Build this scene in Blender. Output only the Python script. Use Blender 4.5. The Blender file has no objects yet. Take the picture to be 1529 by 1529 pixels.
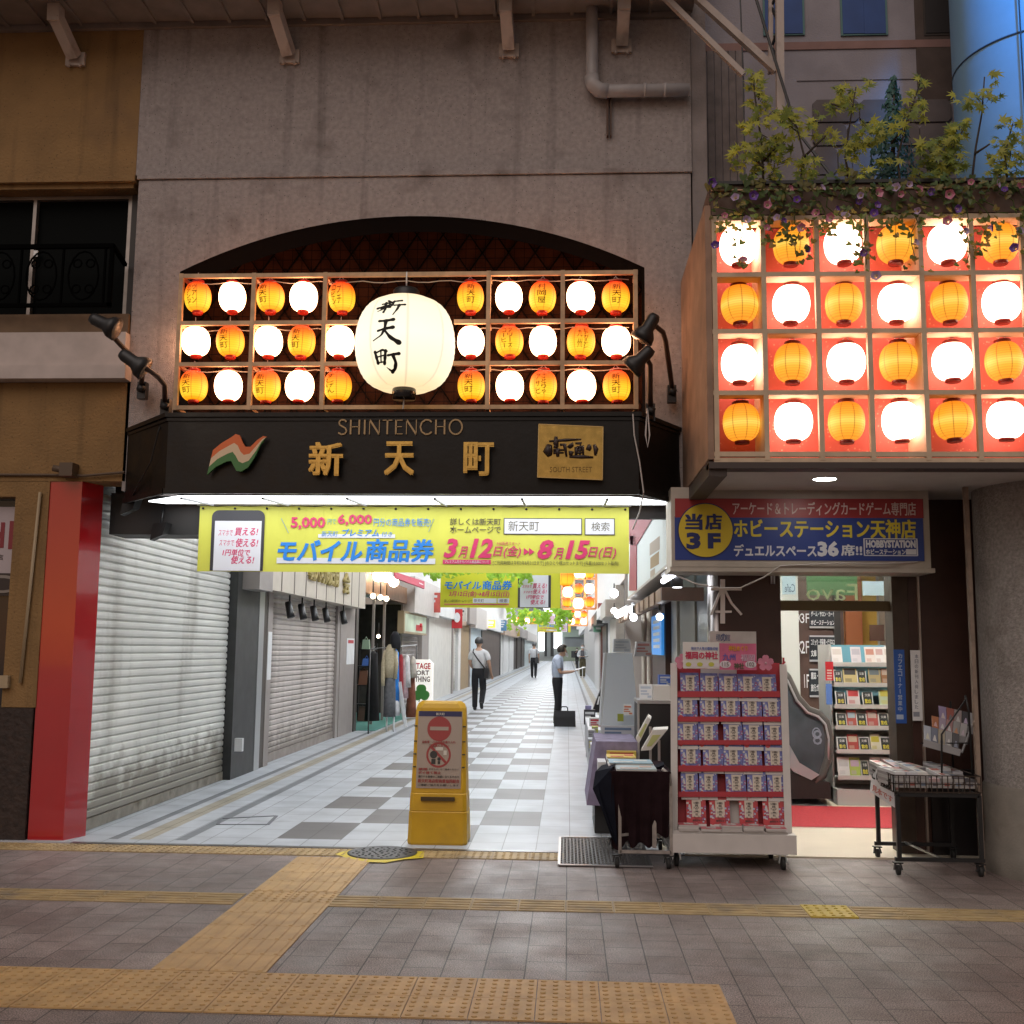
import bpy, bmesh, math, random
from mathutils import Matrix, Vector
random.seed(7)
sc = bpy.context.scene
R_ = math.radians
# ---------------- camera ----------------
FPX, CH, SRC = 1600.0, 1.55, 1529.0
cam_d = bpy.data.cameras.new("camera"); cam = bpy.data.objects.new("camera", cam_d)
sc.collection.objects.link(cam); sc.camera = cam
cam_d.sensor_width = 36; cam_d.lens = 36 * FPX / SRC
cam_d.clip_start = 0.05; cam_d.clip_end = 800
CAMROT = Matrix.Rotation(R_(3.0), 3, 'Z') @ Matrix.Rotation(R_(97.3), 3, 'X') @ Matrix.Rotation(R_(.55), 3, 'Z')
cam.matrix_world = Matrix.Translation((0, 0, CH)) @ CAMROT.to_4x4()
# ---------------- world, night street glow ----------------
w = bpy.data.worlds.new("World"); sc.world = w; w.use_nodes = True
nt = w.node_tree; bg = nt.nodes["Background"]
sky = nt.nodes.new("ShaderNodeTexSky"); sky.sky_type = 'NISHITA'; sky.sun_disc = False
sky.sun_elevation = R_(2.0); sky.sun_rotation = R_(200)
mixc = nt.nodes.new("ShaderNodeMix"); mixc.data_type = 'RGBA'; mixc.inputs[0].default_value = .9
nt.links.new(sky.outputs[0], mixc.inputs[6]); mixc.inputs[7].default_value = (1.0, .87, .82, 1)
nt.links.new(mixc.outputs[2], bg.inputs[0]); bg.inputs[1].default_value = 0.14
sun_d = bpy.data.lights.new("street_glow", 'SUN'); sun_d.energy = .6; sun_d.angle = R_(50); sun_d.color = (1, .87, .80)
sun = bpy.data.objects.new("street_glow", sun_d); sc.collection.objects.link(sun)
sun.rotation_euler = (R_(48), 0, R_(-18))
sc.view_settings.view_transform = 'Standard'; sc.view_settings.look = 'None'
sc.view_settings.exposure = 0.75; sc.view_settings.gamma = 1
sc.cycles.use_denoising = True
sc.cycles.max_bounces = 6; sc.cycles.diffuse_bounces = 3; sc.cycles.glossy_bounces = 3
sc.cycles.transmission_bounces = 4; sc.cycles.transparent_max_bounces = 8
sc.cycles.sample_clamp_indirect = 4.0; sc.cycles.caustics_reflective = False; sc.cycles.caustics_refractive = False

# ---------------- photo point -> world point on a known plane ----------------
def ray(x, y): return CAMROT @ Vector(((x - 764.5) / FPX, -(y - 764.5) / FPX, -1))
C0 = Vector((0, 0, CH))
def py(x, y, Y):
    d = ray(x, y); return C0 + d * (Y / d.y)
def pX(x, y, X):
    d = ray(x, y); return C0 + d * (X / d.x)
def gz(x, y, z=0):
    d = ray(x, y); return C0 + d * ((z - CH) / d.z)
def yat(x, X):                       # depth at which a wall plane X=const crosses photo column x (near eye level)
    return pX(x, 968, X).y

# ---------------- mesh builder ----------------
OFF = {}
class MB:
    def __init__(s): s.v = []; s.f = []; s.m = []; s.sm = []; s.mi = 0; s.smooth = False
    def add(s, vs, fs):
        b = len(s.v); s.v += [Vector(v) for v in vs]
        for f in fs: s.f.append([b + i for i in f]); s.m.append(s.mi); s.sm.append(s.smooth)
    def box(s, x0, x1, y0, y1, z0, z1):
        s.add([(x0,y0,z0),(x1,y0,z0),(x1,y1,z0),(x0,y1,z0),(x0,y0,z1),(x1,y0,z1),(x1,y1,z1),(x0,y1,z1)],
              [(0,3,2,1),(4,5,6,7),(0,1,5,4),(1,2,6,5),(2,3,7,6),(3,0,4,7)]); return s
    def hexa(s, p):
        s.add(p, [(0,3,2,1),(4,5,6,7),(0,1,5,4),(1,2,6,5),(2,3,7,6),(3,0,4,7)]); return s
    def quad(s, *p): s.add(p, [tuple(range(len(p)))]); return s
    def prism(s, pts, axis, a, b):      # polygon pts (2D) extruded along axis from a to b
        def P(u, v, t): return {'x': (t,u,v), 'y': (u,t,v), 'z': (u,v,t)}[axis]
        n = len(pts)
        vs = [P(u,v,a) for u,v in pts] + [P(u,v,b) for u,v in pts]
        s.add(vs, [tuple(range(n)), tuple(range(2*n-1, n-1, -1))] + [(i,(i+1)%n,n+(i+1)%n,n+i) for i in range(n)]); return s
    def tube(s, path, r, n=8, caps=True):
        path = [Vector(p) for p in path]; rs = r if isinstance(r, (list, tuple)) else [r]*len(path)
        rings = []; prev = None
        for i, p in enumerate(path):
            t = ((path[i+1] if i+1 < len(path) else p) - (path[i-1] if i else p)).normalized()
            up = Vector((0,0,1)) if abs(t.z) < .95 else Vector((0,1,0))
            a = t.cross(up).normalized() if prev is None else (prev - t * prev.dot(t)).normalized()
            prev = a; b = t.cross(a)
            rings.append([p + (a*math.cos(k*2*math.pi/n) + b*math.sin(k*2*math.pi/n)) * rs[i] for k in range(n)])
        vs = [v for r_ in rings for v in r_]; fs = []
        for i in range(len(path)-1):
            for k in range(n): fs.append((i*n+k, i*n+(k+1)%n, (i+1)*n+(k+1)%n, (i+1)*n+k))
        if caps: fs += [tuple(range(n-1,-1,-1)), tuple(range((len(path)-1)*n, len(path)*n))]
        o = s.smooth; s.smooth = n > 5; s.add(vs, fs); s.smooth = o; return s
    def bar(s, a, b, w, h=None):        # square bar between two points
        h = h or w; a = Vector(a); b = Vector(b); t = (b-a).normalized()
        up = Vector((0,0,1)) if abs(t.z) < .95 else Vector((0,1,0))
        u = t.cross(up).normalized()*w/2; v = u.cross(t).normalized()*h/2
        s.add([a-u-v,a+u-v,a+u+v,a-u+v,b-u-v,b+u-v,b+u+v,b-u+v], [(0,3,2,1),(4,5,6,7),(0,1,5,4),(1,2,6,5),(2,3,7,6),(3,0,4,7)]); return s
    def lathe(s, prof, c=(0,0,0), n=24, caps=True):
        vs = []; fs = []
        for r, z in prof:
            for k in range(n):
                a = 2*math.pi*k/n; vs.append((c[0]+r*math.cos(a), c[1]+r*math.sin(a), c[2]+z))
        for i in range(len(prof)-1):
            for k in range(n): fs.append((i*n+k, i*n+(k+1)%n, (i+1)*n+(k+1)%n, (i+1)*n+k))
        if caps: fs += [tuple(range(n-1,-1,-1)), tuple(range((len(prof)-1)*n, len(prof)*n))]
        o = s.smooth; s.smooth = True; s.add(vs, fs); s.smooth = o; return s
    def xform(s, M, start=0):
        for i in range(start, len(s.v)): s.v[i] = M @ s.v[i]
        return s
    def text(s, t, u0, u1, v0, v1, P, bold=0.0, shear=0.0, ext=.002, keep=False):
        """lettering fitted into the box u0..u1, v0..v1; P(u,v,w) maps to world (w = height above the surface)"""
        heavy = bold > .008 and any('\u3400' < ch < '\u9fff' for ch in t)
        V, F = glyphs(t, 0.0 if heavy else bold, shear)
        if not V: return s
        if heavy:                      # thick kanji: the strokes laid several times side by side
            V0, F0 = V, F; V, F = [], []
            for k, (dx, dy) in enumerate(((-1,-.6),(1,-.6),(-1,.6),(1,.6))):
                b0 = len(V); V += [(x+dx*bold, y+dy*bold, z*(1+.12*k)) for x, y, z in V0]; F += [tuple(i+b0 for i in f) for f in F0]
        xs = [p[0] for p in V]; ys = [p[1] for p in V]
        ax, bx, ay, by = min(xs), max(xs), min(ys), max(ys)
        su = (u1-u0)/max(1e-6, bx-ax); sv = (v1-v0)/max(1e-6, by-ay)
        if keep: su = sv = min(su, sv)
        ou = u0 + ((u1-u0)-(bx-ax)*su)/2; ov = v0 + ((v1-v0)-(by-ay)*sv)/2
        b = len(s.v)
        s.add([P(ou+(x-ax)*su, ov+(y-ay)*sv, z*ext) for x, y, z in V], F); return s
    def build(s, name, mats, parent=None, loc=None):
        off = Vector(OFF.get(parent.name, (0,0,0))) if parent else Vector(loc or (0,0,0))
        me = bpy.data.meshes.new(name)
        me.from_pydata([tuple(v - off) for v in s.v], [], s.f)
        for m_ in (mats if isinstance(mats, (list, tuple)) else [mats]): me.materials.append(m_)
        me.polygons.foreach_set("material_index", s.m); me.polygons.foreach_set("use_smooth", s.sm)
        me.update()
        o = bpy.data.objects.new(name, me); sc.collection.objects.link(o)
        if parent: o.parent = parent; OFF[o.name] = tuple(off)
        else: o.location = off; OFF[o.name] = tuple(off)
        return o
_gl = {}
def glyphs(t, bold=0.0, shear=0.0):
    k = (t, bold, shear)
    if k in _gl: return _gl[k]
    c = bpy.data.curves.new("t", 'FONT'); c.body = t; c.offset = bold; c.extrude = .5; c.resolution_u = 2; c.shear = shear
    o = bpy.data.objects.new("t", c); sc.collection.objects.link(o)
    m_ = o.evaluated_get(bpy.context.evaluated_depsgraph_get()).to_mesh()
    V = [(v.co.x, v.co.y, v.co.z + .5) for v in m_.vertices]; F = [tuple(p.vertices) for p in m_.polygons]
    bpy.data.objects.remove(o); bpy.data.curves.remove(c)
    _gl[k] = (V, F); return V, F
def front(Y):                              # writing on a wall that faces the street
    return lambda u, v, w_: (u, Y - w_, v)
def side(X, sgn=1):                        # writing on a wall that faces +x (left-hand shops): u runs deeper
    return lambda u, v, w_: (X + sgn*w_, u, v)
def ptext(mb, t, x0, y0, x1, y1, Y, mi=0, ext=.003, **k):   # box given on the sign as seen
    a = py(x0, y1, Y); b = py(x1, y0, Y); mb.mi = mi
    return mb.text(t, a.x, b.x, a.z, b.z, front(Y), ext=ext, **k)
def prect(mb, x0, y0, x1, y1, Y, d=.01, mi=None):
    a = py(x0, y1, Y); b = py(x1, y0, Y)
    if mi is not None: mb.mi = mi
    return mb.box(a.x, b.x, Y, Y+d, a.z, b.z)

def tag(o, label=None, cat=None, group=None, kind=None):
    for k, v in (('label', label), ('category', cat), ('group', group), ('kind', kind)):
        if v: o[k] = v
    return o
def thing(name, label, cat, loc=(0,0,0), group=None):
    o = bpy.data.objects.new(name, None); sc.collection.objects.link(o); o.empty_display_size = .1
    o.location = loc; OFF[o.name] = tuple(loc); return tag(o, label, cat, group)
def dup(o, parent=None):
    c = o.copy(); sc.collection.objects.link(c); OFF[c.name] = OFF.get(o.name, (0,0,0))
    if parent: c.parent = parent
    for ch in list(o.children): dup(ch, c)
    return c

# ---------------- materials ----------------
_M = {}
def mat(name, col=(.5,.5,.5), rough=.6, metal=0, var=0.0, vs=6.0, bump=0.0, bs=60.0, emit=None, es=0, stain=None, ss=1.5, spec=.5, rvar=0.0, coat=0):
    if name in _M: return _M[name]
    m_ = bpy.data.materials.new(name); m_.use_nodes = True; n = m_.node_tree; L = n.links
    p = n.nodes["Principled BSDF"]
    p.inputs['Base Color'].default_value = (*col, 1); p.inputs['Roughness'].default_value = rough
    p.inputs['Metallic'].default_value = metal; p.inputs['Specular IOR Level'].default_value = spec
    p.inputs['Coat Weight'].default_value = coat
    tc = n.nodes.new("ShaderNodeTexCoord"); src = None
    def noise(scale, det=5):
        t = n.nodes.new("ShaderNodeTexNoise"); t.inputs['Scale'].default_value = scale; t.inputs['Detail'].default_value = det
        L.new(tc.outputs['Object'], t.inputs['Vector']); return t.outputs['Fac']
    def mixn(a, b, fac, lo, hi, blend='MIX'):
        r = n.nodes.new("ShaderNodeMapRange"); r.inputs[1].default_value = lo; r.inputs[2].default_value = hi
        L.new(fac, r.inputs[0]); x = n.nodes.new("ShaderNodeMix"); x.data_type = 'RGBA'
        L.new(r.outputs[0], x.inputs[0])
        for i, q in ((6, a), (7, b)):
            if isinstance(q, tuple): x.inputs[i].default_value = (*q, 1)
            else: L.new(q, x.inputs[i])
        return x.outputs[2]
    if var:
        lo = tuple(max(0, c*(1-var)) for c in col); hi = tuple(min(1, c*(1+var)) for c in col)
        src = mixn(lo, hi, noise(vs), .3, .7)
    if stain:
        src = mixn(src or col, stain, noise(ss, 8), .55, .75)
    if src is not None: L.new(src, p.inputs['Base Color'])
    if rvar:
        r = n.nodes.new("ShaderNodeMapRange"); r.inputs[1].default_value = .3; r.inputs[2].default_value = .7
        r.inputs[3].default_value = max(0, rough-rvar); r.inputs[4].default_value = min(1, rough+rvar)
        L.new(noise(vs*1.7), r.inputs[0]); L.new(r.outputs[0], p.inputs['Roughness'])
    if bump:
        b = n.nodes.new("ShaderNodeBump"); b.inputs['Strength'].default_value = bump; b.inputs['Distance'].default_value = .02
        L.new(noise(bs, 3), b.inputs['Height']); L.new(b.outputs[0], p.inputs['Normal'])
    if emit:
        p.inputs['Emission Color'].default_value = (*emit, 1); p.inputs['Emission Strength'].default_value = es
    _M[name] = m_; return m_
def flat(name, col, rough=.55): return mat(name, col, rough)
BLACK = mat('black_metal', (.012,.012,.013), .45)
DARK = mat('dark_trim', (.02,.018,.017), .5)
CHROME = mat('steel', (.55,.56,.58), .28, 1)
WHITE = mat('white_paint', (.75,.76,.77), .5, var=.06)
GOLD = mat('gold_leaf', (.62,.40,.11), .32, .85, var=.15, vs=30)
BRASS = mat('brass_plate', (.70,.46,.14), .17, 1, var=.12, vs=14, rvar=.06)
WOOD = mat('pale_wood', (.55,.36,.21), .6, var=.2, vs=12)
WIRE = mat('cable', (.5,.47,.45), .6)
RUBBER = mat('rubber', (.015,.015,.015), .7)
INKK = mat('ink_black', (.015,.013,.012), .8)
RED = mat('red_print', (.50,.02,.03), .5)
# =====================================================================  SETTING
YF = 8.6                                   # facade plane
def paver_mat():
    m_ = bpy.data.materials.new('granite_pavers'); m_.use_nodes = True; n = m_.node_tree; L = n.links
    p = n.nodes["Principled BSDF"]; tc = n.nodes.new("ShaderNodeTexCoord")
    sp = n.nodes.new("ShaderNodeSeparateXYZ"); L.new(tc.outputs['Object'], sp.inputs[0])
    cb = n.nodes.new("ShaderNodeCombineXYZ"); L.new(sp.outputs[1], cb.inputs[0]); L.new(sp.outputs[0], cb.inputs[1])
    b = n.nodes.new("ShaderNodeTexBrick"); L.new(cb.outputs[0], b.inputs['Vector'])
    b.inputs['Scale'].default_value = 1; b.inputs['Brick Width'].default_value = .295; b.inputs['Row Height'].default_value = .2
    b.inputs['Mortar Size'].default_value = .0036; b.inputs['Mortar Smooth'].default_value = .3; b.offset = .5
    b.inputs['Color1'].default_value = (.185,.142,.13,1); b.inputs['Color2'].default_value = (.245,.195,.18,1); b.inputs['Mortar'].default_value = (.028,.022,.02,1)
    def noi(s, d): 
        t = n.nodes.new("ShaderNodeTexNoise"); t.inputs['Scale'].default_value = s; t.inputs['Detail'].default_value = d
        L.new(tc.outputs['Object'], t.inputs['Vector']); return t.outputs['Fac']
    def rng(f, a, b_, lo, hi):
        r = n.nodes.new("ShaderNodeMapRange"); r.inputs[1].default_value = a; r.inputs[2].default_value = b_
        r.inputs[3].default_value = lo; r.inputs[4].default_value = hi; L.new(f, r.inputs[0]); return r.outputs[0]
    def mul(a, f):
        x = n.nodes.new("ShaderNodeMix"); x.data_type = 'RGBA'; x.blend_type = 'MULTIPLY'; x.inputs[0].default_value = 1
        L.new(a, x.inputs[6]); L.new(f, x.inputs[7]); return x.outputs[2]
    c = mul(b.outputs['Color'], rng(noi(150, 2), .32, .68, .15, 1.85)); c = mul(c, rng(noi(1.1, 8), .3, .7, .78, 1.15)); c = mul(c, rng(noi(9, 6), .35, .65, .85, 1.12))
    vo = n.nodes.new("ShaderNodeTexVoronoi"); vo.inputs['Scale'].default_value = 3.1; L.new(tc.outputs['Object'], vo.inputs['Vector'])
    c = mul(c, rng(vo.outputs['Distance'], .035, .06, .55, 1.0)); c = mul(c, rng(noi(.45, 4), .35, .65, .8, 1.12))
    L.new(c, p.inputs['Base Color']); L.new(rng(noi(3, 6), .3, .7, .36, .62), p.inputs['Roughness'])
    bp = n.nodes.new("ShaderNodeBump"); bp.inputs['Strength'].default_value = .5; bp.inputs['Distance'].default_value = .004
    ad = n.nodes.new("ShaderNodeMath"); ad.operation = 'MULTIPLY_ADD'; L.new(b.outputs['Fac'], ad.inputs[0]); ad.inputs[1].default_value = -1.0; L.new(noi(300, 2), ad.inputs[2])
    L.new(ad.outputs[0], bp.inputs['Height']); L.new(bp.outputs[0], p.inputs['Normal']); return m_
def tile_mat(name, col, sx=.265, sy=.84):
    m_ = bpy.data.materials.new(name); m_.use_nodes = True; n = m_.node_tree; L = n.links
    p = n.nodes["Principled BSDF"]; tc = n.nodes.new("ShaderNodeTexCoord")
    mp = n.nodes.new("ShaderNodeMapping"); mp.inputs['Location'].default_value = (.24, -8.89, 0); L.new(tc.outputs['Object'], mp.inputs[0])
    b = n.nodes.new("ShaderNodeTexBrick"); L.new(mp.outputs[0], b.inputs['Vector']); b.offset = 0
    b.inputs['Scale'].default_value = 1; b.inputs['Brick Width'].default_value = sx; b.inputs['Row Height'].default_value = sy/2
    b.inputs['Mortar Size'].default_value = .004
    b.inputs['Color1'].default_value = (*[c*.95 for c in col],1); b.inputs['Color2'].default_value = (*[c*1.05 for c in col],1); b.inputs['Mortar'].default_value = (*[c*.42 for c in col],1)
    t = n.nodes.new("ShaderNodeTexNoise"); t.inputs['Scale'].default_value = 2.5; t.inputs['Detail'].default_value = 8; L.new(tc.outputs['Object'], t.inputs['Vector'])
    r = n.nodes.new("ShaderNodeMapRange"); r.inputs[1].default_value = .3; r.inputs[2].default_value = .7; r.inputs[3].default_value = .8; r.inputs[4].default_value = 1.1; L.new(t.outputs['Fac'], r.inputs[0])
    x = n.nodes.new("ShaderNodeMix"); x.data_type = 'RGBA'; x.blend_type = 'MULTIPLY'; x.inputs[0].default_value = 1; L.new(b.outputs['Color'], x.inputs[6]); L.new(r.outputs[0], x.inputs[7])
    L.new(x.outputs[2], p.inputs['Base Color']); p.inputs['Roughness'].default_value = .48; return m_
PAVER = paver_mat()
pv = MB(); pv.quad((-70,-60,0),(70,-60,0),(70,8.5,0),(-70,8.5,0)); tag(pv.build('pavement', PAVER), kind='structure')
# arcade floor: grid of cells, checkerboard band and inlaid lines
T0, T1, T2, T3 = tile_mat('tile_pale',(.43,.46,.495)), tile_mat('tile_grey',(.125,.12,.122)), tile_mat('tile_line',(.16,.175,.19)), tile_mat('tile_beige',(.34,.31,.24))
xs = [-30,-3.69,-3.61,-3.52,-3.35,-3.145,-3.05,-2.36,-1.83,-1.30,-.77,-.24,.53,.61,.74,.92,30]
ys = [8.56,8.72,8.89]; 
while ys[-1] < 150: ys.append(ys[-1]+.84)
ys.append(190)
fl = MB()
for i in range(len(xs)-1):
    for j in range(len(ys)-1):
        fl.mi = 0
        if j >= 1:
            if i in (1,5,12): fl.mi = 2
            elif i in (3,14): fl.mi = 3
            elif 7 <= i <= 10 and j >= 2 and (i-7+j) % 2 == 0 and j < len(ys)-2: fl.mi = 1
        fl.quad((xs[i],ys[j],.004),(xs[i+1],ys[j],.004),(xs[i+1],ys[j+1],.004),(xs[i],ys[j+1],.004))
tag(fl.build('arcade_floor', [T0,T1,T2,T3]), kind='structure')
ed = MB(); ed.box(-3.9,.9,8.5,8.56,-.05,.007); tag(ed.build('threshold_strip', mat('edge_metal',(.16,.16,.165),.35,.7,var=.2,vs=20)), kind='structure')
sf = MB(); sf.box(.9,6,8.5,20,-.05,.012); tag(sf.build('shop_floor', mat('shop_vinyl',(.60,.53,.42),.4,var=.05,vs=3)), kind='structure')
# tactile paving
TY = mat('tactile_yellow',(.50,.32,.135),.62,var=.16,vs=7,stain=(.42,.27,.12),ss=2.2)
TY2 = mat('tactile_faded',(.38,.27,.13),.65,var=.2,vs=8,stain=(.2,.16,.12),ss=3)
TBR = mat('tactile_bright',(.48,.34,.03),.6,var=.15,vs=9)
def tiles(mb, x0, y0, nx, ny, s, kind, bar_dir='y', drop=0):
    g = .0022
    for i in range(nx):
        for j in range(ny):
            a, b = x0+i*s, y0+j*s
            mb.box(a+g, a+s-g, b+g, b+s-g, -.02, .006)
            if kind == 'dot':
                q = 5
                for u in range(q):
                    for v in range(q):
                        cx, cy = a+s*(u+.5)/q, b+s*(v+.5)/q
                        mb.lathe([(.0135,0),(.011,.0035),(.006,.005)], (cx,cy,.006), 8)
            elif kind == 'bar':
                for u in range(4):
                    c = s*(u+.5)/4
                    if bar_dir == 'y': mb.hexa([(a+c-.013,b+.008,.006),(a+c+.013,b+.008,.006),(a+c+.013,b+s-.008,.006),(a+c-.013,b+s-.008,.006),(a+c-.008,b+.014,.0105),(a+c+.008,b+.014,.0105),(a+c+.008,b+s-.014,.0105),(a+c-.008,b+s-.014,.0105)])
                    else: mb.hexa([(a+.008,b+c-.013,.006),(a+s-.008,b+c-.013,.006),(a+s-.008,b+c+.013,.006),(a+.008,b+c+.013,.006),(a+.014,b+c-.008,.0105),(a+s-.014,b+c-.008,.0105),(a+s-.014,b+c+.008,.0105),(a+.014,b+c+.008,.0105)])
t_ = MB(); tiles(t_, .715-17*.283, 4.728, 17, 2, .283, 'dot'); tag(t_.build('tactile_warning_path', TY), kind='structure')
t_ = MB(); tiles(t_, -2.0, 5.30, 2, 5, .283, 'bar', 'y'); tiles(t_, -2.0, 6.72, 2, 1, .283, 'dot'); tiles(t_, -2.0, 7.01, 2, 4, .283, 'bar', 'y'); tag(t_.build('tactile_guide_path', TY), kind='structure')
t_ = MB()
for i in range(-10, 18):
    a = -2.02 + i*.288
    if -2.05 < a < -1.45: continue
    t_.mi = 1 if i in (12,) else 0
    if t_.mi: t_.box(a,a+.28,6.64,6.94,-.02,.008); [t_.lathe([(.0135,0),(.011,.0035),(.006,.005)], (a+.028+.056*u,6.67+.06*v,.008), 8) for u in range(5) for v in range(5)]
    else:
        t_.box(a+.002,a+.286,6.645,6.93,-.02,.005)
        for u in range(4): t_.box(a+.01,a+.278,6.682+u*.064,6.708+u*.064,.005,.0095)
tag(t_.build('tactile_thin_path', [TY2, TBR]), kind='structure')
t_ = MB(); tiles(t_, -4.9, 8.2, 12, 1, .28, 'dot'); tiles(t_, -1.12, 8.2, 4, 1, .28, 'dot'); tag(t_.build('tactile_edge_path', TY2), kind='structure')

# ---------------- left ochre building ----------------
OCH = mat('ochre_stucco',(.25,.145,.055),.85,var=.14,vs=3,bump=.5,bs=45,stain=(.17,.10,.05),ss=1.1)
lb = thing('ochre_building', 'ochre stucco building with dark sash window and a black railing left of the arcade gate', 'building', (-6,YF,0))
b = MB(); b.box(-9,-3.722,YF,YF+.3,5.56,7.3); b.build('upper_wall', OCH, lb)
b = MB(); b.box(-9,-3.715,YF-.035,YF+.3,5.50,5.557); b.box(-9,-3.74,YF+.01,YF+.3,5.455,5.497); b.build('ledge', OCH, lb)
b = MB(); b.box(-9,-3.665,YF,YF+.3,2.90,3.74); b.build('lower_wall', OCH, lb)
b = MB(); b.box(-9,-3.70,YF-.03,YF+.3,4.153,4.325); b.build('sill', mat('sill_brown',(.16,.10,.055),.7,var=.2), lb)
b = MB(); b.box(-9,-3.69,YF-.09,YF+.3,3.86,4.15); b.box(-9,-3.66,YF-.13,YF+.3,3.744,3.857); b.build('cornice_band', mat('band_white',(.50,.43,.40),.7,var=.12,vs=5,stain=(.35,.3,.28)), lb)
b = MB(); b.box(-3.80,-3.722,YF+.14,YF+.3,4.33,5.45); b.build('window_jamb', mat('jamb_dark',(.03,.024,.022),.6), lb)
wn = MB(); wn.box(-9,-3.80,YF+.2,YF+.22,4.33,5.45)
wo = wn.build('window', mat('night_glass',(.004,.005,.005),.5,spec=.03), lb)
fr = MB()
for x0, x1 in ((-3.835,-3.80),(-4.685,-4.655),(-5.6,-5.57)): fr.box(x0,x1,YF+.15,YF+.199,4.36,5.42)
fr.box(-9,-3.80,YF+.15,YF+.199,5.42,5.45); fr.box(-9,-3.80,YF+.15,YF+.199,4.33,4.36)
fr.build('frame', mat('alu_frame',(.27,.24,.22),.4,.6,var=.2), wo)
la = MB(); la.box(-4.65,-4.615,YF+.14,YF+.149,4.90,4.955); la.build('latch', WHITE, wo)
rl = MB(); yr = YF-.16
rl.bar((-9,yr,4.87),(-3.80,yr,4.87),.035); rl.bar((-9,yr,4.36),(-3.80,yr,4.36),.03); rl.bar((-3.81,yr,4.87),(-3.81,YF+.1,4.80),.03); rl.bar((-3.815,yr,4.34),(-3.815,yr,4.87),.03)
for i in range(9):
    cx = -4.05-i*.36
    for s_ in (-1,1):
        rl.tube([(cx+s_*.13*math.cos(a)*(1 if a<3 else 1), yr, 4.615+.21*math.sin(a)) for a in [k*math.pi/8-math.pi/2 for k in range(9)]], .008, 5)
        rl.tube([(cx+s_*(.055+.035*math.cos(a)), yr, 4.50+.035*math.sin(a)) for a in [k*math.pi/5 for k in range(11)]], .007, 5)
        rl.tube([(cx+s_*(.055+.035*math.cos(a)), yr, 4.72+.035*math.sin(a)) for a in [k*math.pi/5 for k in range(11)]], .007, 5)
    rl.bar((cx+.18,yr,4.36),(cx+.18,yr,4.87),.016)
rl.build('railing', mat('rail_black',(.002,.002,.002),.9,spec=.02), lb)
# shop front under it
GB = MB(); GB.box(-9,-4.62,YF+.12,YF+.16,1.05,2.75); so = GB.build('shop_window', mat('shop_glass_dark',(.02,.02,.022),.1), lb)
p_ = MB(); p_.mi = 0; prect(p_, -40,757,46,889,YF+.105,.01)
p_.mi = 1; a_ = py(0,800,YF)
ptext(p_, 'P', 12,778,38,820,YF+.105,1,bold=.06); ptext(p_,'H', -14,780,8,818,YF+.105,1,bold=.06); ptext(p_,'店', -4,828,5,836,YF+.105,2)
p_.mi = 2; prect(p_, -40,856,36,889,YF+.1,.004)
c_ = py(2,872,YF+.09); p_.mi = 3; p_.prism([(c_.x+.16*math.cos(k*.35),c_.z+.075*math.sin(k*.35)) for k in range(18)],'y',YF+.094,YF+.099)
p_.mi = 2; p_.prism([(c_.x+.125*math.cos(k*.35),c_.z+.05*math.sin(k*.35)) for k in range(18)],'y',YF+.090,YF+.0935)
p_.build('poster', [mat('poster_white',(.44,.38,.40),.5), mat('maroon_print',(.22,.02,.03),.5), mat('coffee_dark',(.03,.018,.015),.5), mat('cup_white',(.25,.22,.2),.4)], so)
b = MB(); b.box(-9,-4.585,YF,YF+.3,2.77,2.897); b.box(-4.585,-4.30,YF,YF+.3,1.045,2.897); b.build('shopfront_frame', OCH, lb)
b = MB(); b.box(-9,-4.315,YF-.01,YF+.3,0,1.04); b.build('brick_base', mat('dark_brick',(.03,.017,.013),.7,var=.4,vs=14,bump=.6,bs=25), lb)
b = MB(); b.tube([py(60,735,YF-.02),py(30,1020,YF-.02)], .014, 6); b.box(-4.60,-4.52,YF-.05,YF-.005,1.20,1.30); b.build('conduit', mat('conduit_tan',(.38,.29,.18),.6), lb)
b = MB(); q = py(102,703,YF-.06); b.box(q.x-.05,q.x+.06,YF-.12,YF,q.z-.05,q.z+.06); b.tube([q,(q.x-.12,YF-.08,q.z+.02)],.03,6); b.tube([(-9,YF-.01,2.96),(-4.3,YF-.012,2.95),(-4.0,YF-.03,2.94),(-3.66,YF-.03,2.97)],.012,5); b.build('junction_box', mat('box_brown',(.10,.065,.04),.6), lb)
# red column
rc = MB(); rc.hexa([(-4.30,8.61,.0),(-4.01,8.61,.0),(-3.93,8.84,.0),(-4.30,8.84,.0),(-4.31,8.61,2.90),(-4.03,8.61,2.90),(-3.95,8.84,2.90),(-4.31,8.84,2.90)])
tag(rc.build('red_column', mat('red_gloss',(.42,.012,.016),.14,var=.06,vs=2,spec=.6,coat=1.0), loc=(-4.15,8.7,0)), 'glossy red clad column at the left corner of the arcade entrance', 'column')

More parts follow.
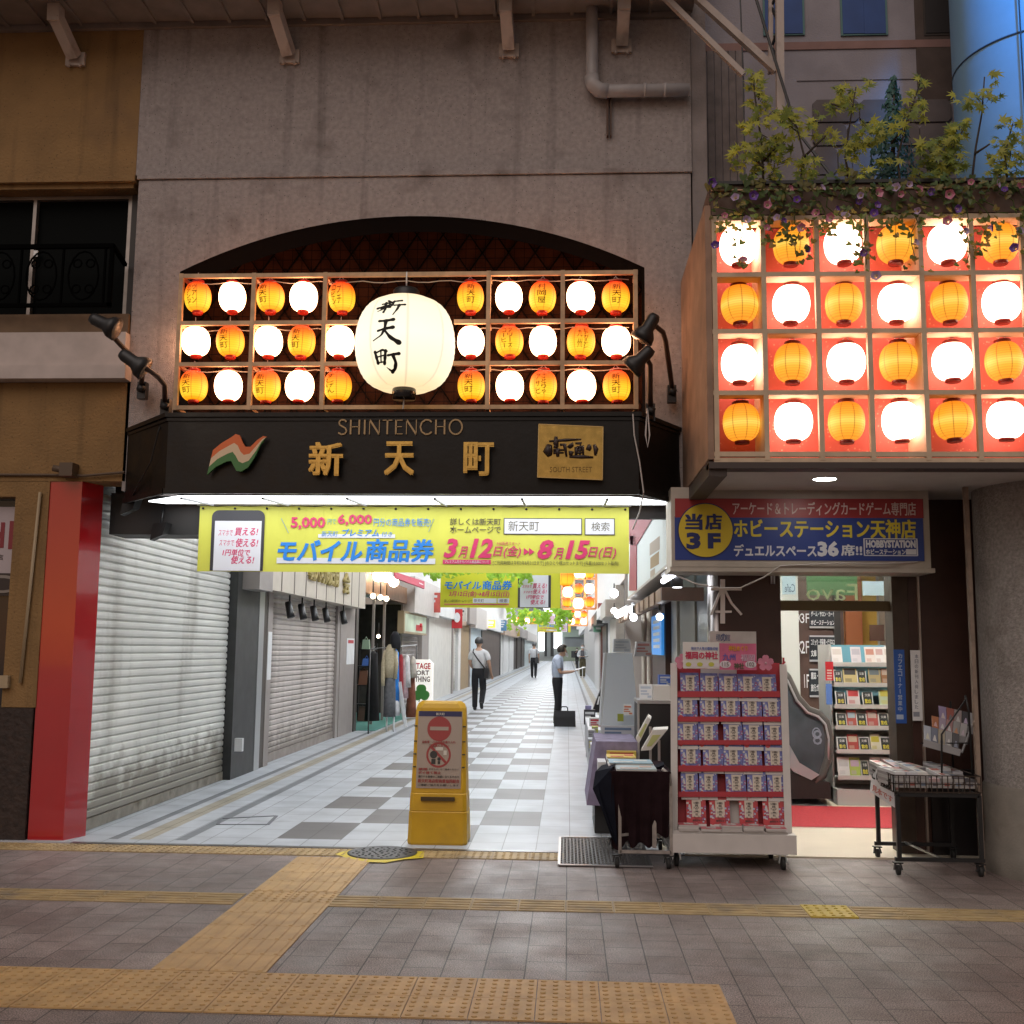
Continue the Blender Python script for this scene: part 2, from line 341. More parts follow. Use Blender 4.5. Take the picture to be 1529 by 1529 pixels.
# ---------------- gate wall with flat arch ----------------
GREY = mat('grey_plaster',(.345,.305,.295),.88,var=.16,vs=26,bump=.55,bs=110,stain=(.21,.18,.17),ss=3.2)
def speck(m_):                           # pinholes and dark specks that weathered plaster carries
    n = m_.node_tree; L = n.links; p = n.nodes["Principled BSDF"]; old = p.inputs['Base Color'].links[0].from_socket
    tc = n.nodes.new("ShaderNodeTexCoord"); v = n.nodes.new("ShaderNodeTexVoronoi"); v.inputs['Scale'].default_value = 24; L.new(tc.outputs['Object'], v.inputs['Vector'])
    r = n.nodes.new("ShaderNodeMapRange"); r.inputs[1].default_value = .06; r.inputs[2].default_value = .14; r.inputs[3].default_value = .35; r.inputs[4].default_value = 1; L.new(v.outputs['Distance'], r.inputs[0])
    mp = n.nodes.new("ShaderNodeMapping"); mp.inputs['Scale'].default_value = (7,7,.35); L.new(tc.outputs['Object'], mp.inputs[0])
    t = n.nodes.new("ShaderNodeTexNoise"); t.inputs['Scale'].default_value = 1; t.inputs['Detail'].default_value = 6; L.new(mp.outputs[0], t.inputs['Vector'])
    r2 = n.nodes.new("ShaderNodeMapRange"); r2.inputs[1].default_value = .55; r2.inputs[2].default_value = .75; r2.inputs[3].default_value = 1; r2.inputs[4].default_value = .6; L.new(t.outputs['Fac'], r2.inputs[0])
    mu = n.nodes.new("ShaderNodeMath"); mu.operation = 'MULTIPLY'; L.new(r.outputs[0], mu.inputs[0]); L.new(r2.outputs[0], mu.inputs[1])
    x = n.nodes.new("ShaderNodeMix"); x.data_type = 'RGBA'; x.blend_type = 'MULTIPLY'; x.inputs[0].default_value = 1; L.new(old, x.inputs[6]); L.new(mu.outputs[0], x.inputs[7]); L.new(x.outputs[2], p.inputs['Base Color'])
speck(GREY); speck(OCH)
gw = thing('gate_wall', 'grey plaster wall with a flat arched opening above the black sign', 'wall', (-1.35,YF,2.8))
b = MB(); b.box(-3.72,1.03,YF,YF+.35,5.565,7.3); b.build('upper_wall', GREY, gw)
b = MB(); b.box(-3.70,1.03,YF-.018,YF+.3,5.525,5.562); b.box(-3.68,1.0,YF+.012,YF+.3,5.515,5.524); b.build('ledge', GREY, gw)
arc = [(-3.29,2.82),(-3.29,4.70)]
ax0, ax1, zs, zt = -3.29, .63, 4.70, 5.17; hw = (ax1-ax0)/2; rise = zt-zs; rad = (hw*hw+rise*rise)/(2*rise); cxa = (ax0+ax1)/2
for k in range(1, 32):
    x = ax0 + (ax1-ax0)*k/32; arc.append((x, zt-rad+math.sqrt(rad*rad-(x-cxa)**2)))
arc += [(.63,4.70),(.63,2.82)]
b = MB(); n_ = len(arc)
top = 5.514
b.mi = 0
for i in range(n_-1):
    (x0,z0),(x1,z1) = arc[i],arc[i+1]
    b.mi = 1; b.quad((x0,YF,z0),(x0,YF+.35,z0),(x1,YF+.35,z1),(x1,YF,z1)); b.mi = 0
    if abs(x1-x0) > 1e-6: b.quad((x0,YF,z0),(x1,YF,z1),(x1,YF,top),(x0,YF,top))
b.quad((-3.69,YF,2.82),(-3.29,YF,2.82),(-3.29,YF,4.70),(-3.29,YF,top),(-3.69,YF,top)); b.quad((.63,YF,2.82),(1.02,YF,2.82),(1.02,YF,top),(.63,YF,top),(.63,YF,4.70))
b.quad((-3.69,YF,top),(1.02,YF,top),(1.02,YF+.3,top),(-3.69,YF+.3,top)); b.quad((-3.69,YF+.3,2.82),(-3.69,YF,2.82),(-3.69,YF,top),(-3.69,YF+.3,top)); b.quad((1.02,YF,2.82),(1.02,YF+.3,2.82),(1.02,YF+.3,top),(1.02,YF,top))
b.quad((-3.69,YF+.3,2.82),(-3.69,YF+.3,top),(-3.3,YF+.3,top),(-3.3,YF+.3,2.82))
b.build('arch_wall', [GREY, mat('arch_black',(.0035,.003,.003),.95,spec=.05)], gw)
# recess back board with expanded diamond mesh
b = MB(); b.box(-3.40,.74,9.15,9.2,2.85,5.4); b.build('back_board', mat('recess_brown',(.03,.011,.006),.95,spec=.02,var=.25,vs=4), gw)
b = MB(); s_ = .235
for k in range(-6, 26):
    x0 = -3.35 + k*s_
    for sg in (1,-1):
        a_ = Vector((x0,9.13,3.3)); c_ = Vector((x0+sg*1.35,9.13,5.3))
        pts = []
        for q in range(21):
            p = a_.lerp(c_, q/20)
            if -3.36 < p.x < .70: pts.append(p)
        if len(pts) > 1: b.bar(pts[0], pts[-1], .016, .01)
b.build('diamond_grille', mat('grille_dark',(.004,.003,.002),.9,spec=.02), gw)
b = MB()
for k in range(46): b.bar((-3.28+k*.0852,8.97,3.35),(-3.28+k*.0852,8.97,5.17),.004)
for k in range(22): b.bar((-3.28,8.972,3.4+k*.0852),(.62,8.972,3.4+k*.0852),.004)
b.build('bird_net', mat('net_dark',(.004,.003,.003),.9,spec=.02), gw)
# canopy slab + struts
cn = MB(); cn.box(-9,1.05,7.95,YF-.002,6.955,7.1)
for k in range(30): cn.box(-8.9+k*.33,-8.87+k*.33,7.95,YF-.01,6.93,6.953)
cn.box(-9,1.03,YF-.04,YF-.003,6.90,6.952)
tag(cn.build('canopy', mat('canopy_paint',(.20,.165,.145),.7,var=.15), loc=(-3,8.3,6.95)), 'ribbed canopy soffit running along the top of the plaster wall', 'canopy')
STRUT = mat('strut_paint',(.46,.385,.34),.6,var=.1,stain=(.25,.19,.16),ss=6)
for i, (x, y, tx, ty, w_, lab) in enumerate(((112,86,82,22,.10,'steel strut on the ochre wall beneath the canopy'),(432,82,410,14,.10,'steel strut holding the canopy above the left half of the arch'),(760,73,755,8,.10,'steel strut holding the canopy, between the arch centre and the drain pipe'),(928,66,932,5,.10,'short steel strut under the canopy right of the drain pipe'))):
    q = py(x, y, YF-.03); t_ = thing('canopy_strut', lab, 'strut', q, 'struts under the canopy')
    top_ = py(tx, ty, YF-.30)
    b = MB(); b.box(q.x-.085,q.x+.085,YF-.03,YF,q.z-.07,q.z+.05)
    for dx in (-.05,.05): b.lathe([(.014,0),(.014,.03)],(q.x+dx,YF-.035,q.z-.09),6)
    b.build('base_plate', STRUT, t_)
    b = MB(); b.bar((q.x,YF-.04,q.z),top_,w_,w_*.9); b.bar(top_+Vector((0,.02,-.06)),top_+Vector((0,-.02,.5)),w_*1.05,w_); b.build('arm', STRUT, t_)
# drain pipe
dp = thing('drain_pipe', 'grey drain pipe with an elbow running sideways along the wall top', 'pipe', py(890,130,YF-.08))
PIPE = mat('pvc_grey',(.36,.335,.335),.45,var=.15,stain=(.2,.17,.16))
b = MB(); P0 = [py(884,-60,YF-.09),py(884,110,YF-.09),py(886,124,YF-.09),py(893,133,YF-.09),py(905,136,YF-.09),py(1029,134,YF-.09)]; b.tube(P0,.052,14); b.build('tube', PIPE, dp)
b = MB(); b.tube([py(883,114,YF-.09),py(885,126,YF-.09),py(894,134.5,YF-.09),py(908,136,YF-.09)],.062,14)
b.build('elbow', PIPE, dp)
for x in (963,993): b = MB(); q = py(x,134.5,YF-.09); b.tube([q-Vector((.012,0,0)),q+Vector((.012,0,0))],.058,14); b.build('collar', PIPE, dp)
b = MB(); q = py(909,136,YF); b.box(q.x-.02,q.x-.005,YF-.05,YF-.001,q.z-.42,q.z); b.box(q.x+.01,q.x+.02,YF-.05,YF-.001,q.z-.42,q.z); b.build('bracket', mat('rust',(.10,.06,.045),.8), dp)

# ---------------- mural wall at the upper right ----------------
YM = 9.0
mw = thing('mural_wall', 'painted wall with blue windows and stone blocks behind the maple branches', 'wall', (2.8,YM,2.9))
MW = mat('mural_grey',(.30,.275,.30),.85,var=.14,vs=3,bump=.2,stain=(.2,.18,.2))
b = MB(); b.box(.99,9,YM,YM+.3,2.85,9.2); b.build('plaster', MW, mw)
b = MB(); prect(b,1036,57,1480,77,YM-.012,.01); b.build('painted_band', mat('mural_pink',(.27,.16,.14),.85,var=.1), mw)
b = MB()
a_ = py(1036,300,YM); c_ = py(1108,77,YM)
for k in range(7):
    x0 = a_.x+(c_.x-a_.x)*k/7; b.box(x0+.004,x0+(c_.x-a_.x)/7-.004,YM-.02,YM-.001,2.9,c_.z)
b.build('plank_panel', mat('plank_grey',(.20,.165,.155),.8,var=.25,vs=9), mw)
for x0, x1, c in ((1140,1199,0),(1256,1322,0),(1380,1421,1)):
    b = MB(); prect(b,x0,-60,x1,53,YM-.016,.012); wd = b.build('window', [mat('mural_teal',(.10,.20,.20),.7), mat('mural_dark',(.05,.04,.035),.7)][c], mw)
    b = MB()
    if c: prect(b,x0+3,-60,x1-3,49,YM-.022,.005)
    else: prect(b,x0+3,-60,(x0+x1)/2-2,50,YM-.022,.005); prect(b,(x0+x1)/2+2,-60,x1-3,50,YM-.022,.005)
    b.build('pane', [mat('mural_blue',(.025,.07,.24),.6,var=.1), mat('mural_black',(.025,.02,.02),.6)][c], wd)
stn = mat('mural_stone',(.135,.115,.115),.85,var=.2,vs=5)
b = MB(); rows = [(150,184,[1212,1282,1350,1420]),(186,219,[1212,1264,1318,1372,1420]),(221,262,[1214,1250,1300,1362,1420]),(264,300,[1210,1266,1330,1420])]
for y0, y1, xx in rows:
    for x0, x1 in zip(xx[:-1], xx[1:]):
        p0 = py(x0+1.5,y1,YM); p1 = py(x1-1.5,y0,YM); c = .035
        b.prism([(p0.x+c,p0.z),(p1.x-c,p0.z),(p1.x,p0.z+c),(p1.x,p1.z-c),(p1.x-c,p1.z),(p0.x+c,p1.z),(p0.x,p1.z-c),(p0.x,p0.z+c)],'y',YM-.025,YM-.004)
b.build('stone_block', stn, mw)
b = MB(); prect(b,1371,-60,1424,150,YM-.010,.008); b.build('brown_band', mat('mural_brown',(.09,.065,.055),.85,var=.2), mw)  # dark brownish vertical band of the mural
b = MB(); prect(b,1190,117,1372,121,YM-.008,.006); b.build('painted_seam', mat('mural_seam',(.17,.15,.16),.85), mw)
# pilaster between wall and mural
b = MB(); b.box(1.035,1.16,8.62,8.98,2.86,9); tag(b.build('pilaster', mat('pilaster_grey',(.25,.215,.205),.85,var=.2,vs=4,bump=.2,stain=(.15,.12,.11),ss=3), loc=(1.09,8.7,2.86)), 'narrow grey pilaster between the arched wall and the painted wall', 'pilaster')
# street arcade truss
YT = 8.25
tr = thing('steel_truss', 'pale steel truss post with two diagonal braces beside the painted wall', 'truss', py(1160,170,YT))
b = MB(); b.bar(py(1165,175,YT),py(1163,-120,YT),.06); b.bar(py(1150,110,YT+.1),py(1152,-120,YT+.1),.035); b.build('post', STRUT, tr)
for (p0, p1, s_) in (((1040,-3),(1159,106),.055),((985,-12),(1110,112),.045)):
    b = MB(); b.bar(py(*p0,YT-.02),py(*p1,YT+.02),s_); b.build('brace', STRUT, tr)
b = MB()
for k in range(4): b.bar(py(1165,100-k*60,YT),py(1152,70-k*60,YT+.1),.018); b.bar(py(1152,70-k*60,YT+.1),py(1164,40-k*60,YT),.018)
b.build('lacing', BLACK, tr)
b = MB(); b.tube([py(1128,-5,YT-.1),py(1190,195,YT-.1),py(1240,260,YT-.3)],.012,5); tag(b.build('cable', BLACK, loc=py(1190,195,YT)), 'slack black cable hanging across the truss post', 'cable')
b = MB(); b.tube([py(1105,-5,8.6),py(1110,120,8.6),py(1112,275,8.5)],.007,5); tag(b.build('cable', BLACK, loc=py(1110,120,8.6)), 'thin dark upright cable left of the truss post', 'cable')
# =====================================================================  LANTERNS
def lamp_mat(name, stops, strength, rib=.45, nr=8, base=(.6,.5,.4), fine=0, hot=0):
    """translucent paper lit from the bulb inside: colour runs along the height, ribs stay darker"""
    m_ = bpy.data.materials.new(name); m_.use_nodes = True; n = m_.node_tree; L = n.links
    p = n.nodes["Principled BSDF"]; p.inputs['Base Color'].default_value = (*base,1); p.inputs['Roughness'].default_value = .7
    tc = n.nodes.new("ShaderNodeTexCoord"); sp = n.nodes.new("ShaderNodeSeparateXYZ"); L.new(tc.outputs['Generated'], sp.inputs[0])
    cr = n.nodes.new("ShaderNodeValToRGB"); L.new(sp.outputs[2], cr.inputs[0]); e = cr.color_ramp.elements  # bulb glow painted as an emission ramp along the height
    while len(e) < len(stops): e.new(.5)
    for i, (pos, c) in enumerate(stops): e[i].position = pos; e[i].color = (*c,1)
    def mth(op, a, b=None):
        q = n.nodes.new("ShaderNodeMath"); q.operation = op
        for i, v in enumerate((a, b)):
            if v is None: continue
            if isinstance(v, (int,float)): q.inputs[i].default_value = v
            else: L.new(v, q.inputs[i])
        return q.outputs[0]
    x = mth('SUBTRACT', sp.outputs[0], .5); y = mth('SUBTRACT', sp.outputs[1], .5)
    a = mth('MULTIPLY', mth('ARCTAN2', y, x), nr/(2*math.pi)); fr_ = mth('ABSOLUTE', mth('SUBTRACT', mth('FRACT', mth('ADD', a, 10.25)), .5))
    r = n.nodes.new("ShaderNodeMapRange"); r.inputs[1].default_value = 0; r.inputs[2].default_value = .055; r.inputs[3].default_value = rib; r.inputs[4].default_value = 1; L.new(fr_, r.inputs[0])
    f = r.outputs[0]
    if fine:
        wv = mth('ABSOLUTE', mth('SINE', mth('MULTIPLY', sp.outputs[2], fine*math.pi))); f = mth('MULTIPLY', f, mth('ADD', mth('MULTIPLY', wv, .28), .76))
    L.new(cr.outputs[0], p.inputs['Emission Color']); L.new(mth('MULTIPLY', f, strength), p.inputs['Emission Strength']); return m_
L_WHITE = lamp_mat('lantern_white', [(0,(1,.45,.24)),(.2,(1,.50,.26)),(.8,(1,.50,.26)),(1,(1,.42,.2))], 7.0, .85, base=(.5,.4,.3))
L_WHITE_BOX = lamp_mat('lantern_white_box', [(0,(1,.6,.45)),(.2,(1,.64,.48)),(.8,(1,.64,.48)),(1,(1,.5,.35))], 5.0, .85, base=(.5,.4,.35))
L_ORANGE = lamp_mat('lantern_orange', [(0,(1,.26,.0)),(.16,(1,.56,.03)),(.42,(1,.50,.02)),(.72,(1,.17,.006)),(.92,(.85,.04,.004))], .82, .22, fine=14, base=(.28,.07,.015))
L_AMBER = lamp_mat('lantern_amber', [(0,(.95,.30,.02)),(.3,(1,.44,.035)),(.45,(1,.62,.10)),(.62,(1,.38,.022)),(1,(.9,.22,.01))], .70, .28, fine=16, base=(.28,.09,.02))
L_BIG = lamp_mat('lantern_cream', [(0,(1,.74,.42)),(.12,(1,.88,.62)),(.5,(1,.95,.76)),(.85,(1,.90,.66)),(1,(1,.78,.48))], .66, .72, fine=0, base=(.4,.33,.22))
CAP = mat('lantern_cap_red',(.42,.022,.012),.35,spec=.5)
CAPD = mat('lantern_cap_maroon',(.16,.012,.01),.3,spec=.5)
def lantern_profile(r, h, n=14, p=.62):
    return [(max(.045*r/.12, r*math.cos(t)**p), h/2*math.sin(t)) for t in [(-.5+(k/n))*math.pi*.86 for k in range(n+1)]]
def make_lantern(name, m_, cap, r, h):
    root = thing(name, 'proto', 'lantern', (0,0,0))
    b = MB(); b.lathe(lantern_profile(r,h), n=24); b.build('shade', m_, root)
    zt_ = h/2*math.sin(.43*math.pi)
    b = MB(); b.lathe([(r*.44,0),(r*.46,.004),(r*.46,.022),(r*.42,.026)],(0,0,zt_-.006),18); b.build('top_cap', cap, root)
    b = MB(); b.lathe([(r*.36,-.03),(r*.40,-.026),(r*.40,-.004),(r*.38,0)],(0,0,-zt_+.008),18); b.build('bottom_cap', cap, root)
    b = MB(); b.tube([(-r*.3,0,zt_+.015),(0,0,zt_+.055),(r*.3,0,zt_+.015)],.003,5); b.tube([(0,0,zt_+.05),(0,0,zt_+.09)],.003,5); b.build('hanger', WIRE, root)
    return root
def lettering(parent, words, r, h, col=INKK, name='brush_writing', ang=0.0, cw=.42, z0=.34, z1=-.34, ext=.0012, lift=.004, bold=.0, shear=0.0):
    """brush characters stacked down the paper, bent round the shade"""
    b = MB(); cols = words if isinstance(words, (list,tuple)) else [words]
    for ci, wd in enumerate(cols):
        a0 = ang + (0 if len(cols) == 1 else (.22 if ci == 0 else -.22)); cwid = cw if len(cols) == 1 else cw*.55
        n = len(wd); zz0, zz1 = z0*h, z1*h; step = (zz0-zz1)/n
        for i, ch in enumerate(wd):
            zc = zz0 - step*(i+.5); hh = step*.42
            def P(u, v, w_):
                t = math.asin(max(-.99, min(.99, v/(h/2)/1.0))); rr = r*max(.2, math.cos(t))**.62 + lift + w_; a = a0 + u/r
                return (rr*math.sin(a), -rr*math.cos(a), v)
            kx = .16 if ch in 'ー・' else 1
            b.text(ch if kx == 1 else '|', -cwid*r*.62*kx, cwid*r*.62*kx, zc-hh, zc+hh, P, bold=bold, shear=shear, ext=ext)
    return b.build(name, col, parent)
# ---- lattice of small lanterns in the arch
YL = 8.38
lw = thing('lantern_lattice', 'pale wooden lattice frame standing in the arch on top of the black sign', 'frame', (-1.35,YL,3.48))
zb = [py(600,y,YL).z for y in (411,482,544,609)]; xb = [py(x,510,YL).x for x in (268,377,484,729,840,949)]

g0, g1 = py(536,500,YL).x, py(678,500,YL).x
for i, z in enumerate(zb):
    for x0, x1 in (((xb[0]-.02,xb[-1]+.02),) if i in (0,3) else ((xb[0],g0),(g1,xb[-1]))):
        b = MB(); b.box(x0,x1,YL-.03,YL,z-.017,z+.017); b.build('rail', WOOD, lw)
for x in xb:
    b = MB(); b.box(x-.017,x+.017,YL-.034,YL+.005,zb[3]-.02,zb[0]+.02)
    for z in zb: b.box(x-.012,x+.012,YL+.004,YL+.19,z-.012,z+.012)
    b.build('upright', WOOD, lw)
b = MB()
for z in zb[:3]:
    pts = []
    for k in range(41):
        x = xb[0]+.05+(xb[-1]-xb[0]-.1)*k/40
        if -1.80 < x < -.88 and z is not zb[0]: continue
        pts.append((x,YL+.03,z-.03-.022*abs(math.sin(k*.8))))
    mid = [i for i in range(len(pts)-1) if pts[i+1][0]-pts[i][0] > .3]
    for seg in ([pts[:mid[0]+1], pts[mid[0]+1:]] if mid else [pts]): b.tube(seg,.004,4)
b.build('wiring', WIRE, lw)
colx = [295.5,347,404,453.5,510.5,702.5,760,810,867,919.5]; rowy = [444,510,576.5]
o_proto = make_lantern('paper_lantern', L_ORANGE, CAP, .113, .252); w_proto = make_lantern('paper_lantern', L_WHITE, CAP, .115, .245)
script = {(0,0):['ヴァン','ボアンヌ'],(0,2):'新天町',(0,4):['プチ','ロビン'],(0,5):'新天町',(0,7):'村岡屋',(0,9):'新天町',
          (1,1):'新天町',(1,3):'新天町',(1,6):['フリーズ','コーヒー'],(1,8):['ビアガーデン','九州'],
          (2,0):'新天町',(2,2):'新天町',(2,4):'すしげん',(2,5):'新天町',(2,7):['ごとりや','アサヒ'],(2,9):'新天町'}
ORD = ['first','second','third','fourth','fifth','sixth','seventh','eighth','ninth','tenth']; ROWN = ['top','middle','bottom']
used = {'o': 0, 'w': 0}
for ri, y in enumerate(rowy):
    for ci, x in enumerate(colx):
        org = (ri+ci) % 2 == 0 if ci < 5 else (ri+ci) % 2 == 1
        pr = o_proto if org else w_proto; k = 'o' if org else 'w'
        q = py(x + (0,-3,-6)[ri]*(1 if ci < 5 else -.2), y, YL+.09)
        t_ = pr if not used[k] else dup(pr)
        used[k] = 1; t_.location = q; t_.rotation_euler = (random.uniform(-.05,.05),random.uniform(-.05,.05),random.uniform(-.12,.12)); s_ = random.uniform(.96,1.03); t_.scale = (s_,s_,random.uniform(.97,1.03))
        wr = (' with brush writing' if (ri,ci) in script else '')
        tag(t_, f"{'orange' if org else 'glowing white'} lantern{wr}, {ORD[ci]} from left in the {ROWN[ri]} row of the arch lattice", 'lantern', 'small lanterns in the arch lattice')
        t_['cell'] = f'{ri},{ci}'
arch_l = [o for o in bpy.data.objects if o.type == 'EMPTY' and 'cell' in o.keys()]
for t_ in arch_l:
    k = tuple(int(v) for v in t_['cell'].split(',')); del t_['cell']
    if k in script: lettering(t_, script[k], .113, .252, mat('ink_brown',(.05,.012,.0),.8), ang=random.uniform(-.1,.05)-(.22 if k[1] < 5 else 0), cw=.5)
# ---- the big cream lantern
q = py(605,515,8.18); BR, BHt = .395, .715
bl = thing('big_lantern', 'huge cream paper lantern with bold black brush characters in the middle of the arch', 'lantern', (0,0,0))
b = MB(); prof = [(BR*max(.5,math.cos(t)**.5), BHt/2*math.sin(t)/math.sin(.44*math.pi)) for t in [(-.44+.88*k/20)*math.pi for k in range(21)]]
prof2 = []
for i in range(len(prof)-1):
    for u in (0,.5): prof2.append((prof[i][0]*(1-u)+prof[i+1][0]*u - (.0018 if u else 0), prof[i][1]*(1-u)+prof[i+1][1]*u))
prof2.append(prof[-1]); b.lathe(prof2, n=40); b.build('shade', L_BIG, bl)
b = MB(); b.lathe([(.10,0),(.105,.01),(.105,.085),(.09,.10)],(0,0,BHt/2-.004),28); b.build('top_cap', BLACK, bl)
b = MB(); b.lathe([(.085,-.085),(.095,-.08),(.095,-.01),(.09,.004)],(0,0,-BHt/2),28); b.build('bottom_cap', mat('lacquer_black',(.012,.010,.012),.16,coat=.5), bl)
b = MB(); b.tube([(0,0,BHt/2+.10),(.0,0,BHt/2+.17),(0,-.005,BHt/2+.2),(0,0,BHt/2+.24)],.006,6); b.tube([(0,0,-BHt/2-.08),(-.005,0,-BHt/2-.16)],.006,5); b.build('hook', WHITE, bl)
BRUSH = [([(478,318),(502,338)],18,22),([(412,360),(530,344)],14,20),([(438,362),(456,388)],14,12),([(503,350),(486,382)],16,10),([(360,410),(440,392),(527,372)],20,16),([(400,418),(500,396)],12,14),([(455,345),(452,430),(432,470)],20,18),([(442,420),(365,452)],18,6),([(466,412),(502,408)],12,22),
 ([(540,334),(624,322)],16,18),([(545,330),(528,388),(488,416)],18,8),([(545,388),(660,378)],14,18),([(600,386),(582,440),(538,510)],26,8),
 ([(392,578),(470,582),(550,570)],20,28),([(380,694),(460,676),(548,664)],18,30),([(468,582),(456,680),(420,750),(328,802)],30,8),([(452,690),(520,782),(612,842)],16,40),
 ([(348,928),(362,985),(380,1052)],22,24),([(362,940),(432,914),(478,934)],14,20),([(468,926),(460,1000),(452,1064)],24,24),([(372,988),(462,974)],12,13),([(416,930),(414,1042)],13,12),([(384,1050),(456,1042)],12,12),([(492,980),(612,964)],18,26),([(546,976),(576,1060),(562,1122),(530,1148)],26,26),([(534,1150),(474,1104)],20,5)]
b = MB(); kk = 8.0/6.95/FPX
def PB(cx, cy):
    u = (cx-591)*kk; v = -(cy-778)*kk*.92-.055; t = math.asin(max(-.98,min(.98,v/(BHt/2)*math.sin(.44*math.pi)))); rr = BR*max(.5,math.cos(t)**.5)+.006; a = max(-1.4,min(1.4,u/rr)); a = math.asin(max(-.99,min(.99,u/rr)))
    return Vector((rr*math.sin(a), -rr*math.cos(a), v))
for si, (pts, w0, w1_) in enumerate(BRUSH):
    P2 = [Vector(p) for p in pts]; sm = []
    for i in range(len(P2)-1):
        for k in range(6): sm.append(P2[i].lerp(P2[i+1], k/6))
    sm.append(P2[-1]); L0, R0 = [], []
    for _ in range(2 if len(P2) > 2 else 0): sm = [sm[0]]+[(sm[i-1]+sm[i]*2+sm[i+1])/4 for i in range(1,len(sm)-1)]+[sm[-1]]
    n = len(sm)
    for i, p in enumerate(sm):
        d = (sm[min(n-1,i+1)]-sm[max(0,i-1)]).normalized(); nn = Vector((-d.y,d.x)); w_ = (w0+(w1_-w0)*i/(n-1))*.78*(.78+.22*math.cos((i/(n-1)-.0)*math.pi*2)**2); L0.append(p+nn*w_); R0.append(p-nn*w_)
    lift_ = Vector((0,-.0004*si,0)); poly = L0+R0
    b.add([PB(p.x,p.y)+lift_ for p in poly], [(i,i+1,n+i+1,n+i) for i in range(n-1)])
    for c_, w_ in ((sm[0],w0),(sm[-1],w1_)):
        b.add([PB(c_.x+w_*.72*math.cos(k*.628),c_.y+w_*.72*math.sin(k*.628))+lift_*1.01 for k in range(10)], [tuple(range(10))])
b.build('brush_writing', INKK, bl); bl.location = q

# =====================================================================  BLACK SIGN
YS = 8.02
SB = mat('sign_black',(.007,.006,.0055),.36,spec=.3,var=.25,vs=4,bump=.05,bs=30,rvar=.08)
sg = thing('fascia_sign', 'black fascia sign with gold lettering over the arcade entrance', 'sign', (-1.3,YS,2.7))
z0, z1 = 2.722, 3.318; xl, xr, xL, xR = -3.10, .535, -3.655, .90
b = MB()
def sl(z): return [(xL,8.59,z),(xl,YS,z),(xr,YS,z),(xR,8.59,z)]
for (xa,ya),(xb_,yb_) in (((xL,8.59),(xl,YS)),((xl+.0005,YS),(xr-.0005,YS)),((xr,YS),(xR,8.59))): b.hexa([(xa,ya,z0),(xb_,yb_,z0),(xb_+(.04 if xb_ == xR else 0),yb_+.04,z0),(xa,ya+.04,z0),(xa,ya,z1),(xb_,yb_,z1),(xb_,yb_+.04,z1),(xa,ya+.04,z1)])
b.hexa([(xL,8.59,z1-.03),(xl,YS+.02,z1-.03),(xr,YS+.02,z1-.03),(xR,8.59,z1-.03),(xL,8.59,z1-.006),(xl,YS+.02,z1-.006),(xr,YS+.02,z1-.006),(xR,8.59,z1-.006)]); b.build('board', SB, sg)
b = MB()
for za, zb_, e in ((z1-.005,z1+.028,.022),(z1-.035,z1-.012,.010)):
    b.hexa([(xL-e,8.592,za),(xl-e,YS-e,za),(xr+e,YS-e,za),(xR+e,8.592,za),(xL-e,8.592,zb_),(xl-e,YS-e,zb_),(xr+e,YS-e,zb_),(xR+e,8.592,zb_)])
[b.bar(p,c,.03,.04) for p,c in (((xL,8.585,z0+.01),(xl-.005,YS-.005,z0+.01)),((xl-.005,YS-.006,z0+.0101),(xr+.005,YS-.006,z0+.0101)),((xr+.005,YS-.005,z0+.0102),(xR,8.585,z0+.0102)))]; b.build('moulding', SB, sg)
b = MB()
widths = []
# roman capitals built stroke by stroke
def caps(mb, word, x0, x1, z0_, z1_, Y, th=.012):
    S = {'S':[('c',[(.55,.86),(.42,.99),(.2,1),(.06,.86),(.1,.66),(.3,.54),(.5,.42),(.58,.22),(.45,.03),(.22,0),(.02,.12)],.10)],
         'H':[('l',(.1,0),(.1,1),.11),('l',(.68,0),(.68,1),.11),('l',(.1,.52),(.68,.52),.055)],
         'I':[('l',(.12,0),(.12,1),.11)],
         'N':[('l',(.08,0),(.08,1),.055),('l',(.08,1),(.74,0),.12),('l',(.74,0),(.74,1),.055)],
         'T':[('l',(.33,0),(.33,1),.11),('l',(0,.97),(.66,.97),.06)],
         'E':[('l',(.1,0),(.1,1),.11),('l',(.1,.97),(.54,.97),.055),('l',(.1,.52),(.5,.52),.055),('l',(.1,.03),(.56,.03),.055)],
         'C':[('c',[(.82,.84),(.66,.97),(.42,1),(.16,.82),(.06,.5),(.16,.18),(.42,0),(.66,.03),(.83,.17)],.10)],
         'O':[('c',[(.5+.43*math.sin(k*math.pi/10),.5+.5*math.cos(k*math.pi/10)) for k in range(21)],.10)]}
    W = {'S':.62,'H':.80,'I':.24,'N':.82,'T':.68,'E':.60,'C':.88,'O':1.0}; gap = .13
    tot = sum(W[c] for c in word)+gap*(len(word)-1); sx = (x1-x0)/tot; sz = z1_-z0_; u = 0
    def seg(a, c, w_):
        d = Vector((c[0]-a[0],c[1]-a[1])); l = d.length or 1; nx, nz = -d.y/l*w_/2, d.x/l*w_/2
        mb.prism([(a[0]-nx,a[1]-nz),(c[0]-nx,c[1]-nz),(c[0]+nx,c[1]+nz),(a[0]+nx,a[1]+nz)],'y',Y-th,Y-.001)
    for ch in word:
        for st in S[ch]:
            m2 = lambda p: (x0+(u+p[0])*sx, z0_+p[1]*sz)
            if st[0] == 'l': seg(m2(st[1]), m2(st[2]), st[3]*sx)
            else:
                for i in range(len(st[1])-1): seg(m2(st[1][i]), m2(st[1][i+1]), st[2]*sx)
        u += W[ch]+gap
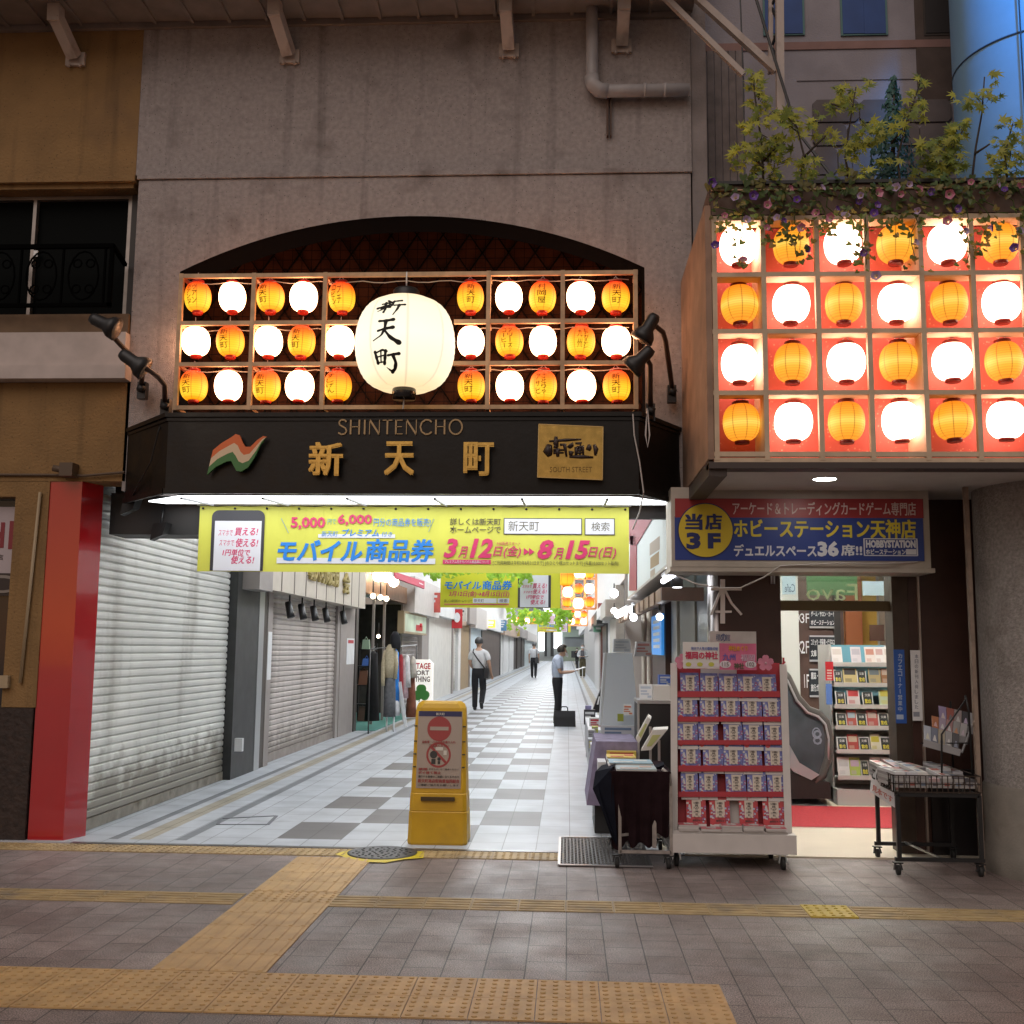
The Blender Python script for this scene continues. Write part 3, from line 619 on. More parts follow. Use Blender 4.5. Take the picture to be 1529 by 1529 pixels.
a_, c_ = py(505,649,YS), py(692,627,YS); caps(b,'SHINTENCHO',a_.x,c_.x,a_.z,c_.z,YS); b.build('roman_lettering', mat('dull_gold',(.34,.24,.13),.4,.6), sg)
for ch, (x0, y0, x1, y1) in (('新',(461,661,514,711)),('天',(574,660,620,710)),('町',(692,661,738,711))):
    b = MB(); ptext(b, ch, x0,y0,x1,y1,YS-.05,0,ext=.022,bold=.03)
    q = py((x0+x1)/2,(y0+y1)/2,YS); b.box(q.x-.02,q.x+.02,YS-.05,YS-.001,q.z-.02,q.z+.02); b.build('gold_character', GOLD, sg)
b = MB(); rib = []
top_ = [(318,672),(330,662),(345,653),(352,648),(358,650),(362,660),(366,667),(374,667),(384,657),(393,651),(398,652)]
lo_ = [(309,709),(322,697),(338,689),(345,688),(349,696),(353,703),(360,704),(370,698),(380,683),(389,664),(396,654)]
for band in range(3):
    f0, f1 = band/3, (band+1)/3; b.mi = (2,1,0)[2-band] if False else band
    for i in range(len(top_)-1):
        def ip(k, f): return py(top_[k][0]+(lo_[k][0]-top_[k][0])*f, top_[k][1]+(lo_[k][1]-top_[k][1])*f, YS-.06)
        A, B_, C_, D_ = ip(i,f0), ip(i+1,f0), ip(i+1,f1), ip(i,f1)
        dpt = Vector((0,.022,0)); b.hexa([D_,C_,C_+dpt,D_+dpt,A,B_,B_+dpt,A+dpt])
q = py(350,680,YS); b.box(q.x-.02,q.x+.02,YS-.045,YS-.001,q.z-.02,q.z+.02)
b.build('ribbon_emblem', [mat('ribbon_orange',(.62,.13,.03),.4), mat('ribbon_cream',(.66,.50,.34),.4), mat('ribbon_green',(.045,.17,.045),.4)], sg)
pq = thing('brass_plaque', 'square polished brass plaque with black brush characters on the black sign', 'plaque', py(852,675,YS))
b = MB(); A,B_,C_,D_ = [py(x,y,YS-.06) for x,y in ((802,713),(900,717),(901,637),(804,633))]; dpt = Vector((0,.035,0))
b.hexa([A,B_,B_+dpt,A+dpt,D_,C_,C_+dpt,D_+dpt]); b.build('plate', BRASS, pq)
b = MB()
for p0,p1 in ((A,B_),(B_,C_),(C_,D_),(D_,A)):
    b.bar(p0.lerp((A+B_+C_+D_)/4,.012)+Vector((0,-.002,0)), p1.lerp((A+B_+C_+D_)/4,.012)+Vector((0,-.002,0)), .006)
b.build('rim', mat('rim_gold',(.6,.42,.18),.3,.9), pq)
b = MB(); Yq = YS-.062
def stroke(mb, pts, w_):
    P3 = [py(x,y,Yq) for x,y in pts]; mb.tube([p for p in P3], [w_*.0054*f for f in ([.6]+[1]*(len(pts)-2)+[.5] if len(pts) > 2 else [1,.6])], 6)
for pts, w_ in (([(820,659),(845,657),(868,656)],2.4),([(830,652),(830,662),(832,668)],4),([(820,664),(818,674),(821,681)],7),([(836,664),(843,664),(846,682)],3.2),([(827,666),(833,668)],3),([(826,672),(842,672)],2.2),([(826,676),(842,676)],2.2),([(832,670),(833,682)],3.6),
                ([(851,664),(854,668)],6),([(853,674),(852,680)],4),([(850,682),(868,682),(886,683)],3),([(859,662),(868,662),(866,666)],2.4),([(861,668),(860,680)],3.2),([(861,668),(870,667),(871,680)],3.2),([(861,672),(870,672)],2),([(861,676),(870,676)],2),([(866,666),(866,679)],2),
                ([(880,664),(879,670),(882,672)],4.4),([(887,664),(890,671),(889,680)],4)):
    stroke(b, pts, w_)
b.mi = 1; ptext(b,'SOUTH STREET',821,697,884,705,Yq-.001,1,ext=.001)
b.build('brush_writing', [mat('plaque_ink',(.03,.016,.014),.5), mat('plaque_engraved',(.20,.12,.03),.5,.5)], pq)

# ---------------- lit soffit behind the sign + entrance beam
so_ = thing('lit_soffit', 'glowing white soffit panels with dark ribs under the black sign', 'soffit', (-1.35,8.4,2.75))
LITE = mat('soffit_light',(.8,.8,.8),.5,emit=(.93,.97,1.0),es=2.2)
b = MB(); b.hexa([(-3.44,8.56,2.724),(-3.02,8.10,2.70),(.47,8.10,2.70),(.80,8.56,2.724),(-3.44,8.56,2.734),(-3.02,8.10,2.71),(.47,8.10,2.71),(.80,8.56,2.734)]); b.hexa([(-3.44,8.561,2.724),(.80,8.561,2.724),(.80,8.86,2.752),(-3.44,8.86,2.752),(-3.44,8.561,2.734),(.80,8.561,2.734),(.80,8.86,2.762),(-3.44,8.86,2.762)]); b.build('light_panel', LITE, so_)
for x in (-3.0,-2.36,-1.70,-1.02,-.35,.30): b = MB(); b.bar((x,8.10,2.690),(x,8.86,2.738),.018,.016); b.build('rib', mat('rib_grey',(.25,.25,.26),.5), so_)
b = MB(); b.box(-3.42,.82,8.861,8.90,2.748,2.79); b.build('trim', WHITE, so_)
b = MB(); b.box(-3.95,-2.95,9.0,9.35,2.50,2.86); b.box(-3.2,1.05,9.05,9.14,2.66,2.85); b.box(-4.0,1.05,9.20,9.6,2.86,5.3)
tag(b.build('dark_header', mat('header_dark',(.028,.027,.027),.6), loc=(-3.4,9,2.5)), 'dark boxed header above the left shutter behind the yellow banner', 'header')
# ---------------- yellow banner
YB = 8.93
BY = mat('banner_yellow',(.62,.62,.085),.5,var=.05,vs=3); BW = mat('banner_white',(.70,.71,.76),.5); BK = mat('banner_dark',(.035,.035,.045),.4)
BB = mat('banner_blue',(.02,.22,.68),.5); BP = mat('banner_pink',(.60,.035,.14),.5); BG = mat('banner_brown',(.11,.095,.05),.6); BT = mat('banner_teal',(.10,.36,.42),.5)
BM = [BY,BW,BK,BB,BP,BG,BT]
def banner_art(mb, T, full):
    """T maps the front banner's picture points to its own plane"""
    def rect(x0,y0,x1,y1,mi,d): 
        mb.mi = mi; A = T(x0,y1); B_ = T(x1,y0); mb.box(A[0],B_[0],A[1]-d,A[1]-d+.0007,A[2],B_[2])
    def tx(t,x0,y0,x1,y1,mi,bold=0,shear=0):
        mb.mi = mi; A = T(x0,y1); B_ = T(x1,y0); mb.text(t,A[0],B_[0],A[2],B_[2],lambda u,v,w_:(u,A[1]-.003-w_,v),bold=bold,shear=shear,ext=.001)
    def phone():
        A = T(313,852); B_ = T(396,762); mb.mi = 2; w_ = B_[0]-A[0]; r = w_*.13; pts = [(A[0],A[2]),(B_[0],A[2])]
        pts += [(B_[0]-r+r*math.cos(a),B_[2]-r+r*math.sin(a)) for a in [k*math.pi/12 for k in range(7)]]+[(A[0]+r+r*math.cos(a),B_[2]-r+r*math.sin(a)) for a in [math.pi/2+k*math.pi/12 for k in range(7)]]
        mb.prism(pts,'y',A[1]-.0022,A[1]-.0012); rect(318,778,391,852,1,.003)
        tx('買える!',350,788,386,800,4,.02,.2); tx('スマホで',326,791,348,800,4,0,.2); tx('使える!',352,804,386,817,4,.02,.2); tx('スマホで',327,806,350,815,4,0,.2); tx('1円単位で',332,820,374,830,4,.02,.2); tx('使える!',345,830,380,842,4,.02,.2)
    phone()
    rect(413,834,650,841,1,.0016); tx('モバイル',414,806,542,838,3,.035,.18); tx('商品券',546,805,648,839,3,.03,.12)
    rect(475,798,590,803,1,.0016); tx('新天町',480,793,505,801,3,0,.1); tx('プレミアム',511,790,566,801,3,.02,.15); tx('付き',570,794,586,801,3,0,.1)
    tx('5,000',434,772,486,791,4,.03); tx('6,000',504,768,556,785,4,.03); tx('円で',489,775,502,783,6); tx('円分の商品券を販売!',558,774,643,786,3 if full else 6)
    tx('詳しくは新天町',672,774,748,784,5,.012); tx('ホームページで',672,786,748,796,5,.012)
    rect(752,774,869,798,2,.0016); rect(753.2,775.2,867.8,796.8,1,.003); tx('新天町',759,778,805,793,5); rect(873,774,918,799,2,.0016); rect(874.2,775.2,916.8,797.8,1,.003); tx('検索',883,780,910,793,5)
    for t,x0,y0,x1,y1 in (('3',662,804,684,833),('月',684,816,699,833),('12',701,804,736,833),('日(金)',736,815,778,833),('8',802,806,827,835),('月',827,818,842,835),('15',844,807,881,835),('日(日)',878,817,920,835)): tx(t,x0,y0,x1,y1,4,.04 if t.isdigit() else .015,.25)
    for x in (782,790): A = T(x,829); B_ = T(x+8,824); C_ = T(x,818); mb.mi = 4; mb.prism([(A[0],A[2]),(B_[0],B_[2]),(C_[0],C_[2])],'y',A[1]-.003,A[1]-.002)
    if full:
        tx('9:00販売スタート',742,809,777,814,4,0,.1)
        rect(661,836,733,842,4,.0016); tx('プレミアム付きモバイル商品券について',664,836.8,730,841,1); tx('[ご利用期間は令和3年8月31日まで] [おひとり様20セットまで] [先着10,000セット販売]',736,838,923,844,5)
        for p0,p1 in (((420,774),(431,796)),((648,775),(640,794))):
            A = T(*p0); B_ = T(*p1); mb.mi = 3; mb.bar((A[0],A[1]-.003,A[2]),(B_[0],B_[1]-.003,B_[2]),.006,.002)
def banner_T(Y, X0, Z0, s):              # s scales the front banner about its lower left corner
    a0 = py(294,853,YB)
    def T(x, y):
        p = py(x,y,YB); return (X0+(p.x-a0.x)*s, Y, Z0+(p.z-a0.z)*s)
    return T
a0 = py(294,853,YB); a1 = py(939,757,YB)
bn = thing('vinyl_banner', 'wide yellow vinyl banner with a printed phone right under the lit soffit', 'banner', a0)
b = MB()
n_ = 48
for i in range(n_):
    for j in range(6):
        def W(i_, j_):
            u, v = i_/n_, j_/6; x = a0.x+(a1.x-a0.x)*u; z = a0.z+(a1.z-a0.z)*v + (-.008*(1-abs(math.cos(u*13*math.pi))) if j_ == 6 else 0)
            return (x, YB+.004+.006*math.sin(u*26*math.pi)**2*v, z)
        b.quad(W(i,j),W(i+1,j),W(i+1,j+1),W(i,j+1))
b.build('sheet', BY, bn)
b = MB(); banner_art(b, banner_T(YB,a0.x,a0.z,1), True); b.build('print', BM, bn)
b = MB()
for k in range(14): x = a0.x+.03+(a1.x-a0.x-.06)*k/13; b.lathe([(.010,0),(.010,.004)],(0,0,0),8); b.xform(Matrix.Translation((x,YB-.002,a1.z-.022))@Matrix.Rotation(R_(90),4,'X'), len(b.v)-16)
b.build('eyelet', BLACK, bn)
b = MB(); b.box(a0.x-.02,a1.x+.02,YB-.02,YB+.02,a1.z+.004,a1.z+.045); b.build('top_rail', WHITE, bn)
for Y, X0, Z0, s, lab in ((21.2,-2.50,2.36,1.0,'yellow banner hanging second, deeper in the arcade behind the leaves'),(46,-2.05,2.62,.72,'small yellow banner hanging third, far down the arcade'),(62,-1.70,2.55,.8,'farthest yellow banner, lowest and smallest in the arcade')):
    t_ = thing('vinyl_banner', lab, 'banner', (X0,Y,Z0)); b = MB()
    b.box(X0-.02,X0+2.36*s,Y+.006,Y+.016,Z0,Z0+.56*s+.15); b.build('sheet', mat('banner_yellow_lit',(.66,.66,.03),.5), t_)  # far sheets: light put into a brighter yellow base colour
    b = MB()
    # far banners carry the phone panel at the right end
    base = banner_T(Y,X0,Z0,s)
    def T2(x, y, base=base, Y=Y, X0=X0, Z0=Z0, s=s):
        if x < 400: return (X0+1.52*s+(base(x,y)[0]-base(305,y)[0])*1.25, Y, base(x,y)[2])
        return (X0+.06*s+(base(x,y)[0]-base(414,y)[0])*1.0, Y, base(x,y)[2])
    def rect(x0,y0,x1,y1,mi,d,b=b,T=T2,Y=Y):
        b.mi = mi; A = T(x0,y1); B_ = T(x1,y0); b.box(A[0],B_[0],Y-d,Y-d+.001,A[2],B_[2])
    def tx(t,x0,y0,x1,y1,mi,bo=0,sh=0,b=b,T=T2,Y=Y):
        b.mi = mi; A = T(x0,y1); B_ = T(x1,y0); b.text(t,A[0],B_[0],A[2],B_[2],lambda u,v,w_:(u,Y-.004-w_,v),bold=bo,shear=sh,ext=.002)
    tx('モバイル',414,762,542,790,3,.035,.15); tx('商品券',546,760,648,792,3,.03,.1)
    tx('3月12日(金)→8月15日(日)',430,797,640,818,4,.02,.2); tx('詳しくは新天町ホームページで',414,826,510,836,5,.01)
    rect(514,822,596,838,1,.003); tx('新天町',518,824,552,836,5); rect(600,822,640,838,1,.003); tx('検索',606,824,634,836,5); rect(414,842,640,844,4,.003)
    rect(305,740,395,852,2,.002); rect(311,740,388,850,1,.004)
    for k,(t,x0,y0,x1,y1) in enumerate((('買える!',345,768,384,786),('使える!',347,788,384,804),('1円単位で',328,808,376,822),('使える!',340,824,380,841),('スマホで',317,774,343,784),('スマホで',320,794,345,803))): tx(t,x0,y0,x1,y1,4,.02,.2)
    b.build('print', BM, t_)
# ---------------- spotlights on brackets
def spotlight(lab, base, elbow, headp, aim, on=None):
    t_ = thing('sign_spotlight', lab, 'spotlight', base, 'black spotlights beside the lantern lattice')
    b = MB(); b.box(base.x-.035,base.x+.035,base.y-.03,base.y+.04,base.z-.09,base.z+.05); b.tube([base+Vector((-.02,-.04,.0)),base+Vector((.03,-.04,-.02))],.03,8); b.build('base', BLACK, t_)
    b = MB(); b.tube([base+Vector((0,-.03,.03))]+elbow+[headp],.020,8); b.build('arm', mat('arm_rust',(.045,.025,.02),.5), t_)
    b = MB(); d = (aim-headp).normalized(); b.tube([headp-d*.07,headp-d*.04,headp+d*.05,headp+d*.10,headp+d*.15],[.035,.048,.05,.085,.092],14); b.build('head', BLACK, t_)
    b = MB(); b.tube([headp+d*.151,headp+d*.154],[.075,.075],14); b.build('lens', mat('spot_lens',(.3,.25,.2),.2,emit=(1,.8,.55),es=.0), t_)
    if on:
        l = bpy.data.lights.new('spot', 'SPOT'); l.energy = on; l.spot_size = R_(70); l.spot_blend = .6; l.color = (1,.82,.6); l.shadow_soft_size = .03
        lo = bpy.data.objects.new('spot_lamp', l); sc.collection.objects.link(lo); lo.location = headp+d*.17; lo.rotation_euler = (aim-headp).to_track_quat('-Z','Y').to_euler(); lo.parent = t_; lo.location = headp+d*.17-Vector(t_.location)
Ys_ = 7.75
spotlight('black spotlight on a curved arm, lower one of the pair on the left', py(248,606,8.1), [py(246,575,7.9),py(236,563,7.85),py(215,548,Ys_)], py(192,535,Ys_), py(420,690,8.0), on=9)
spotlight('black spotlight reaching left over the ochre wall, upper one of the left pair', py(213,580,8.5), [py(213,555,8.3),py(205,540,8.2),py(180,515,8.0)], py(148,480,7.8), py(600,690,8.0), on=5)
spotlight('black spotlight nearer the lattice, lower one of the pair on the right', py(971,613,8.2), [py(971,585,8.1),py(971,545,7.95)], py(963,530,7.85), py(850,640,8.0), on=2)
spotlight('black spotlight on a bent pole, upper one of the pair on the right', py(1003,585,8.5), [py(1001,560,8.3),py(994,510,8.1),py(990,496,8.0)], py(972,482,7.9), py(880,640,8.0))
b = MB(); b.tube([py(246,618,8.2),py(236,645,8.1),py(225,690,8.15),py(208,720,8.3),py(196,745,8.5)],.006,5); tag(b.build('cable', BLACK, loc=py(225,690,8.1)), 'thin black cable hanging across the left end of the black sign', 'cable')
b = MB(); b.tube([py(945,618,YS-.03),py(947,650,YS-.03),py(955,690,YS-.03),py(961,735,YS-.03),py(955,765,8.3),py(945,790,8.5)],.006,5); tag(b.build('cable', WIRE, loc=py(955,690,YS-.03)), 'loose pale cable running down the right end of the black sign', 'cable')
b = MB(); b.tube([py(966,610,8.1),py(964,650,8.0),py(967,668,7.99),py(970,650,8.0),py(967,612,8.1)],.006,5); tag(b.build('cable', WIRE, loc=py(967,650,8.0)), 'short loop of white cable below the right spotlights', 'cable')
for i,(x,y) in enumerate(((196,752),(240,790))):
    q = py(x,y,8.7+.2*i); t_ = thing('floodlight', ('small black floodlight hanging at the left end of the lit soffit','black floodlight under the dark header beside the yellow banner')[i], 'floodlight', q)
    b = MB(); b.hexa([q+Vector(v) for v in ((-.07,-.05,-.10),(.05,-.09,-.06),(.05,.05,-.04),(-.07,.05,-.10),(-.05,-.05,.04),(.08,-.09,.05),(.08,.05,.05),(-.05,.05,.04))]); b.build('housing', BLACK, t_)
    b = MB(); b.tube([q+Vector((0,0,.04)),q+Vector((.0,.02,.12)),q+Vector((0,.04,.2))],.012,6); b.build('bracket', BLACK, t_)
# =====================================================================  LANTERN BOX ON THE RIGHT
XB0, XB1, YB0 = .985, 4.9, 7.05
xg = [.985,1.312,1.670,2.001,2.356,2.692,3.026,3.365,3.70]; zg = [4.464,4.069,3.675,3.255,2.841]
bx = thing('lantern_box', 'big projecting box with a pale lattice over red paper that holds four rows of lanterns', 'lantern box', (2.5,YB0,2.8))
b = MB(); b.box(.925,.965,YB0-.02,8.58,2.806,4.56); b.build('side_board', mat('side_wood',(.30,.19,.13),.7,var=.25,vs=5,stain=(.16,.11,.09),ss=2.5), bx)
redp = mat('red_paper',(.48,.085,.065),.7)
def flecks(m_):
    n = m_.node_tree; L = n.links; p = n.nodes["Principled BSDF"]; tc = n.nodes.new("ShaderNodeTexCoord")
    v = n.nodes.new("ShaderNodeTexVoronoi"); v.inputs['Scale'].default_value = 38; L.new(tc.outputs['Object'], v.inputs['Vector'])
    t = n.nodes.new("ShaderNodeTexNoise"); t.inputs['Scale'].default_value = 18; L.new(tc.outputs['Object'], t.inputs['Vector'])
    r = n.nodes.new("ShaderNodeMapRange"); r.inputs[1].default_value = .3; r.inputs[2].default_value = .16; L.new(v.outputs['Distance'], r.inputs[0])
    r2 = n.nodes.new("ShaderNodeMapRange"); r2.inputs[1].default_value = .5; r2.inputs[2].default_value = .62; r2.inputs[4].default_value = .5; L.new(t.outputs['Fac'], r2.inputs[0])
    mu = n.nodes.new("ShaderNodeMath"); mu.operation = 'MULTIPLY'; L.new(r.outputs[0], mu.inputs[0]); L.new(r2.outputs[0], mu.inputs[1])
    x = n.nodes.new("ShaderNodeMix"); x.data_type = 'RGBA'; L.new(mu.outputs[0], x.inputs[0]); x.inputs[6].default_value = (*p.inputs['Base Color'].default_value[:3],1); x.inputs[7].default_value = (.85,.48,.34,1); L.new(x.outputs[2], p.inputs['Base Color'])
flecks(redp)
b = MB(); b.box(.97,XB1,7.40,7.43,2.82,4.54); b.build('back_panel', redp, bx)
LW = mat('lattice_cream',(.55,.42,.29),.55,var=.12,vs=10)
for z in zg+[2.80]: b = MB(); b.box(.965,XB1,YB0-.025,YB0+.005,z-.016,z+.016); b.build('rail', LW, bx)
for x in xg+[4.05,4.4]: b = MB(); b.box(x-.016,x+.016,YB0-.028,YB0+.01,2.80,4.48); b.build('upright', LW, bx)
b = MB()
for x in (1.312,2.356,3.365): b.box(x-.013,x+.013,YB0+.012,7.398,2.83,4.45)
for z in (4.464,4.069,3.675,3.255): b.box(.97,XB1,YB0+.012,YB0+.12,z-.009,z+.009)
b.build('shelf_board', mat('board_cream',(.62,.48,.33),.6), bx)
b = MB(); b.box(.93,XB1,YB0-.03,YB0+.12,2.745,2.786); b.hexa([(.93,YB0,2.70),(1.05,YB0,2.70),(1.05,8.58,2.70),(.93,8.58,2.70),(.93,YB0,2.80),(1.05,YB0,2.80),(1.05,8.58,2.80),(.93,8.58,2.80)])
b.build('bottom_beam', mat('beam_dark',(.055,.04,.035),.6), bx)
b = MB(); b.box(1.055,XB1,YB0+.125,9.0,2.775,2.80); b.build('soffit', mat('soffit_white',(.58,.57,.55),.7,var=.05), bx)
b = MB(); b.box(.97,XB1,YB0,7.47,4.545,4.565); b.build('lid', DARK, bx)
q = py(1227,702,7.7)
dl = thing('downlight', 'round lit downlight in the white soffit under the lantern box', 'downlight', (q.x,7.62,2.774))
b = MB(); b.lathe([(.075,-.004),(.078,.0)],(q.x,7.62,2.772),20); b.build('lens', mat('downlight_glow',(1,1,1),.5,emit=(1,.95,.86),es=30), dl)
b = MB(); b.tube([(q.x+.085*math.cos(k*math.pi/10),7.62+.085*math.sin(k*math.pi/10),2.772) for k in range(21)],.006,6,caps=False); b.build('rim', WHITE, dl)
big_o = make_lantern('paper_lantern', L_AMBER, CAPD, .124, .262); big_w = make_lantern('paper_lantern', L_WHITE_BOX, CAPD, .127, .258)
rowz = [4.21,3.855,3.46,3.04]; used = {'o':0,'w':0}; ORD6 = ['first','second','third','fourth','fifth','sixth','seventh','eighth']; ROW4 = ['top','second','third','bottom']
for ri in range(4):
    for ci in range(8):
        org = (ri+ci) % 2 == 1; k = 'o' if org else 'w'; pr = big_o if org else big_w
        t_ = pr if not used[k] else dup(pr); used[k] = 1
        t_.location = py(1102.5+78*ci+ri*(1.1+.5*ci)+random.uniform(-1,1), (367,455,543,631)[ri]-ci*.7, YB0+.15); t_.rotation_euler = (random.uniform(-.05,.05),random.uniform(-.05,.05),random.uniform(-.3,.3)); s_ = random.uniform(.97,1.03); t_.scale = (s_,s_,random.uniform(.97,1.02))
        tag(t_, f"{'amber' if org else 'glowing white'} lantern, {ORD6[ci]} from left in the {ROW4[ri]} row of the red box", 'lantern', 'lanterns in the red lattice box')
# ---------------- planter with vines, flowers, maple
pl = thing('planter', 'long dark trough planter along the top of the lantern box', 'planter', (2.5,7.0,4.57))
b = MB(); b.box(.97,XB1,YB0-.02,YB0+.02,4.49,4.70); b.box(.97,XB1,YB0+.36,YB0+.40,4.57,4.70); b.box(.96,1.0,YB0+.021,YB0+.359,4.57,4.70); b.build('trough', mat('trough_brown',(.10,.058,.04),.6,var=.3,vs=5), pl)
b = MB(); b.box(.96,XB1,YB0-.04,YB0+.03,4.702,4.725); b.build('rim', DARK, pl)
b = MB(); b.box(.97,XB1,YB0-.032,YB0-.021,4.66,4.668); b.build('trim', WOOD, pl)
def leaf_star(mb, c, s, n_, up, droop=.2):
    """five-lobed maple leaf lying in the plane with normal n_"""
    n_ = n_.normalized(); u = n_.cross(up).normalized(); v = u.cross(n_).normalized()
    pts = []
    for k, (a, r) in enumerate(((-90,.12),(-50,.42),(-28,.25),(2,.85),(24,.36),(48,1.0),(66,.42),(90,1.15),(114,.42),(132,1.0),(156,.36),(178,.85),(208,.25),(230,.42))):
        a = math.radians(a); pts.append(c + (u*math.cos(a)+v*math.sin(a))*r*s - n_*droop*s*r*r*.4)
    mb.add([c]+pts, [(0,i+1,(i+1)%len(pts)+1) for i in range(len(pts))])
def leaf_round(mb, c, s, n_, up):
    n_ = n_.normalized(); u = n_.cross(up).normalized(); v = u.cross(n_).normalized()
    prof = ((0,-.15),(.45,.18),(.62,-.18),(.45,-.55),(0,-1.15),(-.45,-.55),(-.62,-.18),(-.45,.18))
    pts = [c+u*a*s+v*b_*s - n_*abs(a)*.25*s for a,b_ in prof]; mb.add([c-v*.3*s]+pts, [(0,i+1,(i+1)%8+1) for i in range(8)])
rnd = random.Random(3)
def rv(s=1): return Vector((rnd.uniform(-1,1),rnd.uniform(-1,1),rnd.uniform(-1,1)))*s
def leafmat(name, c, tr=.35):
    m_ = mat(name, c, .5, var=.35, vs=5); n = m_.node_tree; p = n.nodes["Principled BSDF"]; o = n.nodes["Material Output"]
    t = n.nodes.new("ShaderNodeBsdfTranslucent"); t.inputs[0].default_value = (c[0]*1.3,c[1]*1.3,c[2],1); x = n.nodes.new("ShaderNodeMixShader"); x.inputs[0].default_value = tr
    n.links.new(p.outputs[0], x.inputs[1]); n.links.new(t.outputs[0], x.inputs[2]); n.links.new(x.outputs[0], o.inputs[0]); return m_
ML = leafmat('maple_leaf',(.42,.42,.06)); ML2 = leafmat('maple_leaf_deep',(.20,.25,.045)); VL = leafmat('vine_leaf',(.075,.12,.03)); VL2 = leafmat('vine_leaf_olive',(.17,.15,.04))
BARK = mat('twig_bark',(.06,.045,.035),.8)
YP = 7.22
def maple(lab, base, twigs, clumps, dens=1.0, deep=.35):
    q = py(*base, YP); t_ = thing('maple_branch', lab, 'maple branch', q, 'maple branches in the planter'); b = MB()
    for tw in twigs:
        pts = [py(x,y,YP+rnd.uniform(-.06,.06)) for x,y in tw]; b.tube(pts, [.009-.006*i/len(pts) for i in range(len(pts))], 6)
    b.build('stem', BARK, t_); b = MB(); s2 = MB()
    for (x,y,rx,ry,n_) in clumps:
        for k in range(int(n_*dens*1.25)):
            a = rnd.uniform(0,6.28); r = math.sqrt(rnd.random()); c = py(x+rx*r*math.cos(a), y+ry*r*math.sin(a), YP+rnd.uniform(-.13,.10))
            nn = Vector((rnd.uniform(-.6,.6),-1+rnd.uniform(-.3,.6),rnd.uniform(-.2,.9))); up = Vector((rnd.uniform(-1,1),rnd.uniform(-.3,.3),rnd.uniform(-1,.6)))
            leaf_star(b, c, rnd.uniform(.040,.066), nn, up); b.m[-14:] = [1 if rnd.random() < deep else 0]*14
            if rnd.random() < .5: s2.tube([c, c+(py(x,y+ry*.5,YP)-c)*.55],.0022,4)
    b.build('foliage', [ML,ML2], t_); 
    if s2.v: s2.build('leaf_stalk', BARK, t_)
maple('tall narrow maple branch at the left end of the planter', (1140,280), [[(1140,280),(1138,220),(1128,150),(1124,110)],[(1140,240),(1165,215)],[(1140,250),(1115,225)]], [(1126,122,14,20,16),(1132,150,22,14,18),(1138,172,22,18,20),(1120,190,16,14,10),(1155,205,25,10,12),(1130,222,34,14,26),(1150,240,28,18,26),(1105,240,16,18,10),(1165,215,20,16,14),(1140,262,26,10,14)], 1.0)
maple('low arching maple branch beside the truss post', (1195,280), [[(1195,280),(1200,230),(1190,190),(1170,168)],[(1200,235),(1235,200)]], [(1180,170,18,12,12),(1198,192,24,20,20),(1222,182,14,14,9),(1238,200,12,12,8),(1205,245,20,14,16),(1200,262,14,8,8),(1165,185,12,12,6)])
maple('sparse maple branch with pale leaves left of the conifer', (1270,280), [[(1270,280),(1262,235),(1268,190),(1278,130)],[(1265,230),(1300,205)],[(1262,160),(1240,155)]], [(1262,135,24,10,12),(1250,158,20,12,12),(1275,150,14,16,10),(1298,125,10,8,4),(1300,190,26,12,18),(1290,215,30,14,20),(1318,200,14,12,8),(1272,225,16,12,9),(1275,250,22,16,14)])
maple('maple branch crossing in front of the conifer, lit yellow green', (1345,280), [[(1345,280),(1340,235),(1355,180),(1375,120)],[(1350,190),(1330,215)]], [(1376,122,8,10,5),(1368,148,16,12,9),(1350,172,16,12,10),(1340,190,14,10,8),(1375,165,10,14,6),(1330,240,18,3,6)])
maple('dense dark maple branch right of the conifer', (1410,280), [[(1410,280),(1415,235),(1440,190)],[(1410,250),(1375,230)]], [(1385,222,16,12,14),(1410,215,24,18,28),(1432,195,16,14,14),(1400,245,30,16,30),(1430,235,16,24,20),(1385,262,26,10,16),(1445,182,8,6,4)], 1.1, .55)
maple('slender maple sprig standing before the blue column', (1450,280), [[(1450,280),(1457,220),(1466,170),(1470,115)],[(1455,230),(1478,215)]], [(1485,115,8,10,4),(1480,140,14,14,8),(1470,152,14,12,8),(1440,145,18,12,9),(1452,160,12,8,5),(1490,150,8,8,4)], .9)
maple('maple branch cut by the right edge of the view', (1505,280), [[(1505,280),(1500,230),(1512,185)]], [(1508,185,22,8,10),(1518,205,12,12,8),(1495,215,14,14,10),(1510,235,20,14,16),(1500,255,26,12,18),(1485,240,12,10,7)])
cf = thing('conifer', 'teal green artificial conifer standing in the planter', 'conifer', py(1333,280,7.55))
b = MB()
for k in range(620):
    f = rnd.random()**.8; y = 116+f*164; hw_ = 5+ f*44*(1 if f < .75 else 1.0); a = rnd.uniform(0,6.28); rr = hw_*(.35+.65*rnd.random()); c = py(1335+rr*math.cos(a), y, 7.55+.22*f*math.sin(a)*rr/49*1.0)
    leaf_round(b, c, rnd.uniform(.022,.04), Vector((math.cos(a),-.8+rnd.uniform(-.5,.5),.3+rnd.uniform(-.4,.4))), Vector((rnd.uniform(-.3,.3),0,-1)))
b.build('foliage', leafmat('conifer_teal',(.035,.115,.105),.15), cf); b = MB(); b.tube([py(1333,285,7.55),py(1335,125,7.55)],[.02,.006],6); b.build('trunk', BARK, cf)
vn = thing('flower_vine', 'morning glory vine trailing over the planter and down across the top lanterns', 'vine', (2.2,7.0,4.7))
b = MB()
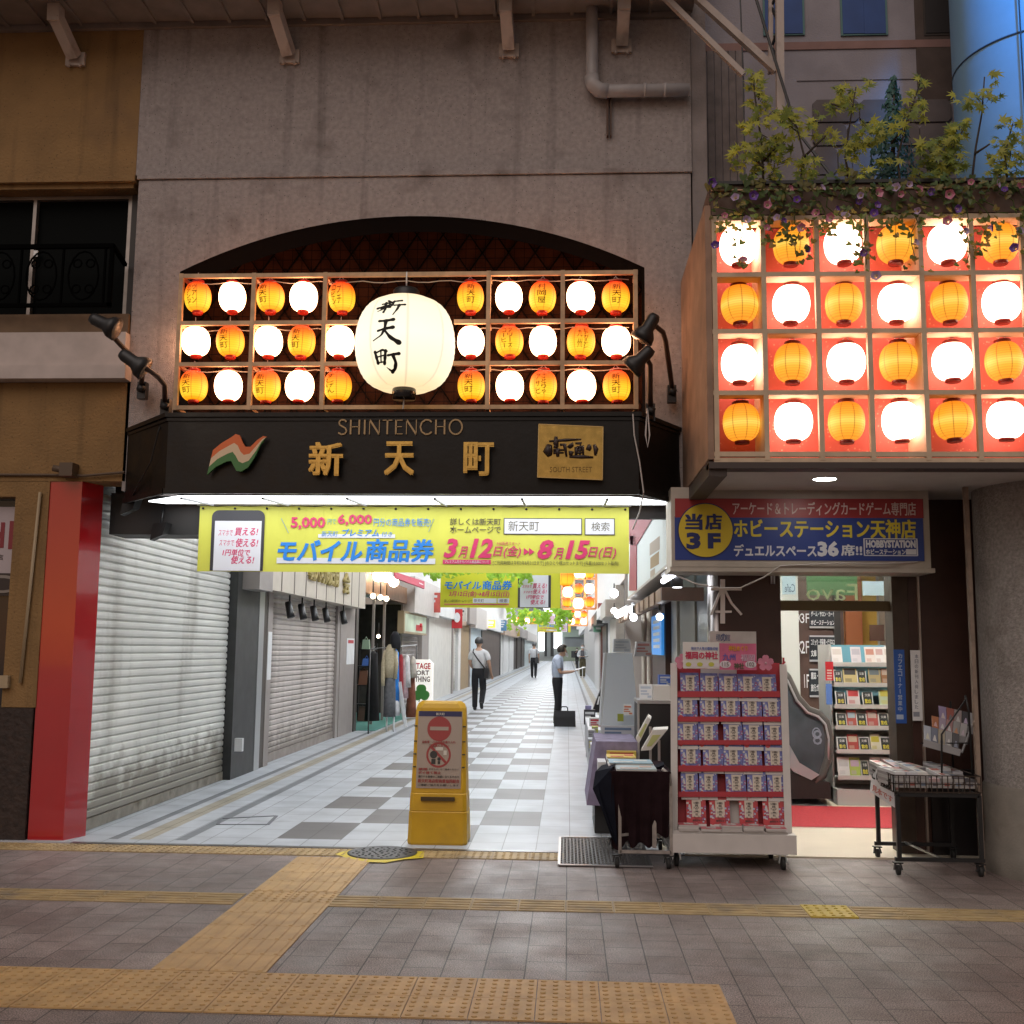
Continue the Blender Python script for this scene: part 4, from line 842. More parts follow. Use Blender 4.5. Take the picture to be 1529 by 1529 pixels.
def vleaf(x, y, s=None, Y=None):
    c = py(x,y,Y or 6.99+rnd.uniform(-.07,.05)); leaf_round(b, c, s or rnd.uniform(.026,.048), Vector((rnd.uniform(-.7,.7),-1,rnd.uniform(-.2,.8))), Vector((rnd.uniform(-.8,.8),0,rnd.uniform(.2,1)))); b.m[-8:] = [1 if rnd.random() < .4 else 0]*8
for k in range(270):
    x = rnd.uniform(1058,1560); vleaf(x, 279+rnd.gauss(0,1)*9 + (x-1060)*(-.008))
for k in range(180):
    x = rnd.uniform(1060,1560); vleaf(x, 312+rnd.gauss(0,1)*11)
for cx, y0, y1, n_ in ((1075,320,345,16),(1105,320,400,16),(1150,320,365,24),(1180,325,372,18),(1200,330,392,14),(1235,325,350,18),(1290,330,392,26),(1285,360,410,8),(1335,325,352,18),(1365,330,402,16),(1445,325,398,20),(1482,325,360,14),(1460,350,385,10),(1525,330,375,12)):
    for k in range(n_): vleaf(cx+rnd.gauss(0,9), rnd.uniform(y0,y1), rnd.uniform(.022,.042))
b.build('foliage', [VL,VL2], vn)
b = MB()
for k in range(18):
    x = 1062+k*27; b.tube([py(x+rnd.uniform(-12,12)+j*6, 282+j*8+rnd.uniform(-5,5), 6.98) for j in range(6)], .004, 4)
for cx,y1 in ((1105,398),(1150,362),(1190,390),(1290,408),(1365,402),(1445,396),(1525,372)): b.tube([py(cx+rnd.uniform(-5,5),y,6.98) for y in range(315,y1,16)],.0035,4)
b.build('tendril', VL, vn)
FM = [mat('flower_purple',(.13,.05,.30),.5,var=.3,vs=30), mat('flower_pink',(.50,.18,.27),.5,var=.2,vs=30), mat('flower_lilac',(.40,.30,.46),.5), mat('flower_throat',(.6,.5,.4),.5)]
protos = []
for c in range(3):
    b = MB(); n = 10
    ring = [( (.040 if k%2 else .047)*math.cos(k*2*math.pi/n), -.012, (.040 if k%2 else .047)*math.sin(k*2*math.pi/n)) for k in range(n)]
    mid = [(.020*math.cos(k*2*math.pi/n), .006, .020*math.sin(k*2*math.pi/n)) for k in range(n)]; inn = [(.007*math.cos(k*2*math.pi/n), .035, .007*math.sin(k*2*math.pi/n)) for k in range(n)]
    b.mi = 0; b.add(ring+mid, [(k,(k+1)%n,n+(k+1)%n,n+k) for k in range(n)]); b.mi = 1; b.add(mid+inn, [(k,(k+1)%n,n+(k+1)%n,n+k) for k in range(n)])
    protos.append((b, [FM[c], FM[2] if c == 0 else FM[3]]))
fl_ = [(1063,273),(1082,322),(1098,295),(1146,306),(1115,328),(1125,292),(1150,300),(1190,298),(1197,340),(1205,372),(1218,318),(1228,280),(1240,325),(1262,322),(1250,312),(1285,292),(1282,300),(1312,288),(1290,377),(1345,290),(1358,275),(1372,283),(1368,362),(1310,306),(1338,280),(1390,286),(1418,290),(1430,312),(1415,330),(1442,345),(1450,272),(1490,274),(1500,283),(1370,315),(1305,318),(1180,282),(1515,370),(1527,275),(1160,325),(1110,388),(1308,482-70),(1068,366),(1523,345),(1480,340),(1145,340),(1170,330)]
me_cache = {}
for i,(x,y) in enumerate(fl_):
    c = (i*7+i//3) % 3; q = py(x,y,6.93+rnd.uniform(-.02,.02))
    if c not in me_cache:
        o = protos[c][0].build('flower', protos[c][1], None); me_cache[c] = o.data
    else: o = bpy.data.objects.new('flower', me_cache[c]); sc.collection.objects.link(o)
    o.parent = vn; o.location = q-Vector(vn.location); o.rotation_euler = (rnd.uniform(-.6,.5),rnd.uniform(0,6),rnd.uniform(-.7,.7)); s_ = rnd.uniform(.5,.85); o.scale = (s_,s_,s_)
# ---------------- round column
CX, CY, CR = 3.66, 8.12, .60
co = thing('round_column', 'thick round column at the right edge, rough grey below and blue lit above', 'column', (CX,CY,0))
CONC = mat('column_plaster',(.30,.275,.26),.9,var=.25,vs=40,bump=.8,bs=70,stain=(.15,.13,.12),ss=2)
b = MB(); b.lathe([(CR,.62),(CR,2.80)],(CX,CY,0),64,caps=False); b.build('shaft', CONC, co)
b = MB(); b.lathe([(CR+.03,0),(CR+.03,.16),(CR+.012,.17),(CR+.012,.60),(CR,.62)],(CX,CY,0),64,caps=False); b.build('plinth', mat('plinth_concrete',(.20,.18,.155),.8,var=.3,vs=3,stain=(.09,.07,.05),ss=3,bump=.2), co)
b = MB(); b.lathe([(CR,2.80),(CR,7.55)],(CX,CY,0),64,caps=False); b.lathe([(CR,7.55),(CR,9.2)],(CX,CY,0),64,caps=False); b.build('upper_shaft', mat('column_upper',(.20,.36,.52),.6,var=.05), co)  # whitish shaft tinted blue, the floodlight's hue put into its base colour
b = MB(); zz = py(1490,38,CY-CR).z; b.lathe([(CR+.002,zz-.008),(CR+.005,zz-.006),(CR+.005,zz+.006),(CR+.002,zz+.008)],(CX,CY,0),64,caps=False); b.tube([(CX-.33,CY-CR+.06,4.8),(CX-.33,CY-CR+.06,9)],.006,5); b.build('seam', mat('seam_dark',(.03,.05,.08),.7), co)
b = MB(); q = py(1452,900,CY-.2); b.box(2.925,2.955,7.99,8.03,0,2.79); b.build('corner_trim', mat('trim_rusty',(.25,.19,.15),.6,var=.3,vs=8), co)
l = bpy.data.lights.new('blue_floodlight','SPOT'); l.energy = 460; l.color = (.0,.36,1.0); l.spot_size = R_(52); l.spot_blend = .7; l.shadow_soft_size = .15
lo = bpy.data.objects.new('blue_floodlight', l); sc.collection.objects.link(lo); lo.location = (3.5,6.0,8.3); lo.rotation_euler = (Vector((3.75,7.6,6.7))-lo.location).to_track_quat('-Z','Y').to_euler()

# =====================================================================  BOOKSHOP FRONT
BRN = mat('shop_brown',(.055,.026,.020),.38,var=.25,vs=3)
sh = thing('bookshop_front', 'dark brown bookshop front with a glass transom over the open entrance', 'shopfront', (2.2,8.7,0))
YE = 8.75
A = lambda x,Y=YE: py(x,1050,Y).x
b = MB(); b.box(A(1358),3.6,YE-.06,YE+.2,.0,2.775); b.build('wall_panel', BRN, sh)
b = MB(); b.box(A(1380),3.2,YE-.085,YE-.061,.0,.66); b.build('lower_panel', mat('opening_shade_black',(.012,.010,.012),.4), sh)  # flat black sheet painted in for the dark of a low opening
b = MB(); x0, x1 = A(1062), A(1167); b.box(x0+.06,x1,YE-.05,YE+.25,0,2.775); b.build('pillar', BRN, sh)
b = MB(); b.tube([(x0+.06,YE+.03,0),(x0+.06,YE+.03,2.775)],.078,16); b.build('steel_edge', mat('steel_edge',(.33,.31,.31),.3,.9), sh)
fr_m = mat('door_frame_bronze',(.075,.055,.042),.4,.5,var=.2)
b = MB(); za = py(1260,912,YE).z; zb2 = py(1260,899,YE).z
b.box(x1,A(1352),YE,YE+.09,za,zb2+.01); b.build('transom_bar', mat('bar_olive',(.11,.085,.04),.4,.5), sh)
b = MB(); b.box(A(1334),A(1358),YE-.055,YE+.15,.0,2.775); b.build('door_jamb', fr_m, sh)
b = MB(); b.box(A(1371),A(1374),YE-.09,YE-.061,.02,2.775); b.build('edge_strip', mat('strip_pale',(.45,.38,.33),.35,.6), sh)
gl = bpy.data.materials.new('clear_glass'); gl.use_nodes = True; n = gl.node_tree; o = n.nodes["Material Output"]; t1 = n.nodes.new("ShaderNodeBsdfTransparent"); t2 = n.nodes.new("ShaderNodeBsdfGlossy"); t2.inputs['Roughness'].default_value = .04; mx = n.nodes.new("ShaderNodeMixShader"); mx.inputs[0].default_value = .09; t1.inputs[0].default_value = (.93,.96,.95,1)
n.links.new(t1.outputs[0], mx.inputs[1]); n.links.new(t2.outputs[0], mx.inputs[2]); n.links.new(mx.outputs[0], o.inputs[0]); GLASS = gl
b = MB(); b.box(x1,A(1334),YE+.03,YE+.036,zb2+.011,2.62); tg = b.build('transom_glass', GLASS, sh)
b = MB(); A_ = py(1205,896,YE); B_ = py(1281,872,YE); V,F = glyphs('Favo', .0, 0)
b.text('Favo', 0,B_.x-A_.x,A_.z,B_.z, lambda u,v,w_: (B_.x-u,YE+.02-w_,v), ext=.003)
b.build('lettering', leafmat('frosted_letter',(.70,.76,.74),.75), tg)
b = MB(); b.box(x1,A(1358),YE-.03,YE+.2,2.62,2.775); b.build('head_panel', mat('head_beige',(.50,.46,.40),.6), sh)
# characters on the pillar
bk = thing('kanji_sign', 'large brushed steel kanji meaning book on the dark brown pillar', 'sign', py(1085,900,YE-.07))
b = MB(); [b.bar(py(*p,YE-.065+.0015*i),py(*c,YE-.065+.0015*i),.036,.018) for i,(p,c) in enumerate((((1061,880),(1107,880)),((1079,865),(1079,931)),((1076,881),(1069,900)),((1069,900),(1061.5,918)),((1082,881),(1092,901)),((1092,901),(1107,918)),((1068,913.5),(1092,913.5))))]; b.build('character', mat('letter_steel',(.82,.80,.78),.35,.1), bk)
bp_ = thing('steel_plate', 'brushed steel name plate with blue lettering low on the brown pillar', 'plate', py(1095,960,YE-.07))
b = MB(); prect(b,1060,943,1129,992,YE-.066,.012); b.build('plate', mat('plate_steel',(.60,.60,.60),.3,.75,var=.1,vs=10), bp_)
b = MB(); ptext(b,'積文館',1069,947,1090,957,YE-.067,0); ptext(b,'の',1076,946,1084,958,YE-.068,1); b.build('lettering', [mat('plate_blue',(.05,.10,.22),.5),mat('plate_blue2',(.02,.05,.2),.5)], bp_)
# HOBBYSTATION sign box
YH = 8.2
hb = thing('shop_sign', 'blue and red shop sign board with a yellow disc above the bookshop entrance', 'sign', py(1190,838,YH))
b = MB(); p0 = py(1003,846,YH); p1 = py(1386,728,YH); b.box(p0.x,p1.x,YH+.006,YH+.42,p0.z,p1.z); b.box(p0.x-.01,p1.x+.03,YH+.01,YH+.44,p0.z-.035,p0.z-.001); b.build('casing', mat('casing_cream',(.44,.40,.35),.55,var=.1,stain=(.3,.26,.2)), hb)
b = MB(); prect(b,1008,772,1378,836,YH,.005); b.mi = 1; prect(b,1008,745,1378,772.5,YH-.001,.006)
b.build('face', [mat('sign_blue',(.018,.045,.235),.4), mat('sign_red',(.30,.025,.03),.4)], hb)
b = MB(); c_ = py(1053.5,792,YH); 
b.mi = 0; b.prism([(c_.x+.212*math.cos(k*math.pi/24),c_.z+.212*math.sin(k*math.pi/24)) for k in range(48)],'y',YH-.004,YH-.002)
b.mi = 1; b.prism([(c_.x+.204*math.cos(k*math.pi/24),c_.z+.204*math.sin(k*math.pi/24)) for k in range(48)],'y',YH-.007,YH-.0045)
ptext(b,'当',1023,767,1049,791,YH-.0075,0,bold=.04); ptext(b,'店',1053,767,1078,791,YH-.0075,0,bold=.04); ptext(b,'3',1025,795,1046,820,YH-.0075,0,bold=.05); ptext(b,'F',1057,796,1076,819,YH-.0075,0,bold=.05)
b.build('disc', [mat('disc_navy',(.012,.02,.11),.5), mat('disc_yellow',(.60,.45,.03),.45)], hb)
b = MB(); ptext(b,'アーケード＆トレーディングカードゲーム専門店',1094,750,1367,769,YH-.002,0,bold=.012); ptext(b,'ホビーステーション天神店',1096,776,1367,803,YH-.001,1,bold=.03)
ptext(b,'デュエルスペース',1096,813,1219,831,YH-.001,2,bold=.03); ptext(b,'36',1221,808,1252,831,YH-.001,2,bold=.05); ptext(b,'席!!',1256,813,1287,830,YH-.001,2,bold=.03)
for r_ in ((1290,804,1370,805),(1290,829,1370,830),(1290,804,1291,830),(1369,804,1370,830)): prect(b,*r_,YH-.003,.002,2)
ptext(b,'HOBBYSTATION',1293,806.5,1367,818,YH-.002,2,bold=.055); ptext(b,'ホビーステーション',1293,820,1352,828,YH-.002,2,bold=.03); prect(b,1353,820,1368,828,YH-.002,.002,2)
b.build('lettering', [mat('letter_pink',(.66,.52,.50),.5), mat('letter_yellow',(.66,.55,.05),.5), mat('letter_white',(.66,.68,.74),.5)], hb)
b = MB(); b.tube([py(1000,855,YH+.1),py(1040,872,YH),py(1075,878,YH-.0),py(1105,878,YH),py(1140,862,YH),py(1165,845,YH),py(1250,841,YH-.02),py(1320,842,YH-.02),py(1370,839,YH)],.006,5); tag(b.build('cable', WIRE, loc=py(1105,878,YH)), 'pale cable sagging in front of the brown pillar under the blue sign', 'cable')
b = MB(); b.tube([py(1152,848,YE-.1),py(1152,872,YE-.1)],.008,6); b.tube([py(1156,848,YE-.1),py(1156,872,YE-.1)],.008,6); tag(b.build('pipe', CHROME, loc=py(1154,860,YE-.1)), 'pair of short steel pipe ends on the brown pillar top', 'pipe')
# ---------------- inside the shop
ins = thing('shop_interior_wall', 'dark brown inner wall and warm coloured partitions seen through the entrance', 'wall', (2.6,13,0))
YI = 13.2
I = lambda x,Y=YI: py(x,1000,Y).x
b = MB(); b.box(I(1189),I(1262),YI,YI+.1,.012,3.2); b.build('brown_panel', mat('inner_brown',(.085,.045,.035),.5,var=.15), ins)
b = MB(); b.box(I(1160),I(1189),YI-.2,YI-.1,.012,3.2); b.build('pale_panel', mat('inner_pale',(.55,.56,.53),.5), ins)
b = MB(); b.box(I(1246),I(1255),YI-.06,YI-.01,.012,3.2); b.build('black_post', DARK, ins)
YW = 16.5
for nm, x0_, x1_, m_ in (('yellow_panel',1240,1265,mat('w_yellow',(.62,.40,.10),.6)),('orange_pillar',1265,1290,mat('w_orange',(.36,.12,.045),.5)),('amber_panel',1290,1312,mat('w_amber',(.72,.47,.10),.6)),('grey_panel',1312,1350,mat('w_grey',(.42,.42,.43),.6))):
    b = MB(); dy = {'orange_pillar':-.4}.get(nm,0); b.box(I(x0_,YW+dy),I(x1_,YW+dy),YW+dy,YW+dy+.1,.012,3.2); b.build(nm, m_, ins)
b = MB(); b.box(.95,6.0,8.96,18,2.95,3.0); b.build('ceiling', mat('shop_ceiling',(.70,.69,.66),.7), ins)
b = MB(); b.box(4.7,4.75,8.96,18,.012,2.95); b.box(.95,6,17.9,17.95,.012,2.95); b.build('side_wall', mat('side_pale',(.55,.5,.45),.7), ins)
b = MB(); b.box(I(1313,16),I(1334,16),15.9,16.1,.9,1.62); b.box(I(1316,16)-.2,I(1316,16),15.8,15.83,1.72,1.95); b.build('counter', mat('counter_brown',(.10,.05,.035),.5), ins)
b = MB(); g_ = py(1205,865,11.5); g2 = py(1281,899,11.5); b.box(g_.x,g2.x,11.5,11.53,2.15,2.60); b.mi = 1; b.box(g2.x+.06,g2.x+.6,11.5,11.53,2.15,2.3); b.box(py(1168,870,11.4).x,py(1188,870,11.4).x,11.4,11.43,2.15,2.62)
b.mi = 2; A_ = py(1172,884,11.39); B_ = py(1187,872,11.39); b.text('Cafe',0,B_.x-A_.x,A_.z,B_.z,lambda u,v,w_:(B_.x-u,11.395-w_,v),ext=.003)
b.build('hanging_board', [mat('board_green',(.045,.13,.045),.5), mat('board_paleblue',(.45,.60,.68),.5), mat('board_navy',(.08,.13,.2),.5)], ins)
for i, (x, y) in enumerate(((2.15,9.6),(2.9,9.6),(2.4,11.5),(3.2,11.5),(2.2,13.0),(3.6,14.5),(1.5,10.5))):
    t_ = thing('ceiling_lamp', f'lit square ceiling lamp inside the bookshop, number {i+1} from the entrance' if False else ('lit ceiling lamp just inside the shop door on the left','lit ceiling lamp just inside the shop door on the right','lit ceiling lamp over the left part of the shop hall','lit ceiling lamp above the grey bookshelf','lit ceiling lamp by the escalator wall','lit ceiling lamp over the yellow partition','lit ceiling lamp beyond the brown pillar')[i], 'lamp', (x,y,2.94))
    b = MB(); b.box(x-.2,x+.2,y-.2,y+.2,2.925,2.946); b.build('diffuser', mat('lamp_glow',(1,1,1),.5,emit=(1,.95,.87),es=42), t_)
    b = MB(); [b.bar((x+a*.21,y+c*.21,2.938),(x+d*.21,y+e*.21,2.938),.02) for a,c,d,e in ((-1,-1,1,-1),(1,-1,1,1),(1,1,-1,1),(-1,1,-1,-1))]; b.build('frame', WHITE, t_)
# floor guide signs
for i,(fl__, y0, y1, lines) in enumerate((('3F',908,938,['ゲーム・サロン・カード','ホビーステーション']),('2F',949,988,['コミック・児童書・ビジネス','文庫']),('1F',999,1041,['雑誌・文芸書・文庫','旅行ガイド・実用書']))):
    Yg = YI-.03; t_ = thing('floor_guide', f'black floor guide panel marked {fl__} on the inner brown wall', 'sign', py(1230,(y0+y1)/2,Yg), 'floor guide panels')
    b = MB(); prect(b,1209,y0,1250,y1,Yg-.012,.012); b.mi = 1; prect(b,1209,y0,1250,y0+2,Yg-.014,.002); prect(b,1209,y1-2.5,1250,y1,Yg-.014,.002); b.build('panel', [mat('guide_black',(.022,.026,.035),.4), mat('guide_silver',(.55,.55,.57),.35,.5)], t_)
    b = MB(); h = (y1-y0)/2
    for k, s_ in enumerate(lines): ptext(b, s_, 1211, y0+5+k*h*.85, 1246 if len(s_) > 4 else 1219, y0+5+k*h*.85+h*.5, Yg-.013, 0, bold=.02)
    ptext(b, '⇱' if False else fl__, 1196 if i < 2 else 1201, y0+8, 1208, y0+8+h*.95, Yg-.002, 0)
    if i < 2: ptext(b, 'K', 1192, y0+9, 1196.5, y0+9+h*.8, Yg-.002, 0)
    b.build('lettering', mat('guide_white',(.75,.75,.76),.5), t_)
# escalator
es = thing('escalator', 'escalator with a black handrail and glass side inside the shop entrance', 'escalator', (2.4,11.5,0))
Ye = 11.35
out = [(1150,985),(1176,1012),(1190,1042),(1206,1060),(1222,1066),(1233,1078),(1238,1100),(1237,1130),(1228,1158),(1216,1168)]
for dy, nm in ((0,'handrail'),(.9,'handrail')):
    b = MB(); b.tube([py(x,y,Ye)+Vector((0,dy,0)) for x,y in out],.045,8); b.build(nm, mat('handrail_grey',(.09,.085,.08),.3), es)
    b = MB(); P2 = [py(x,y,Ye) for x,y in out]; low = [py(x,y,Ye) for x,y in ((1206,1166),(1185,1140),(1168,1110),(1150,1080))]
    b.prism([(p.x,p.z) for p in P2]+[(p.x,p.z) for p in low],'y',Ye-.006+dy,Ye+.006+dy); b.build('balustrade', mat('balustrade_grey',(.075,.09,.105),.15,var=.35,vs=3), es)
    b = MB(); b.tube([py(x,y+4,Ye-.03)+Vector((0,dy,0)) for x,y in out[:-2]],.016,6); b.build('inner_trim', mat('trim_pale',(.55,.56,.58),.35,.4), es)
b = MB(); b.prism([(py(x,y,Ye).x,py(x,y,Ye).z) for x,y in ((1150,1078),(1170,1098),(1192,1138),(1222,1156),(1210,1164),(1184,1152),(1165,1130),(1150,1105))],'y',Ye-.05,Ye-.008); b.build('skirt', mat('skirt_steel',(.55,.58,.63),.3,.6), es)
b = MB(); b.prism([(py(x,y,Ye).x,py(x,y,Ye).z) for x,y in ((1150,1107),(1165,1132),(1186,1156),(1238,1168),(1240,1192),(1150,1192))],'y',Ye-.04,Ye+.95); b.build('truss_casing', DARK, es)
b = MB()
for k in range(9):
    p = py(1200-k*9,1130-k*17,Ye+.45); b.box(p.x-.12,p.x+.05,Ye+.02,Ye+.88,p.z-.1,p.z)
b.build('step', mat('step_grey',(.12,.13,.14),.4,.5), es)
b = MB(); ptext(b,'8',1214,1090,1227,1112,Ye-.008,0); ptext(b,'8',1222,1092,1230,1112,Ye-.008,0) if False else None; b.tube([py(1219,1095+6*0,Ye-.01)+Vector((.04*math.cos(k*.63),0,.055*math.sin(k*.63))) for k in range(11)],.006,5); b.build('sticker', mat('sticker_grey',(.25,.29,.36),.5), es)
mt = MB(); mt.quad((1.3,9.88,.017),(3.4,9.88,.017),(3.4,11.2,.017),(1.3,11.2,.017)); tag(mt.build('door_mat', mat('mat_red',(.36,.022,.03),.85,var=.15,vs=40,bump=.5,bs=200), loc=(2.4,10.5,.012)), 'red floor mat inside the bookshop entrance', 'mat')
mt = MB(); mt.box(1.5,2.62,11.22,11.9,.013,.02); tag(mt.build('floor_plate', mat('plate_dark',(.16,.16,.17),.4,.6,var=.2), loc=(2.2,11.5,.012)), 'dark metal floor plate at the foot of the escalator', 'plate')
# =====================================================================  ARCADE INTERIOR
def shutter(mb, X, y0, y1, z0, z1, per=.072, dep=.016, sg=1):
    n = int((z1-z0)/per); prof = []
    for k in range(n):
        z = z0+k*(z1-z0)/n; h = (z1-z0)/n
        prof += [(0,z),(dep*.9,z+h*.18),(dep,z+h*.5),(dep*.8,z+h*.8),(0,z+h*.93)]
    prof.append((0,z1)); mb.smooth = False
    vs = [(X+sg*p,y0,z) for p,z in prof]+[(X+sg*p,y1,z) for p,z in prof]; m_ = len(prof)
    mb.add(vs, [((i,m_+i,m_+i+1,i+1) if sg < 0 else (i,i+1,m_+i+1,m_+i)) for i in range(m_-1)])
def streak(m_, col, sx=(1,.8,.12), lo=.52, hi=.72, gz_=None):
    """rain streaks and grime near the foot"""
    n = m_.node_tree; L = n.links; p = n.nodes["Principled BSDF"]; lk = p.inputs['Base Color'].links; old = lk[0].from_socket if lk else None
    tc = n.nodes.new("ShaderNodeTexCoord"); mp = n.nodes.new("ShaderNodeMapping"); mp.inputs['Scale'].default_value = sx; L.new(tc.outputs['Object'], mp.inputs[0])
    t = n.nodes.new("ShaderNodeTexNoise"); t.inputs['Scale'].default_value = 3; t.inputs['Detail'].default_value = 7; L.new(mp.outputs[0], t.inputs['Vector'])
    r = n.nodes.new("ShaderNodeMapRange"); r.inputs[1].default_value = lo; r.inputs[2].default_value = hi; r.inputs[4].default_value = .65; L.new(t.outputs['Fac'], r.inputs[0]); f = r.outputs[0]
    if gz_:
        s = n.nodes.new("ShaderNodeSeparateXYZ"); L.new(tc.outputs['Object'], s.inputs[0]); t2 = n.nodes.new("ShaderNodeTexNoise"); t2.inputs['Scale'].default_value = 5; t2.inputs['Detail'].default_value = 6; L.new(tc.outputs['Object'], t2.inputs['Vector'])
        a = n.nodes.new("ShaderNodeMath"); a.operation = 'MULTIPLY_ADD'; L.new(t2.outputs['Fac'], a.inputs[0]); a.inputs[1].default_value = -.9; L.new(s.outputs[2], a.inputs[2])
        r3 = n.nodes.new("ShaderNodeMapRange"); r3.inputs[1].default_value = gz_-.55; r3.inputs[2].default_value = gz_-.25; r3.inputs[3].default_value = .8; r3.inputs[4].default_value = 0; L.new(a.outputs[0], r3.inputs[0])
        mx = n.nodes.new("ShaderNodeMath"); mx.operation = 'MAXIMUM'; L.new(f, mx.inputs[0]); L.new(r3.outputs[0], mx.inputs[1]); f = mx.outputs[0]
    x = n.nodes.new("ShaderNodeMix"); x.data_type = 'RGBA'; L.new(f, x.inputs[0]); x.inputs[7].default_value = (*col,1)
    if old: L.new(old, x.inputs[6])
    else: x.inputs[6].default_value = p.inputs['Base Color'].default_value
    L.new(x.outputs[2], p.inputs['Base Color'])
SHU = mat('shutter_grey',(.68,.68,.64),.42,.15,var=.1,vs=1.5); streak(SHU,(.16,.135,.095),lo=.56,hi=.8,gz_=.42)
SHU2 = mat('shutter_beige',(.52,.47,.44),.45,.1,var=.08,vs=2); streak(SHU2,(.2,.17,.14),gz_=.3)
SHU3 = mat('shutter_brownish',(.22,.19,.175),.5,var=.1)
PLA = mat('shop_taupe',(.33,.295,.275),.6,var=.06); PALE = mat('shop_pale',(.74,.74,.73),.6,var=.06,vs=2); CHAR = mat('charcoal_pillar',(.045,.047,.047),.5,var=.2,vs=6)
XL = -4.03
s1 = thing('roller_shutter', 'wide pale closed roller shutter with dirty foot right behind the red column', 'shutter', (XL,10.8,0), 'closed roller shutters')
b = MB(); shutter(b, XL-.01, 8.87, 12.62, .10, 2.86); b.build('curtain', SHU, s1)
b = MB(); b.box(XL-.03,XL+.012,8.87,12.62,.008,.10); b.build('bottom_bar', mat('bar_stained',(.26,.235,.19),.5,.2,var=.3,vs=6,stain=(.10,.08,.05),ss=5), s1)
b = MB(); b.box(XL-.2,XL-.05,8.85,12.9,.004,5.2); b.build('backing_wall', DARK, s1)
p1_ = thing('pillar', 'charcoal pillar with a silver edge between the first two shutters', 'pillar', (XL,13.1,0))
b = MB(); b.box(-4.4,-3.93,12.63,13.55,.004,5.2); b.build('body', CHAR, p1_)
b = MB(); b.box(-4.0,-3.925,13.552,13.78,.004,3); b.build('edge', mat('silver_edge',(.45,.47,.48),.35,.5), p1_)
b = MB(); b.box(-4.3,-3.95,13.782,14.0,.004,3); b.build('jamb', mat('jamb_brown',(.085,.07,.06),.5), p1_)
q = py(357,1112,12.6); b = MB(); b.box(q.x-.045,q.x+.045,12.57,12.63,q.z-.075,q.z+.075); tag(b.build('outlet_box', WHITE, loc=q), 'small white outlet box low on the charcoal pillar', 'box')
Y0, Y1, Y2 = 14.0, yat(500,XL), yat(530,XL)
s2 = thing('roller_shutter', 'beige closed roller shutter under the grooved cream signboard', 'shutter', (XL,16,0), 'closed roller shutters')
b = MB(); shutter(b, XL-.02, Y0+.25, Y1, .12, 2.3); b.build('curtain', SHU2, s2)
b = MB(); b.box(XL-.03,XL+.005,Y0+.25,Y1,.006,.12); b.build('bottom_bar', mat('bar_beige',(.30,.26,.23),.5,var=.2), s2)
b = MB(); b.box(XL-.05,XL+.09,Y0+.02,Y0+.24,.004,2.35); b.build('guide_rail', PLA, s2); b = MB(); b.box(XL-.05,XL+.04,Y1+.005,Y1+.2,.004,2.35); b.build('guide_rail', PLA, s2)
b = MB(); b.box(XL-.2,XL-.06,Y0,Y2,.004,5.2); b.build('backing_wall', DARK, s2)
p2_ = thing('pillar', 'taupe pillar carrying a white notice with a red heading', 'pillar', (XL,19.2,0))
b = MB(); b.box(-4.4,-3.98,Y1+.22,Y2-.3,.004,2.4); b.build('body', PLA, p2_); b = MB(); b.box(-4.4,-3.96,Y2-.29,Y2-.05,.004,2.4); b.build('edge', mat('edge_dark',(.06,.05,.045),.5), p2_)
b = MB(); b.box(-3.979,-3.974,Y1+.75,Y1+1.45,1.25,1.72); b.mi = 1; b.box(-3.9739,-3.972,Y1+.85,Y1+1.35,1.63,1.69); tag(b.build('paper_notice', [WHITE,RED], loc=(-3.97,Y1+1,1.5)), 'white paper notice with red heading taped to the taupe pillar', 'notice')
b = MB(); b.box(XL+.091,XL+.095,Y0+.04,Y0+.22,1.12,1.75); tag(b.build('paper_notice', WHITE, loc=(XL,Y0+.1,1.4)), 'narrow white paper taped to the shutter rail beside the charcoal pillar', 'notice')
f2 = thing('fascia_board', 'cream grooved signboard with gold lettering above the beige shutter', 'signboard', (-3.8,16,2.3))
FA, FB = 13.4, yat(546,-3.72); b = MB(); b.box(-4.3,-3.75,FA,FB,2.27,3.3); b.build('board', mat('fascia_cream',(.56,.50,.42),.55,var=.05), f2)
b = MB(); 
for k in range(9): y = FA+.5+k*(FB-FA-.5)/9; b.box(-3.751,-3.745,y,y+.03,2.275,3.3)
b.build('groove', mat('groove_brown',(.16,.13,.11),.6), f2)
b = MB(); b.box(-4.2,-3.72,FA-.6,FA-.02,2.24,3.3); b.build('end_panel', PLA, f2)
b = MB(); b.text('新天町商店街',FA+1.9,FA+3.9,2.52,2.98,side(-3.745),bold=.04,ext=.03); b.text('会',FA+4.3,FA+4.75,2.45,2.8,side(-3.745),bold=.03,ext=.03); b.build('gold_lettering', mat('gold_dull',(.50,.40,.16),.45,.5), f2)
for i,x in enumerate((430,449,467,485,511)):
    y = yat(x,-3.86); t_ = thing('track_spotlight', f'black track spotlight, {ORD[i]} from left under the cream signboard', 'spotlight', (-3.86,y,2.27), 'track spotlights under the cream signboard')
    b = MB(); b.bar((-3.86,y,2.27),(-3.86,y,2.16),.02); b.build('stem', BLACK, t_); b = MB(); b.tube([(-3.88,y,2.17),(-3.84,y-.03,2.02),(-3.82,y-.04,1.96)],[.045,.05,.055],10); b.build('head', BLACK, t_)
